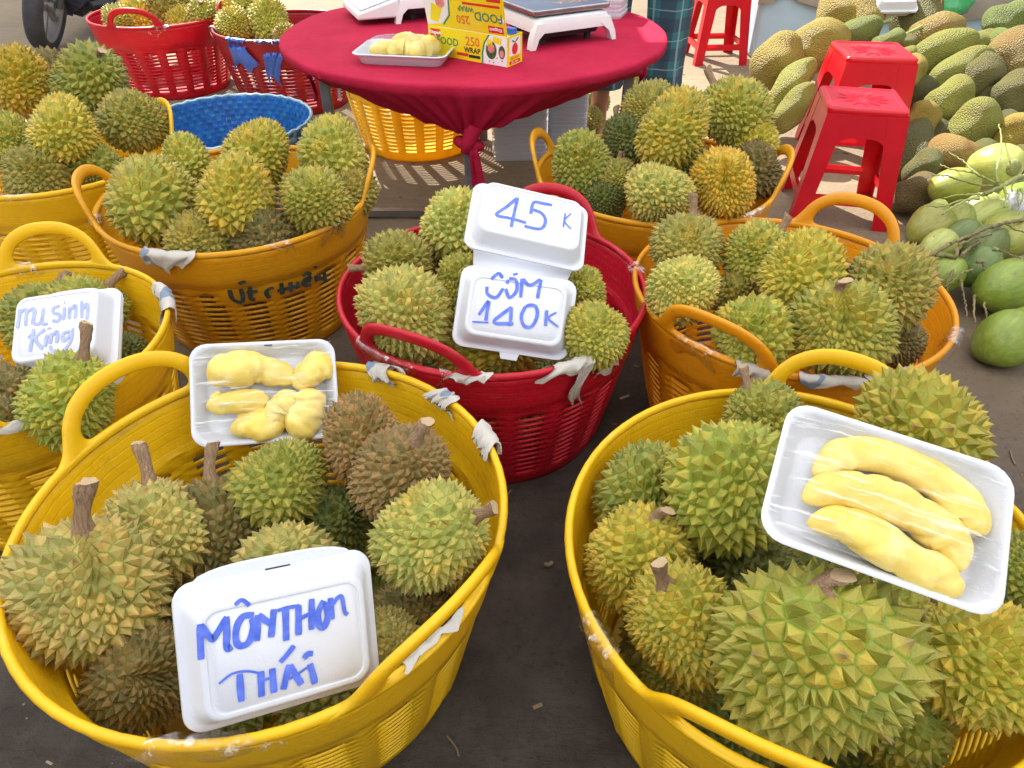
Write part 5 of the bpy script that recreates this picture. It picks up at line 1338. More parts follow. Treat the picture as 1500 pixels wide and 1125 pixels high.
JV = [blob_mesh('jackfruit_body', M['jack'], 3, lambda u: 1.0 + 0.16 * (u - 0.5), lump=0.085),
      blob_mesh('jackfruit_body', M['jack'], 5, lambda u: 1.0 - 0.26 * (u - 0.5), lump=0.10, bend=-0.1),
      blob_mesh('jackfruit_body', M['jack'], 8, lambda u: 1.0 + 0.07 * math.sin(u * 6), lump=0.11, bend=0.2),
      blob_mesh('jackfruit_body', M['jack'], 21, lambda u: 1.0 - 0.1 * (u - 0.5) + 0.08 * math.sin(u * 9), lump=0.09)]
JSTEM = stem_mesh(9, [M['green_stem'], M['stemcut']])
for i, (x, y, z, a, b, ax, spin, col, stem, label) in enumerate(JACKS):
    o = obj('jackfruit', JV[i % 4])
    o.location = (x, y, z)
    o.rotation_mode = 'QUATERNION'
    o.rotation_quaternion = axis_quat(ax, spin)
    o.scale = (b, b, a)
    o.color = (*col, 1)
    tag(o, label, 'jackfruit', 'jackfruits heaped in front of the pale blue wall')
    if stem > 0:
        s = obj('stem', JSTEM, o)
        s.location = (0, 0, 0.94)
        s.scale = (0.008 / b, 0.008 / b, stem / a)
    if 'cut open' in label:
        c = MB()
        c.lathe([(0.001, 0.02), (0.5, 0.02), (0.85, 0.0), (1.0, -0.06), (1.05, -0.3)], 20)
        cf = c.build('cut_flesh', M['jflesh'], o)
        cf.location = (0.35, -0.55, 0.62)
        cf.rotation_euler = (R(62), 0, R(32))
        cf.scale = (0.50, 0.50, 0.2)

# ------------------------------------------------------------------ coconuts
CV = [blob_mesh('coconut_body', M['coco'], 11, lambda u: (1.0 - 0.30 * (u - 0.5)) * (1 - 0.30 * max(0, u - 0.78) / 0.22), 3, 0.05, 0.02),
      blob_mesh('coconut_body', M['coco'], 12, lambda u: (1.02 - 0.16 * (u - 0.5)) * (1 - 0.24 * max(0, u - 0.8) / 0.2), 3, 0.065, 0.03)]
cal = MB()
cal.lathe([(0.02, 0.10), (0.18, 0.085), (0.30, 0.03), (0.36, -0.05), (0.34, -0.12)], 14, cap0=True)
CALYX = cal.mesh('calyx', M['calyx'], 60)
for i, (x, y, z, a, b, ax, spin, col, label) in enumerate(COCOS):
    o = obj('coconut', CV[i % 2])
    o.location = (x, y, z)
    o.rotation_mode = 'QUATERNION'
    o.rotation_quaternion = axis_quat(ax, spin)
    o.scale = (b, b, a)
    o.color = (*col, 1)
    tag(o, label, 'coconut', 'green coconuts heaped beside the jackfruits')
    c = obj('calyx', CALYX, o)
    c.location = (0, 0, -0.985)
    c.rotation_euler = (math.pi, 0, 0)

M['stalk_dark'] = simple('dry_coconut_stalk', (0.17, 0.135, 0.055), 0.7, 0.6, 14, bmp=0.5, bscale=70, bdist=0.01)
for nm, branches, label in STALKS:
    smat = M['stalk_dark'] if 'dark' in label else M['stalk']
    rng = random.Random(len(branches))
    root = None
    for k, (pts, r0, r1) in enumerate(branches):
        sm_ = catmull([Vector(p) for p in pts], 7)
        kk = len(sm_)
        sm_ = [jit(p, 0.0022, rng) for p in sm_]
        mb = MB()
        mb.tube(sm_, [(r0 + (r1 - r0) * q / (kk - 1)) * (1 + 0.22 * math.sin(q * 2.3)) for q in range(kk)], 7)
        if root is None:
            root = mb.build(nm, smat, None, 60)
            tag(root, label, 'stalk')
        else:
            mb.build('branch', smat, root, 60)

# ------------------------------------------------------------------ foam boxes and trays
def frame(c, X, Y, Z):
    m = Matrix.Identity(4)
    for i in range(3):
        m[i][0], m[i][1], m[i][2], m[i][3] = X[i], Y[i], Z[i], c[i]
    return m

def clam_half(w, h, d, panel=True):
    """one half of a foam clamshell as a shell: flange at z=0, panel at z=d"""
    r = 0.024
    loops = [rrect(w - 0.014, h - 0.014, r * 0.8, -0.004), rrect(w - 0.003, h - 0.003, r, -0.0045), rrect(w, h, r, -0.002), rrect(w - 0.002, h - 0.002, r, 0.001),
             rrect(w - 0.012, h - 0.012, r, 0.0018), rrect(w - 0.018, h - 0.018, r, 0.003), rrect(w - 0.024, h - 0.024, r, 0.009),
             rrect(w - 0.042, h - 0.042, r * 0.9, d * 0.90), rrect(w - 0.046, h - 0.046, r * 0.85, d * 0.985), rrect(w - 0.052, h - 0.052, r * 0.8, d)]
    if panel:
        loops += [rrect(w - 0.057, h - 0.057, r * 0.75, d), rrect(w - 0.059, h - 0.059, r * 0.7, d - 0.0016), rrect(w - 0.063, h - 0.063, r * 0.7, d - 0.0016), rrect(w - 0.066, h - 0.066, r * 0.65, d - 0.0003)]
    mb = MB()
    mb.loft(loops, cap0=False, cap1=True)
    return mb

def add_strokes(root, strokes, z, ink, name='handwriting'):
    mb = MB()
    for k, (wd, pts) in enumerate(strokes):
        ribbon(mb, [Vector((p[0], p[1], z)) for p in pts], wd, 0.0009, k, Vector((0, 0, 1)))
    return mb.build(name, ink, root, None)

# closed box with blue lettering (front)
def closed_box(fr, w, h, d, strokes, ink, label, hinge, tab):
    root = empty('foam_box')
    root.matrix_world = frame(*fr)
    tag(root, label, 'foam box')
    mb = clam_half(w, h, d)
    mb.build('lid', M['foam'], root, 50)
    lower = clam_half(w, h, d * 0.95, False)
    lo_ = lower.build('lower_half', M['foam'], root, 50)
    lo_.rotation_euler = (math.pi, 0, 0)
    lo_.location = (0, 0, -0.009)
    hb = MB()
    hw, y0, y1 = hinge
    xs = [-1 + 2 * q_ / 16 for q_ in range(17)]
    top_ = [(x_ * hw, y0 + (y1 - y0) * (1 - abs(x_) ** 3.5) ** 0.6) for x_ in xs]
    ol = [(-hw, y0)] + top_[1:-1] + [(hw, y0)]
    hb.loft([[(p_[0], p_[1], -0.007) for p_ in ol[::-1]], [(p_[0], p_[1], -0.001) for p_ in ol[::-1]], [(p_[0] * 0.985, p_[1] - 0.0008, 0.0006) for p_ in ol[::-1]]])
    q = hb.build('hinge_flap', M['foam'], root)
    if tab:
        tb = MB()
        tb.box((-0.013, y0 + tab * 0.004 - 0.0024, 0.0006), (0.017, y0 + tab * 0.004 + 0.0016, 0.0012))
        tb.build('slot', M['black'], root)
    add_strokes(root, strokes, d - 0.0003, ink)
    return root

closed_box(BOX_M['frame'], BOX_M['w'], BOX_M['h'], BOX_M['d'], BOX_M['strokes'], M['ink'], 'closed white foam box lettered MONTHON THAI in thick blue marker', (0.100, BOX_M['h'] / 2 - 0.006, BOX_M['h'] / 2 + 0.013), 1)
closed_box(BOX_K['frame'], BOX_K['w'], BOX_K['h'], BOX_K['d'], BOX_K['strokes'], M['ink_pale'], 'small closed white foam box lettered Musinh King in faded blue marker', (0.06, BOX_K['h'] / 2 - 0.004, BOX_K['h'] / 2 + 0.008), 0)

# opened price box: two halves and a hinge strip
root = empty('foam_box')
root.matrix_world = frame(*BOX_P['frame'])
tag(root, 'opened white foam box marked 45 K and 140 K in blue marker', 'foam box')
lw = clam_half(BOX_P['w'], BOX_P['h'], BOX_P['d'])
lower = lw.build('lower_half', M['foam'], root, 50)
tb = MB()
y0 = -BOX_P['h'] / 2
tb.loft([[(-0.020, y0 + 0.003, -0.004), (0.020, y0 + 0.003, -0.004), (0.020, y0 + 0.003, 0.0005), (-0.020, y0 + 0.003, 0.0005)],
         [(-0.016, y0 - 0.012, -0.003), (0.016, y0 - 0.012, -0.003), (0.016, y0 - 0.012, 0.0005), (-0.016, y0 - 0.012, 0.0005)]])
tb.build('closing_tab', M['foam'], lower)
add_strokes(lower, BOX_P['strokes'], BOX_P['d'] - 0.0003, M['ink'])
up = clam_half(BOX_P['w2'], BOX_P['h2'], BOX_P['d']).build('lid', M['foam'], root, 50)
m2 = frame(*BOX_P['frame']).inverted() @ frame(*BOX_P['frame2'])
up.matrix_local = m2
add_strokes(up, BOX_P['strokes2'], BOX_P['d'] - 0.0003, M['ink'])
hs = MB()
A = [Vector((s * (BOX_P['w'] / 2 - 0.022), BOX_P['h'] / 2 - 0.003, -0.001)) for s in (-1, 1)]
B = [m2 @ Vector((s * (BOX_P['w2'] / 2 - 0.022), -BOX_P['h2'] / 2 + 0.003, -0.001)) for s in (-1, 1)]
rows = []
for k in range(7):
    q = k / 6
    dip = Vector((0, 0, -0.006 * math.sin(q * math.pi)))
    rows.append([A[0].lerp(B[0], q) + dip, A[1].lerp(B[1], q) + dip])
hs.add([p for r_ in rows for p in r_], [(2 * k, 2 * k + 1, 2 * k + 3, 2 * k + 2) for k in range(6)])
hn = hs.build('hinge', M['foam'], root)
s_ = hn.modifiers.new('solid', 'SOLIDIFY'); s_.thickness = 0.004; s_.offset = 0

def tray_mesh(w, h, d):
    mb = MB()
    r = 0.030
    mb.loft([rrect(w - 0.050, h - 0.050, r * 0.7, -d - 0.003), rrect(w - 0.044, h - 0.044, r * 0.8, -d), rrect(w - 0.016, h - 0.016, r, -0.005), rrect(w - 0.002, h - 0.002, r, -0.004),
             rrect(w, h, r, -0.001), rrect(w - 0.004, h - 0.004, r, 0.0008), rrect(w - 0.013, h - 0.013, r, 0.0), rrect(w - 0.020, h - 0.020, r, -0.004),
             rrect(w - 0.046, h - 0.046, r * 0.8, -d + 0.006), rrect(w - 0.054, h - 0.054, r * 0.7, -d + 0.0035), rrect(w - 0.075, h - 0.075, r * 0.6, -d + 0.003), rrect(w - 0.079, h - 0.079, r * 0.6, -d + 0.0045)])
    return mb.mesh('foam_tray', M['foam'], 50)

def pod(parent, pts, rad, flat, seed, ridge=0.0):
    rng = random.Random(seed)
    sm_ = catmull([Vector(p) for p in pts], 14)
    k = len(sm_)
    n = 30
    V, F = [], []
    ph = [rng.uniform(0, 6.28) for _ in range(9)]
    creases = [(rng.uniform(0.15, 0.85), rng.uniform(0.012, 0.03), rng.uniform(0.07, 0.15), rng.uniform(-0.12, 0.12)) for _ in range(6)]
    for i, p in enumerate(sm_):
        t = (sm_[min(i + 1, k - 1)] - sm_[max(i - 1, 0)]).normalized()
        z = Vector((0, 0, 1))
        z = (z - t * z.dot(t)).normalized()
        s = t.cross(z)
        u = i / (k - 1)
        pr = (max(0.0, 1 - abs(2 * u - 1) ** 2.3)) ** 0.55
        pr = max(pr, 0.05) * (1 + 0.09 * math.sin(u * 8 + ph[0]) + 0.04 * math.sin(u * 19 + ph[1]))
        for j in range(n):
            a = 2 * math.pi * j / n
            d = 0.06 * math.sin(2 * a + ph[2] + 4 * u) + 0.035 * math.sin(3 * a - 9 * u + ph[3]) + 0.022 * math.sin(5 * a + 16 * u + ph[4]) + 0.016 * math.sin(7 * a - 27 * u + ph[5])
            for (cu, cw, cd, sl) in creases:
                d -= cd * math.exp(-((u - cu - sl * math.sin(a + ph[6])) / cw) ** 2) * (0.5 + 0.5 * math.sin(a + ph[7] + cu * 9))
            # seam running along the segment
            d -= 0.07 * math.exp(-((math.sin((a - 1.25 - 0.25 * math.sin(u * 6 + ph[8])) / 2)) / 0.05) ** 2)
            rr = rad * pr * (1 + d)
            V.append(p + s * (math.cos(a) * rr) + z * (math.sin(a) * rr * flat))
    for i in range(k - 1):
        for j in range(n):
            F.append((i * n + j, i * n + (j + 1) % n, (i + 1) * n + (j + 1) % n, (i + 1) * n + j))
    F += [tuple(range(n - 1, -1, -1)), tuple((k - 1) * n + j for j in range(n))]
    mb = MB()
    mb.add(V, F)
    return mb.build('durian_flesh', M['flesh'], parent, 80)

def film_mesh(w, h, hump, seed):
    rng = random.Random(seed)
    nx, ny = 36, 26
    V = []
    ph = [rng.uniform(0, 6.28) for _ in range(6)]
    for j in range(ny + 1):
        for i in range(nx + 1):
            u, v = i / nx * 2 - 1, j / ny * 2 - 1
            x, y = u * (w / 2 - 0.006), v * (h / 2 - 0.006)
            e = min(1, (1 - max(abs(u), abs(v))) * 4)
            zz = 0.0022 + e * (hump * (1 - 0.5 * u * u - 0.5 * v * v) + 0.0012 * math.sin((x * 1.2 + y) * 260 + ph[0]) + 0.0010 * math.sin((x - y * 0.8) * 190 + ph[1]))
            V.append((x, y, zz))
    mb = MB()
    mb.add(V, [(j * (nx + 1) + i, j * (nx + 1) + i + 1, (j + 1) * (nx + 1) + i + 1, (j + 1) * (nx + 1) + i) for j in range(ny) for i in range(nx)])
    return mb.mesh('cling_film', M['film'], 80)

for k, T in enumerate(TRAYS):
    root = empty('fruit_tray')
    root.matrix_world = frame(*T['frame'])
    tag(root, T['label'], 'fruit tray', 'wrapped trays of durian flesh')
    obj('foam_tray', tray_mesh(T['w'], T['h'], T['d']), root)
    for q, (pts, rad, flat) in enumerate(T['pods']):
        pod(root, pts, rad, flat, q * 7 + k)
    obj('cling_film', film_mesh(T['w'], T['h'], T['hump'], k), root)
    if T.get('slot'):
        sx_, sy_ = T['slot']
        tb = MB()
        tb.box((sx_ - 0.007, sy_ - 0.001, 0.0009), (sx_ + 0.007, sy_ + 0.0012, 0.0014))
        tb.build('slot', M['black'], root)

# ------------------------------------------------------------------ table and cloth
TX, TY, TZ, TR = -0.135, 2.81, 0.60, 0.685
table = empty('round_table', (TX, TY, 0))
tag(table, 'round folding table with grey steel legs under the crimson cloth', 'table')
mb = MB()
mb.lathe([(0.001, TZ - 0.03), (TR - 0.012, TZ - 0.03), (TR - 0.008, TZ - 0.015), (TR - 0.010, TZ - 0.008), (0.001, TZ - 0.008)], 64)
mb.build('tabletop', M['wood'], table)
LEGR = 0.575
for a in (180, 270, 0, 90):
    lx, ly = LEGR * math.cos(R(a)), LEGR * math.sin(R(a))
    mb = MB()
    mb.box((lx - 0.019, ly - 0.012, 0.0), (lx + 0.019, ly + 0.012, TZ - 0.035))
    lg = mb.build('leg', M['leg'], table)
    bv = lg.modifiers.new('bevel', 'BEVEL'); bv.width = 0.004; bv.segments = 2
mb = MB()
mb.box((-0.62, -0.29, 0.012), (0.02, -0.262, 0.036))
fb = mb.build('foot_bar', M['steel'], table)

cloth = empty('tablecloth', (TX, TY, 0))
tag(cloth, 'crimson cloth stretched over the round table and knotted to its legs', 'tablecloth')
mb = MB()
V, F = [], []
n = 320
prof = []
KN = {180: 0.475, 270: 0.425, 0: 0.475, 90: 0.44}
rows = [(0.02, 0.004), (0.2, 0.003), (0.4, 0.0045), (0.6, 0.003), (0.672, 0.003), (0.682, 0.0018), (0.687, -0.002), (0.6885, -0.007), (0.689, -0.024)]
nr, ns = len(rows), 16
for i in range(n):
    a = 2 * math.pi * i / n
    ca, sa = math.cos(a), math.sin(a)
    for (r_, dz) in rows:
        wob = 0.0012 * math.sin(a * 7 + r_ * 30) + 0.0009 * math.sin(a * 13 - r_ * 50)
        V.append((ca * r_, sa * r_, TZ + dz + wob))
    q, t = divmod(math.degrees(a), 90)
    k0, k1 = int(q * 90) % 360, int(q * 90 + 90) % 360
    t /= 90
    tt = t * t * (3 - 2 * t)
    tt = 0.7 * tt + 0.3 * (0.5 - 0.5 * math.cos(math.pi * tt))
    p0 = Vector((LEGR * math.cos(R(k0)), LEGR * math.sin(R(k0)), KN[k0])) * 1.0
    p1 = Vector((LEGR * math.cos(R(k1)), LEGR * math.sin(R(k1)), KN[k1])) * 1.0
    out = Vector((ca, sa, 0))
    hem = p0.lerp(p1, tt) + Vector((0, 0, 0.062 * math.sin(math.pi * tt))) + out * (0.028 + 0.150 * math.sin(math.pi * tt))
    top = Vector((ca * 0.689, sa * 0.689, TZ - 0.024))
    near = min(t, 1 - t)
    for s in range(1, ns + 1):
        u = s / ns
        p = top.lerp(hem, u)
        amp = 0.013 * 0.95 * math.sin(u * math.pi * 0.6) * (0.5 + 0.5 * math.exp(-near * 4))
        fold = amp * (1.0 - 1.7 * abs(math.sin(a * 23 + math.sin(a * 7) * 1.6 + u * 0.5)) + 0.45 * math.sin(a * 67 + 1.3 - u * 2))
        nrm = (out + Vector((0, 0, -0.35))).normalized()
        V.append(tuple(p + nrm * fold))
m_ = nr + ns
for i in range(n):
    i2 = (i + 1) % n
    for k in range(m_ - 1):
        F.append((i * m_ + k, i2 * m_ + k, i2 * m_ + k + 1, i * m_ + k + 1))
F.append(tuple(i * m_ for i in range(n)))
mb.add(V, F)
mb.build('cloth_sheet', M['cloth'], cloth, 75)
def knot(a, zk, sc, tail_len, seed, tailoff):
    rng = random.Random(seed)
    ca, sa = math.cos(R(a)), math.sin(R(a))
    c = Vector((LEGR * ca, LEGR * sa, zk)) + Vector((ca, sa, 0)) * 0.012
    tang = Vector((-sa, ca, 0))
    if tang.x < 0:
        tang = -tang
    outv = Vector((ca, sa, 0))
    kb = MB()
    ring = [c + tang * (0.034 * sc * math.cos(w_)) + outv * (0.030 * sc * math.sin(w_)) + Vector((0, 0, -0.03 - 0.010 * math.cos(w_ + 0.6))) for w_ in [2 * math.pi * q / 14 for q in range(14)]]
    kb.tube(ring, 0.0165 * sc, 8, closed=True)
    kb.tube([c + outv * 0.03 * sc + tang * 0.02 + Vector((0, 0, 0.035)), c + outv * 0.038 * sc + Vector((0, 0, -0.01)), c + outv * 0.042 * sc - tang * 0.012 + Vector((0, 0, -0.045))], [0.030 * sc, 0.022 * sc, 0.014 * sc], 9)
    ko = kb.build('knot', M['cloth'], cloth, 80)
    tl = MB()
    for side in (1,):
        pts, nn = [], 9
        V, F = [], []
        for q in range(nn):
            u = q / (nn - 1)
            p = c + outv * (0.045 * sc - 0.01 * u) + tang * (tailoff * (0.4 + 0.6 * u)) + Vector((0, 0, -0.03 - tail_len * u))
            wd = (0.012 + 0.014 * u) * sc
            for e in range(5):
                w_ = e / 4 - 0.5
                V.append(p + tang * (wd * 2 * w_) + outv * (0.007 * math.sin(e * 2.4 + u * 3 + seed)))
        for q in range(nn - 1):
            for e in range(4):
                F.append((q * 5 + e, q * 5 + e + 1, (q + 1) * 5 + e + 1, (q + 1) * 5 + e))
        tl.add(V, F)
    to = tl.build('tail', M['cloth'], cloth, 80)
    s_ = to.modifiers.new('solid', 'SOLIDIFY'); s_.thickness = 0.002
knot(270, 0.43, 1.0, 0.17, 1, 0.035)
knot(180, 0.485, 0.9, 0.10, 2, 0.01)
knot(0, 0.485, 0.9, 0.09, 3, 0.015)
# tape strips stuck under the cloth hem near the left leg
for k, (dx, ln) in enumerate(((0.045, 0.10), (0.085, 0.09))):
    mb = MB()
    V = [(-0.55 + dx + 0.004 * math.sin(q), -0.07 - 0.015 * k + 0.004 * math.sin(q * 1.7), 0.475 - ln * q / 6) for q in range(7)]
    VV = []
    for q, p in enumerate(V):
        wd = 0.009 * (1 - 0.1 * q) if k == 0 else 0.004 * (1 - 0.12 * q)
        VV += [(p[0] - wd, p[1], p[2]), (p[0] + wd, p[1] + 0.002, p[2])]
    mb.add(VV, [(2 * q, 2 * q + 1, 2 * q + 3, 2 * q + 2) for q in range(6)])
    mb.build('hanging_strip', M['box_white'], cloth)

# ------------------------------------------------------------------ scales
def scale(fr, text, label, head):
    root = empty('weighing_scale')
    root.matrix_world = frame(*fr)
    tag(root, label, 'scale', 'price scales on the crimson table')
    w, d = 0.30, 0.28
    b = MB()
    b.loft([rrect(w, d, 0.02, 0.046), rrect(w, d, 0.025, 0.066), rrect(w - 0.01, d - 0.01, 0.03, 0.085), rrect(w - 0.03, d - 0.03, 0.03, 0.090)])
    for sx in (-1, 1):
        for sy in (-1, 1):
            x, y = sx * w / 2, sy * d / 2
            def q(z, o, wi, z_):
                xs = sorted((x + sx * o, x + sx * o - sx * wi))
                ys = sorted((y + sy * o * 0.3, y + sy * o * 0.3 - sy * 0.03))
                return [(xs[0], ys[0], z_), (xs[1], ys[0], z_), (xs[1], ys[1], z_), (xs[0], ys[1], z_)]
            b.loft([q(0, 0.020, 0.018, 0.0), q(0, 0.014, 0.024, 0.03), q(0, 0.0, 0.05, 0.062), q(0, -0.006, 0.07, 0.075)])
    b.build('housing', M['white_pl'], root, 40)
    u = MB()
    u.loft([rrect(w - 0.07, d - 0.05, 0.02, 0.026), rrect(w - 0.05, d - 0.03, 0.02, 0.056)])
    u.build('underside', M['black'], root)
    for sx in (-0.6, 0.6):
        for sy in (-0.6, 0.6):
            f_ = MB()
            f_.lathe([(0.012, 0.0), (0.012, 0.028)], 12, cap0=True, cap1=True)
            f_.build('foot', M['black'], root, loc=(sx * w / 2, sy * d / 2, 0))
    c = MB()
    c.lathe([(0.05, 0.088), (0.045, 0.098)], 20, cap0=True, cap1=True)
    c.build('pan_support', M['grey_pl'], root)
    p = MB()
    p.loft([rrect(w + 0.00, d - 0.03, 0.012, 0.097), rrect(w + 0.004, d - 0.026, 0.014, 0.100), rrect(w + 0.004, d - 0.026, 0.014, 0.110), rrect(w - 0.002, d - 0.032, 0.012, 0.113)])
    pl = p.build('pan', [M['steel']], root, 40)
    t = MB()
    t.loft([rrect(w - 0.006, d - 0.036, 0.012, 0.1132), rrect(w - 0.008, d - 0.038, 0.012, 0.1138)])
    pt = t.build('pan_top', M['platter'], pl, 40)
    tm = obj('pan_lettering', text_mesh(text, 0.055, M['orange_print']), pl)
    tm.location = (0.03, -0.055, 0.1143)
    tm.rotation_euler = (0, 0, math.pi)
    if head:
        h = MB()
        h.loft([[(-w / 2 - 0.16, -d / 2, 0.02), (-w / 2, -d / 2, 0.02), (-w / 2, d / 2, 0.02), (-w / 2 - 0.16, d / 2, 0.02)], [(-w / 2 - 0.155, -d / 2, 0.045), (-w / 2, -d / 2, 0.085), (-w / 2, d / 2, 0.085), (-w / 2 - 0.155, d / 2, 0.045)]])
        ho = h.build('display_housing', M['white_pl'], root)
        bv = ho.modifiers.new('bevel', 'BEVEL'); bv.width = 0.008; bv.segments = 3
        sl = math.atan2(0.04, 0.155)
        xf = Matrix.Translation((-w / 2 - 0.078, 0, 0.0665)) @ Matrix.Rotation(-sl, 4, 'Y')
        k = MB()
        k.box((-0.068, -0.128, 0), (0.062, 0.128, 0.003), xf=xf)
        ko = k.build('clear_cover', M['clear_panel'], ho)
        for r_ in range(2):
            for c_ in range(4):
                z = MB()
                z.box((-0.060 + r_ * 0.062, -0.118 + c_ * 0.062, 0.003), (-0.004 + r_ * 0.062, -0.066 + c_ * 0.062, 0.0045), xf=xf)
                z.build('key_panel', M['box_white'], ho)
    return root
scale(SCALE_R, 'VICA', 'white scale with slate pan and orange lettering beside the yellow carton', False)
scale(SCALE_L, 'VICA', 'white scale with a clear keypad cover at the edge of the table', True)

# ------------------------------------------------------------------ yellow film carton
root = empty('film_carton')
root.matrix_world = frame(*CARTON)
tag(root, 'yellow FOOD WRAP 250 carton with its flap open beside the scale', 'carton')
cl, cd, ch = 0.30, 0.085, 0.085
mb = MB()
th = 0.0015
mb.box((-cl / 2, -cd / 2, 0), (cl / 2, -cd / 2 + th, ch))
mb.box((-cl / 2, cd / 2 - th, 0), (cl / 2, cd / 2, ch))
mb.box((-cl / 2, -cd / 2 + th, 0), (-cl / 2 + th, cd / 2 - th, ch))
mb.box((cl / 2 - th, -cd / 2 + th, 0), (cl / 2, cd / 2 - th, ch))
mb.box((-cl / 2 + th, -cd / 2 + th, 0), (cl / 2 - th, cd / 2 - th, th))
cart = mb.build('carton_body', M['box_yellow'], root)
mb = MB()
mb.tube([(-cl / 2 + 0.012, 0, 0.045), (cl / 2 - 0.012, 0, 0.045)], 0.033, 18)
mb.build('film_roll', M['box_white'], root)
mb = MB()
mb.tube([(cl / 2 - 0.013, 0, 0.045), (cl / 2 - 0.008, 0, 0.045)], 0.028, 14)
mb.build('roll_core', M['card'], root)
mb = MB()
mb.box((cl / 2 - 0.045, cd / 2 - 0.03, ch - 0.006), (cl / 2 - 0.012, cd / 2 - 0.012, ch + 0.012))
mb.build('blue_clip', M['p_blue'], root)
fl_h = 0.105
flx = Matrix.Translation((0, -cd / 2 + 0.001, ch + 0.001)) @ Matrix.Rotation(R(12), 4, 'X')
fm = MB()
fm.box((-cl / 2, -0.0008, 0.0), (cl / 2, 0.0008, fl_h))
flap = fm.build('flap', M['box_yellow'], root)
flap.matrix_local = flx
def poly(parent, pts, mat, name='print'):
    b = MB()
    b.add([Vector(p) for p in pts], [tuple(range(len(pts)))])
    return b.build(name, mat, parent, None)
def disc(cx, cz, rx, rz, n=20, a0=0, a1=360):
    return [(cx + rx * math.cos(R(a0 + (a1 - a0) * k / n)), cz + rz * math.sin(R(a0 + (a1 - a0) * k / n))) for k in range(n + (0 if a1 - a0 >= 360 else 1))]
YF = -cd / 2
def front(pts, lay, mat, parent=cart, y=YF):
    return poly(parent, [(p[0], y - 0.0004 * lay, p[1]) for p in pts], mat)
# front face print: yellow left part, white right part with food picture
front([(0.062, 0.001), (0.149, 0.001), (0.149, ch - 0.001), (0.088, ch - 0.001), (0.070, 0.06), (0.062, 0.03)], 1, M['box_white'])
front([(0.056, 0.001), (0.0615, 0.001), (0.0615, 0.03), (0.0695, 0.06), (0.0875, ch - 0.001), (0.081, ch - 0.001), (0.063, 0.06), (0.056, 0.03)], 1, M['p_green'])
front(disc(0.092, 0.042, 0.020, 0.026), 2, M['p_dgreen'])
front(disc(0.092, 0.048, 0.013, 0.014), 3, M['p_pink'])
front(disc(0.086, 0.061, 0.011, 0.012), 3, M['box_yellow'])
front([(0.098, 0.066), (0.128, 0.060), (0.130, 0.078), (0.100, 0.082)], 2, M['box_yellow'])
front(disc(0.131, 0.040, 0.012, 0.019), 2, M['p_dgreen'])
front(disc(0.131, 0.036, 0.008, 0.010), 3, M['p_pink'])
for (px_, pz_) in ((0.113, 0.022), (0.132, 0.016), (0.100, 0.008), (0.085, 0.010)):
    front(disc(px_, pz_, 0.0028, 0.0022, 8), 2, M['p_red'])
front([(-0.142, 0.058), (-0.102, 0.058), (-0.102, 0.078), (-0.142, 0.078)], 1, M['p_red'])
front(disc(-0.133, 0.046, 0.010, 0.010), 1, M['box_white'])
front([(0.006, 0.010), (0.050, 0.010), (0.050, 0.019), (0.006, 0.019)], 1, M['p_black'])
front([(-0.040, 0.012), (0.004, 0.012), (0.004, 0.021), (-0.040, 0.021)], 1, M['p_red'])
def ftext(s, size, x, z, mat, lay=2, bold=0.0006, parent=cart, y=YF, rot=0.0):
    o = obj('lettering', text_mesh(s, size, mat, bold=bold), parent)
    o.location = (x, y - 0.0004 * lay, z)
    o.rotation_euler = (R(90), rot, 0)
    return o
ftext('Kingpack', 0.0125, -0.122, 0.068, M['box_white'])
ftext('FOOD', 0.030, -0.075, 0.046, M['p_green'])
ftext('250', 0.036, 0.022, 0.056, M['p_orange'])
ftext('WRAP', 0.022, 0.020, 0.031, M['p_black'])
# flap print (upside down for the viewer)
def fltext(s, size, x, z, mat, lay=2, bold=0.0006):
    return ftext(s, size, x, z, mat, lay, bold, flap, -0.0008, math.pi)
def flfront(pts, lay, mat):
    return front(pts, lay, mat, flap, -0.0008)
flfront([(-0.149, 0.002), (-0.090, 0.012), (-0.062, 0.04), (-0.052, fl_h - 0.001), (-0.149, fl_h - 0.001)], 1, M['box_white'])
flfront([(-0.088, 0.010), (-0.060, 0.040), (-0.050, fl_h - 0.001), (-0.046, fl_h - 0.001), (-0.054, 0.038), (-0.084, 0.007)], 1, M['p_green'])
flfront([(-0.135, 0.02), (-0.105, 0.014), (-0.080, 0.06), (-0.120, 0.07)], 2, M['box_yellow'])
flfront(disc(-0.085, 0.075, 0.018, 0.016), 2, M['p_pink'])
flfront([(0.085, 0.006), (0.140, 0.006), (0.140, 0.026), (0.085, 0.026)], 1, M['p_red'])
flfront([(0.090, 0.094), (0.140, 0.094), (0.140, 0.104), (0.090, 0.104)], 1, M['p_red'])
flfront([(0.0, 0.078), (0.135, 0.078), (0.135, 0.085), (0.0, 0.085)], 1, M['p_red'])
flfront(disc(0.138, 0.045, 0.008, 0.011), 1, M['box_white'])
fltext('Kingpack', 0.0125, 0.112, 0.016, M['box_white'])
fltext('FOOD', 0.036, 0.090, 0.050, M['p_green'])
fltext('WRAP', 0.021, 0.010, 0.066, M['p_green'])
fltext('250', 0.034, -0.006, 0.034, M['p_orange'])
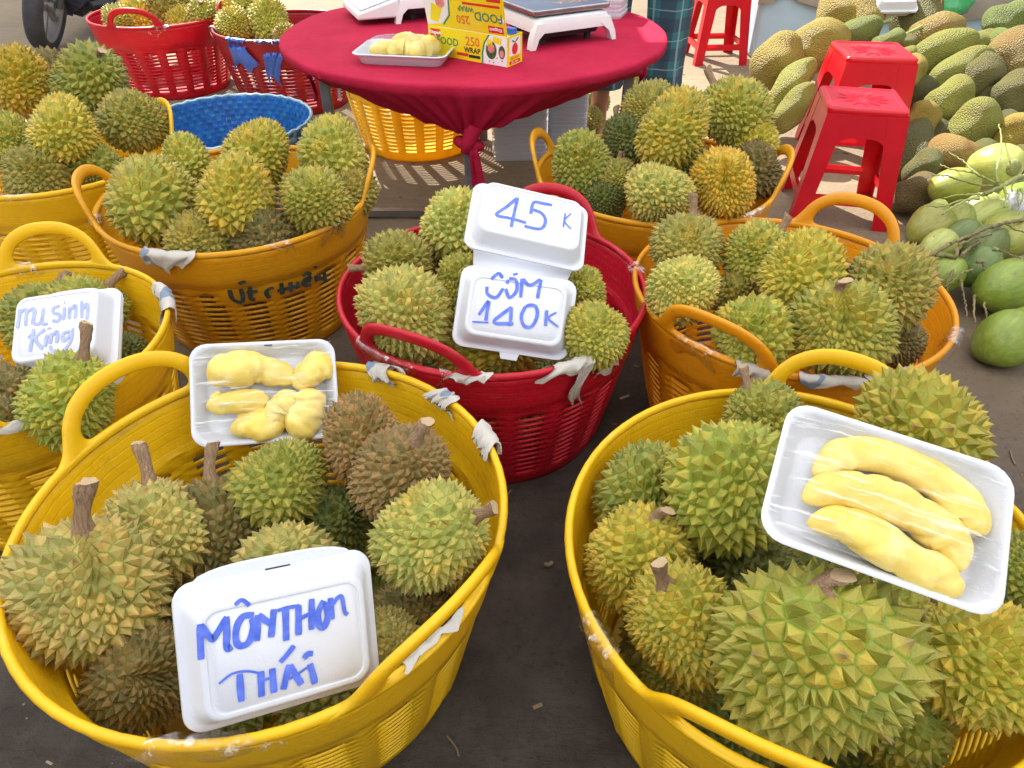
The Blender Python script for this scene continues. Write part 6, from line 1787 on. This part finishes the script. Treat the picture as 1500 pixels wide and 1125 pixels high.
# end face
XE = cl / 2
def endp(pts, lay, mat):
    return poly(cart, [(XE + 0.0004 * lay, p[0], p[1]) for p in pts], mat)
endp([(-0.031, 0.028), (0.031, 0.028), (0.031, 0.078), (-0.031, 0.078)], 1, M['box_white'])
endp(disc(0.0, 0.046, 0.0165, 0.0165), 2, M['p_red'])
endp([(-0.001, 0.060), (0.001, 0.060), (0.002, 0.068), (0.0, 0.068)], 3, M['p_dgreen'])
endp([(0.0, 0.064), (0.014, 0.068), (0.022, 0.076), (0.010, 0.074)], 3, M['p_green'])
endp([(0.0, 0.064), (-0.012, 0.066), (-0.018, 0.073), (-0.008, 0.071)], 3, M['p_green'])
endp([(-0.030, 0.004), (0.030, 0.004), (0.030, 0.014), (-0.030, 0.014)], 1, M['p_red'])
for s_, sz_, z_, mt_ in (('KING PACK', 0.0095, 0.0205, M['p_orange']), ('Size: 30cm', 0.0090, 0.009, M['box_white'])):
    o = obj('lettering', text_mesh(s_, sz_, mt_, bold=0.0002), cart)
    o.location = (XE + 0.0008, 0, z_)
    o.rotation_euler = (R(90), 0, R(90))

# ------------------------------------------------------------------ foam packs
def tray_stack(loc, rz, w, h, n, pitch, label, name='tray_stack', mat='foam'):
    root = empty(name, loc, rz)
    tag(root, label, 'foam stack')
    mb = MB()
    mb.loft([rrect(w - 0.005, h - 0.005, 0.02, 0.0), rrect(w - 0.003, h - 0.003, 0.02, pitch * 0.25), rrect(w, h, 0.02, pitch * 0.45), rrect(w, h, 0.02, pitch * 0.98)])
    me = mb.mesh('foam_tray', M[mat], 40)
    rng = random.Random(n)
    for k in range(n):
        obj('foam_tray', me, root, (rng.uniform(-0.002, 0.002), rng.uniform(-0.002, 0.002), k * pitch))
    return root
tray_stack(STACK1, R(4), 0.235, 0.20, 17, 0.0185, 'tall stack of white foam trays under the table, next to the yellow basket')
tray_stack(STACK2, R(-3), 0.175, 0.18, 19, 0.0185, 'taller stack of white foam trays under the table, near the bare leg')
tray_stack(STACK3, R(-20), 0.17, 0.14, 9, 0.016, 'stack of white containers on the table behind the slate scale pan')

# foam sign box on the jackfruit heap
root = empty('foam_box')
root.matrix_world = frame(*BOX_J)
tag(root, 'white foam box sign leaning on the top of the jackfruit heap', 'foam box')
clam_half(0.22, 0.19, 0.04).build('lid', M['foam'], root, 50)
o = clam_half(0.22, 0.19, 0.038, False).build('lower_half', M['foam'], root, 50)
o.rotation_euler = (math.pi, 0, 0); o.location = (0, 0, -0.009)
jb = []
for q in range(4):
    jb.append((0.006, [(-0.05 + q * 0.03, 0.03), (-0.04 + q * 0.03, -0.02), (-0.03 + q * 0.03, 0.02)]))
add_strokes(root, jb, 0.0397, M['ink'])

# ------------------------------------------------------------------ stools
def stool_master(ht=0.43):
    root = empty('stool')
    wt, wb = 0.125, 0.165         # half widths at top and floor
    def hw(z):
        return wb + (wt - wb) * z / ht
    mb = MB()
    mb.loft([rrect(2 * wt, 2 * wt, 0.015, ht - 0.022), rrect(2 * wt + 0.004, 2 * wt + 0.004, 0.017, ht - 0.018), rrect(2 * wt + 0.003, 2 * wt + 0.003, 0.017, ht - 0.005), rrect(2 * wt - 0.006, 2 * wt - 0.006, 0.014, ht),
             rrect(2 * wt - 0.034, 2 * wt - 0.034, 0.012, ht - 0.0005), rrect(2 * wt - 0.038, 2 * wt - 0.038, 0.012, ht - 0.0025), rrect(2 * wt - 0.044, 2 * wt - 0.044, 0.011, ht - 0.0025)])
    mb.build('seat', M['stool'], root, 40)
    # raised star and ring pattern of the seat top
    sp = MB()
    for k in range(12):
        a = 2 * math.pi * k / 12
        x, y = math.cos(a), math.sin(a)
        sp.add([(0.016 * x, 0.016 * y, ht - 0.0012), (0.052 * x - 0.013 * y, 0.052 * y + 0.013 * x, ht - 0.0012), (0.088 * x, 0.088 * y, ht - 0.0012), (0.052 * x + 0.013 * y, 0.052 * y - 0.013 * x, ht - 0.0012), (0.052 * x, 0.052 * y, ht + 0.0012)],
               [(0, 3, 4), (3, 2, 4), (2, 1, 4), (1, 0, 4)])
    so = sp.build('seat_pattern', M['stool'], root, None)
    def side_pt(k, s, z, ins=0.0):
        """side k, s = -1..1 across, z height"""
        w_ = hw(z) - ins
        p = Vector((s * hw(z), -w_, z))
        return Matrix.Rotation(k * math.pi / 2, 3, 'Z') @ p
    th = 0.004
    lw = 0.058
    for k in range(4):
        b = MB()
        for kk, sg in ((k, 1), ((k + 1) % 4, -1)):
            V, F = [], []
            zs = [0.0, 0.08, 0.15, 0.22, 0.29, 0.36, ht - 0.02]
            for z in zs:
                h_ = hw(z)
                inner = 1 - lw * (0.85 + 0.3 * z / ht) / h_
                for ins in (0, th):
                    V += [side_pt(kk, sg * 1.0, z, ins), side_pt(kk, sg * inner, z, ins)]
            for i in range(len(zs) - 1):
                a = i * 4
                F += [(a, a + 1, a + 5, a + 4), (a + 3, a + 2, a + 6, a + 7), (a + 1, a + 3, a + 7, a + 5)]
            F += [(0, 2, 3, 1)]
            b.add(V, F)
        b.build('leg', M['stool'], root, 40)
        def panel(name, z0, z1, arch, ins0=0.0008, s_in=None, depth=0.004):
            b = MB()
            V, F = [], []
            m = 10
            for i in range(m + 1):
                s = -1 + 2 * i / m
                for z in (None, z1):
                    zz = (z0 + arch * (abs(s) ** 4) * -1) if z is None else z
                    h_ = hw(zz)
                    inner = 1 - (lw - 0.006) * (0.85 + 0.3 * zz / ht) / h_
                    for ins in (ins0, ins0 + depth):
                        V.append(side_pt(k, s * inner, zz, ins))
            for i in range(m):
                a = i * 4
                F += [(a, a + 4, a + 6, a + 2), (a + 1, a + 3, a + 7, a + 5), (a, a + 1, a + 5, a + 4)]
            b.add(V, F)
            return b.build(name, M['stool'], root, 40)
        panel('apron', ht - 0.10, ht - 0.021, 0.03, ins0=0.0012)
        panel('crossbar', 0.085, 0.118, 0.0, ins0=0.0012, depth=0.012)
        # inner recessed back panel edge moulding above the opening
    return root
st0 = stool_master()
def dup(root, loc, rot, scale_):
    r = root.copy()
    COL.objects.link(r)
    r.location, r.rotation_euler, r.scale = loc, rot, scale_
    for ch in list(root.children):
        c = ch.copy()
        COL.objects.link(c)
        c.parent = r
    return r
for i, (loc, rz, sc, label) in enumerate(STOOLS):
    if i == 0:
        s = st0
        s.location, s.rotation_euler, s.scale = loc, (0, 0, rz), sc
    else:
        s = dup(st0, loc, (0, 0, rz), sc)
    tag(s, label, 'stool', 'red plastic stools')

# ------------------------------------------------------------------ blue woven basket
bk = empty('woven_basket', WOVEN[:3])
tag(bk, 'round blue woven strap basket behind the orange basket with painted letters', 'basket')
wr, wh = WOVEN[3], WOVEN[4]
def woven(inner):
    cols, rows = 96, 15
    rng = random.Random(3 + inner)
    b = MB()
    def P_(c, k, o_):
        r = wr * (0.86 + 0.14 * k / rows) + (-0.006 if inner else 0) + o_
        a = 2 * math.pi * c / cols
        return (r * math.cos(a), r * math.sin(a), wh * k / rows)
    sg = -1 if inner else 1
    for k in range(rows):
        for c in range(cols):
            over = (c + k) % 2
            o1, o2 = (0.0006, 0.0022) if over else (0.0020, 0.0006)
            g_ = 0.05
            w_ = rng.uniform(-0.0004, 0.0004)
            # strap crossing: bowed quad pair
            if over:
                pts = [P_(c + g_, k - 0.02, sg * o1 + w_), P_(c + 1 - g_, k - 0.02, sg * o1 + w_), P_(c + 1 - g_, k + 0.5, sg * o2 + w_), P_(c + g_, k + 0.5, sg * o2 + w_), P_(c + 1 - g_, k + 1.02, sg * o1 + w_), P_(c + g_, k + 1.02, sg * o1 + w_)]
                fc = [(0, 1, 2, 3), (3, 2, 4, 5)]
            else:
                pts = [P_(c - 0.02, k + g_, sg * o2 + w_), P_(c + 0.5, k + g_, sg * o1 + w_), P_(c + 0.5, k + 1 - g_, sg * o1 + w_), P_(c - 0.02, k + 1 - g_, sg * o2 + w_), P_(c + 1.02, k + g_, sg * o2 + w_), P_(c + 1.02, k + 1 - g_, sg * o2 + w_)]
                fc = [(0, 1, 2, 3), (1, 4, 5, 2)]
            if inner:
                mi = 0 if rng.random() < 0.85 else 1
            else:
                mi = rng.choice((2, 2, 2, 1)) if over else rng.choice((0, 1, 1, 2))
            b.add(pts, fc, mi)
    return b
woven(False).build('outer_weave', [M['blue_a'], M['blue_b'], M['blue_c']], bk, None)
woven(True).build('inner_weave', [M['blue_a'], M['blue_b'], M['blue_c']], bk, None)
b = MB()
ring = [(wr * math.cos(2 * math.pi * q / 84) * 0.995, wr * math.sin(2 * math.pi * q / 84) * 0.995, wh + 0.003 * math.sin(q * 2.6)) for q in range(84)]
b.tube(ring, 0.0065, 6, closed=True)
b.build('rim', M['blue_c'], bk, 60)
b = MB()
b.lathe([(0.002, 0.006), (wr * 0.855, 0.006)], 48)
b.build('bottom', M['blue_a'], bk)
b = MB()
b.tube(catmull([(0.315, -0.07, wh - 0.05), (0.35, -0.06, wh - 0.02), (0.385, 0.0, wh - 0.06), (0.37, 0.05, wh - 0.12), (0.32, 0.09, wh - 0.14)], 6), 0.006, 8)
b.build('handle', M['blue_b'], bk, 60)

# ------------------------------------------------------------------ motorbike
bike = empty('motorbike', BIKE[:3], BIKE[3])
bike.rotation_euler = (R(-20), 0, BIKE[3])
tag(bike, 'dark blue motorbike parked beyond the durian baskets', 'motorbike')
def wheel(x, nm):
    b = MB()
    prof = [(0.215, -0.045), (0.235, -0.055), (0.262, -0.052), (0.282, -0.030), (0.288, 0.0), (0.282, 0.030), (0.262, 0.052), (0.235, 0.055), (0.215, 0.045)]
    b.lathe(prof, 40)
    w_ = b.build('tyre', M['tyre'], bike, 50, (x, 0, 0.288))
    w_.rotation_euler = (R(90), 0, 0)
    r_ = MB()
    r_.lathe([(0.214, -0.04), (0.222, -0.046), (0.200, -0.03), (0.198, 0.03), (0.222, 0.046), (0.214, 0.04)], 32)
    r_.lathe([(0.035, -0.05), (0.035, 0.05)], 14, cap0=True, cap1=True)
    for q in range(5):
        a = 2 * math.pi * q / 5
        xf = Matrix.Rotation(a, 4, 'Z')
        r_.box((0.03, -0.016, -0.016), (0.202, 0.016, 0.016), xf=xf)
    ro = r_.build('rim', M['rimmetal'], w_, 40)
wheel(0.0, 'front')
wheel(-1.22, 'rear')
for sy in (-1, 1):
    b = MB()
    b.tube([(0.0, sy * 0.075, 0.288), (-0.12, sy * 0.075, 0.62)], 0.020, 10)
    b.build('fork_leg', M['bike_dark'], bike)
b = MB()
V, F = [], []
for i in range(13):
    a = R(-20 + 150 * i / 12)
    for j, y in enumerate((-0.075, -0.045, 0, 0.045, 0.075)):
        rr = 0.315 - 0.35 * abs(y) * abs(y) * 8
        V.append((-rr * math.cos(a) * -1 * -1, y, 0.288 + rr * math.sin(a)))
for i in range(12):
    for j in range(4):
        F.append((i * 5 + j, i * 5 + j + 1, (i + 1) * 5 + j + 1, (i + 1) * 5 + j))
b.add(V, F)
fo = b.build('mudguard', M['bike'], bike, 60)
s_ = fo.modifiers.new('solid', 'SOLIDIFY'); s_.thickness = 0.006
b = MB()
b.loft([[(-0.16, -0.17, 0.30), (-0.16, 0.17, 0.30), (-0.30, 0.13, 0.24), (-0.30, -0.13, 0.24)], [(-0.02, -0.21, 0.62), (-0.02, 0.21, 0.62), (-0.20, 0.16, 0.60), (-0.20, -0.16, 0.60)], [(-0.08, -0.15, 0.92), (-0.08, 0.15, 0.92), (-0.22, 0.12, 0.90), (-0.22, -0.12, 0.90)]])
bo = b.build('front_shield', M['bike'], bike, 30)
bv = bo.modifiers.new('bevel', 'BEVEL'); bv.width = 0.03; bv.segments = 3
b = MB()
b.loft([[(-0.25, -0.11, 0.22), (-0.25, 0.11, 0.22), (-0.25, 0.11, 0.40), (-0.25, -0.11, 0.40)], [(-0.60, -0.13, 0.24), (-0.60, 0.13, 0.24), (-0.60, 0.13, 0.46), (-0.60, -0.13, 0.46)], [(-0.90, -0.15, 0.36), (-0.90, 0.15, 0.36), (-0.90, 0.15, 0.66), (-0.90, -0.15, 0.66)], [(-1.50, -0.10, 0.56), (-1.50, 0.10, 0.56), (-1.50, 0.10, 0.72), (-1.50, -0.10, 0.72)]])
bo = b.build('body', M['bike'], bike, 30)
bv = bo.modifiers.new('bevel', 'BEVEL'); bv.width = 0.03; bv.segments = 3
b = MB()
b.loft([[(-0.62, -0.11, 0.66), (-0.62, 0.11, 0.66), (-0.62, 0.09, 0.74), (-0.62, -0.09, 0.74)], [(-1.40, -0.12, 0.72), (-1.40, 0.12, 0.72), (-1.40, 0.10, 0.80), (-1.40, -0.10, 0.80)]])
bo = b.build('seat', M['black'], bike, 30)
bv = bo.modifiers.new('bevel', 'BEVEL'); bv.width = 0.025; bv.segments = 3
b = MB()
b.box((-0.75, -0.10, 0.16), (-0.42, 0.10, 0.34))
b.tube([(-0.45, 0.13, 0.24), (-0.80, 0.16, 0.20), (-1.35, 0.18, 0.30)], [0.025, 0.035, 0.045], 10)
b.build('engine', M['bike_dark'], bike)
for sy in (-1, 1):
    b = MB()
    b.tube([(-0.62, sy * 0.12, 0.20), (-0.62, sy * 0.30, 0.20)], 0.015, 8)
    b.build('footrest', M['black'], bike)
b = MB()
b.tube([(-0.72, -0.10, 0.20), (-0.60, -0.28, 0.005)], 0.014, 8)
b.build('side_stand', M['bike_dark'], bike)
b = MB()
b.tube(catmull([(-0.28, -0.34, 1.0), (-0.22, -0.2, 1.02), (-0.14, -0.06, 0.95), (-0.14, 0.06, 0.95), (-0.22, 0.2, 1.02), (-0.28, 0.34, 1.0)], 4), 0.016, 8)
b.build('handlebar', M['black'], bike)
b = MB()
b.lathe([(0.001, 0.03), (0.05, 0.025), (0.075, 0.0), (0.07, -0.05)], 18)
ho = b.build('headlight', M['clear_panel'], bike, 60, (-0.02, 0, 0.95))
ho.rotation_euler = (0, R(80), 0)

# ------------------------------------------------------------------ person
per = empty('person', PERSON, R(0))
tag(per, 'person in teal plaid cropped trousers standing behind the table', 'person')
verts, edges, rads = [], [], []
def vtx(p, r):
    verts.append(p); rads.append(r)
    return len(verts) - 1
def chain(start, pts):
    prev = start
    for p, r in pts:
        i = vtx(p, r)
        edges.append((prev, i))
        prev = i
    return prev
pel = vtx((0, 0, 0.88), (0.15, 0.11))
sp_ = chain(pel, [((0, 0.01, 1.0), (0.135, 0.10)), ((0, 0.015, 1.15), (0.15, 0.11)), ((0, 0.01, 1.30), (0.16, 0.11))])
nk = chain(sp_, [((0, 0.0, 1.40), (0.075, 0.07)), ((0, -0.01, 1.46), (0.055, 0.055))])
hd = chain(nk, [((0, -0.025, 1.52), (0.072, 0.085)), ((0, -0.025, 1.60), (0.082, 0.098)), ((0, -0.015, 1.67), (0.06, 0.075))])
for sx in (-1, 1):
    hx = sx * 0.135
    an = chain(pel, [((sx * 0.09, 0, 0.82), (0.095, 0.10)), ((hx, 0.0, 0.66), (0.078, 0.082)), ((hx, -0.01, 0.47), (0.054, 0.058)), ((hx, 0.005, 0.36), (0.054, 0.060)), ((hx, 0.015, 0.24), (0.045, 0.050)), ((hx, 0.02, 0.11), (0.034, 0.038)), ((hx, 0.015, 0.055), (0.034, 0.040)), ((hx + sx * 0.01, -0.06, 0.032), (0.036, 0.026)), ((hx + sx * 0.015, -0.13, 0.024), (0.038, 0.018)), ((hx + sx * 0.015, -0.165, 0.02), (0.028, 0.012))])
    wr_ = chain(sp_, [((sx * 0.17, 0.0, 1.33), (0.065, 0.065)), ((sx * 0.21, 0.0, 1.22), (0.048, 0.048)), ((sx * 0.235, -0.01, 1.04), (0.038, 0.038)), ((sx * 0.235, -0.08, 0.90), (0.032, 0.034)), ((sx * 0.225, -0.15, 0.80), (0.022, 0.026)), ((sx * 0.22, -0.175, 0.755), (0.018, 0.036))])
    for k, ln in enumerate((0.07, 0.082, 0.076, 0.06)):
        yo = -0.205 + k * 0.021
        chain(wr_, [((sx * 0.218, yo, 0.725), (0.0085, 0.0085)), ((sx * 0.212, yo - 0.004, 0.725 - ln * 0.55), (0.008, 0.008)), ((sx * 0.203, yo, 0.725 - ln), (0.0065, 0.0065))])
    chain(wr_, [((sx * 0.20, -0.21, 0.755), (0.010, 0.010)), ((sx * 0.19, -0.232, 0.725), (0.009, 0.009)), ((sx * 0.188, -0.238, 0.70), (0.007, 0.007))])
nose = chain(hd - 1, [((0, -0.118, 1.575), (0.012, 0.014))])
me = bpy.data.meshes.new('body')
me.from_pydata(verts, edges, [])
me.materials.append(M['skin'])
body = obj('body', me, per)
bpy.context.view_layer.objects.active = body
sk = body.modifiers.new('skin', 'SKIN')
if not me.skin_vertices:
    with bpy.context.temp_override(object=body, active_object=body):
        bpy.ops.mesh.customdata_skin_add()
for i, r_ in enumerate(rads):
    me.skin_vertices[0].data[i].radius = r_
    me.skin_vertices[0].data[i].use_root = (i == 0)
sb = body.modifiers.new('sub', 'SUBSURF'); sb.levels = 2; sb.render_levels = 2
sk.use_smooth_shade = True
def garment(name, loops, mat, closed_top=False, fold=0.0):
    n_ = 40
    b = MB()
    V, F, UV = [], [], []
    k = len(loops)
    for i, (cx, cy, z, rx, ry) in enumerate(loops):
        for j in range(n_):
            a = 2 * math.pi * j / n_
            f_ = 1 + fold * math.sin(a * 5 + i * 0.7) + fold * 0.6 * math.sin(a * 9 - i * 1.1)
            V.append((cx + rx * f_ * math.cos(a), cy + ry * f_ * math.sin(a), z))
    for i in range(k - 1):
        for j in range(n_):
            j2 = (j + 1) % n_
            F.append((i * n_ + j, i * n_ + j2, (i + 1) * n_ + j2, (i + 1) * n_ + j))
            per_ = 0.55
            UV += [(j / n_ * per_, loops[i][2]), ((j + 1) / n_ * per_, loops[i][2]), ((j + 1) / n_ * per_, loops[i + 1][2]), (j / n_ * per_, loops[i + 1][2])]
    b.add(V, F)
    m_ = b.mesh(name, mat, 80)
    m_.uv_layers.new(name='UVMap').data.foreach_set('uv', [c for p in UV for c in p])
    o_ = obj(name, m_, per)
    s__ = o_.modifiers.new('solid', 'SOLIDIFY'); s__.thickness = 0.004
    return o_
for sx in (-1, 1):
    hx = sx * 0.135
    garment('trouser_leg', [(hx, 0.0, 0.235, 0.098, 0.094), (hx, 0.0, 0.242, 0.100, 0.096), (hx, 0, 0.34, 0.092, 0.090), (hx, -0.005, 0.45, 0.091, 0.091), (hx, 0, 0.58, 0.098, 0.102), (hx * 0.93, 0, 0.72, 0.108, 0.118), (sx * 0.098, 0, 0.80, 0.10, 0.13)], M['plaid'], fold=0.06)
garment('trouser_waist', [(0, 0, 0.76, 0.195, 0.135), (0, 0, 0.86, 0.192, 0.138), (0, 0, 0.97, 0.165, 0.122)], M['plaid'], fold=0.01)
garment('shirt', [(0, 0.01, 0.88, 0.195, 0.145), (0, 0.01, 1.0, 0.175, 0.132), (0, 0.015, 1.15, 0.185, 0.138), (0, 0.01, 1.28, 0.195, 0.135), (0, 0.005, 1.36, 0.15, 0.11), (0, 0, 1.41, 0.088, 0.085)], M['shirt'], fold=0.012)
b = MB()
b.lathe([(0.088, 0.0), (0.094, 0.04), (0.085, 0.085), (0.05, 0.115), (0.001, 0.122)], 20)
hr = b.build('hair', M['hair'], per, 60, (0, -0.008, 1.60))
hr.scale = (0.98, 1.15, 1.0)
for sx in (-1, 1):
    b = MB()
    b.lathe([(0.001, 0.008), (0.008, 0.006), (0.011, 0.0)], 12)
    e_ = b.build('eye', M['black'], per, 60, (sx * 0.032, -0.112, 1.595)); e_.rotation_euler = (R(90), 0, 0)
    b = MB()
    b.lathe([(0.001, 0.012), (0.014, 0.008), (0.020, -0.004)], 12)
    e_ = b.build('ear', M['skin'], per, 60, (sx * 0.083, -0.02, 1.585)); e_.rotation_euler = (0, sx * R(80), 0); e_.scale = (1.5, 0.9, 1)
b = MB()
b.tube([(-0.022, -0.104, 1.532), (0, -0.110, 1.530), (0.022, -0.104, 1.532)], [0.003, 0.006, 0.003], 8)
b.build('mouth', M['jflesh'], per, 60)
for sx in (-1, 1):
    b = MB()
    b.loft([[(p[0] * 0.09 + sx * 0.15, p[1] * 0.28 - 0.055, 0.0) for p in rrect(1, 1, 0.4, 0)], [(p[0] * 0.09 + sx * 0.15, p[1] * 0.28 - 0.055, 0.012) for p in rrect(1, 1, 0.4, 0)]])
    b.build('sandal', M['sandal'], per, 40)

# ------------------------------------------------------------------ bags, litter
def bag(loc, r, mat, label, seed, sq):
    rng = random.Random(seed)
    bm = bmesh.new()
    bmesh.ops.create_icosphere(bm, subdivisions=3, radius=r)
    ph = [rng.uniform(0, 6) for _ in range(4)]
    for v in bm.verts:
        d = v.co.normalized()
        k = 1 + 0.10 * math.sin(d.x * 9 + ph[0]) + 0.08 * math.sin(d.y * 11 + d.z * 6 + ph[1]) + 0.05 * rng.uniform(-1, 1)
        v.co = Vector((d.x * k, d.y * k, d.z * k * sq)) * r
    me_ = bpy.data.meshes.new('plastic_bag')
    bm.to_mesh(me_); bm.free()
    me_.materials.append(mat)
    me_.polygons.foreach_set('use_smooth', [True] * len(me_.polygons))
    o_ = obj('plastic_bag', me_, None, loc)
    return tag(o_, label, 'bag')
bag(GREENBAG, 0.13, M['green_bag'], 'crumpled green plastic bag on the wall behind the jackfruits', 4, 0.7)
bag(WHITEBAG, 0.05, M['white_bag'], 'crumpled white plastic bag lying among the coconut stalks', 6, 0.8)

for i, (p0, p1, p2, r_, nm, label) in enumerate(TWIGS):
    b = MB()
    b.tube(catmull([p0, p1, p2], 5), r_, 7)
    o_ = b.build(nm, M['litter'] if nm != 'leaf' else M['leaf'], None, 60)
    tag(o_, label, 'litter')
rng = random.Random(5)
lb = MB()
for k in range(620):
    x, y = rng.uniform(-2.6, 2.2), rng.uniform(0.2, 4.6)
    s = rng.uniform(0.0008, 0.004) * (0.55 + y * 0.25)
    a = rng.uniform(0, 6.28)
    e = rng.uniform(0.5, 3.0)
    xf = Matrix.Translation((x, y, 0.0005)) @ Matrix.Rotation(a, 4, 'Z')
    lb.box((-s * e, -s, 0), (s * e, s, s * 0.7), xf=xf)
for k in range(70):
    x, y = rng.uniform(-0.8, 1.6), rng.uniform(0.35, 1.5)
    s = rng.uniform(0.0012, 0.0038)
    a = rng.uniform(0, 6.28)
    e = rng.uniform(0.6, 4.0)
    xf = Matrix.Translation((x, y, 0.0006)) @ Matrix.Rotation(a, 4, 'Z') @ Matrix.Rotation(rng.uniform(-0.2, 0.2), 4, 'X')
    lb.box((-s * e, -s, 0), (s * e, s, s * 0.6), xf=xf)
lo2 = lb.build('litter', M['litter'], None, 30)
lo2['kind'] = 'stuff'
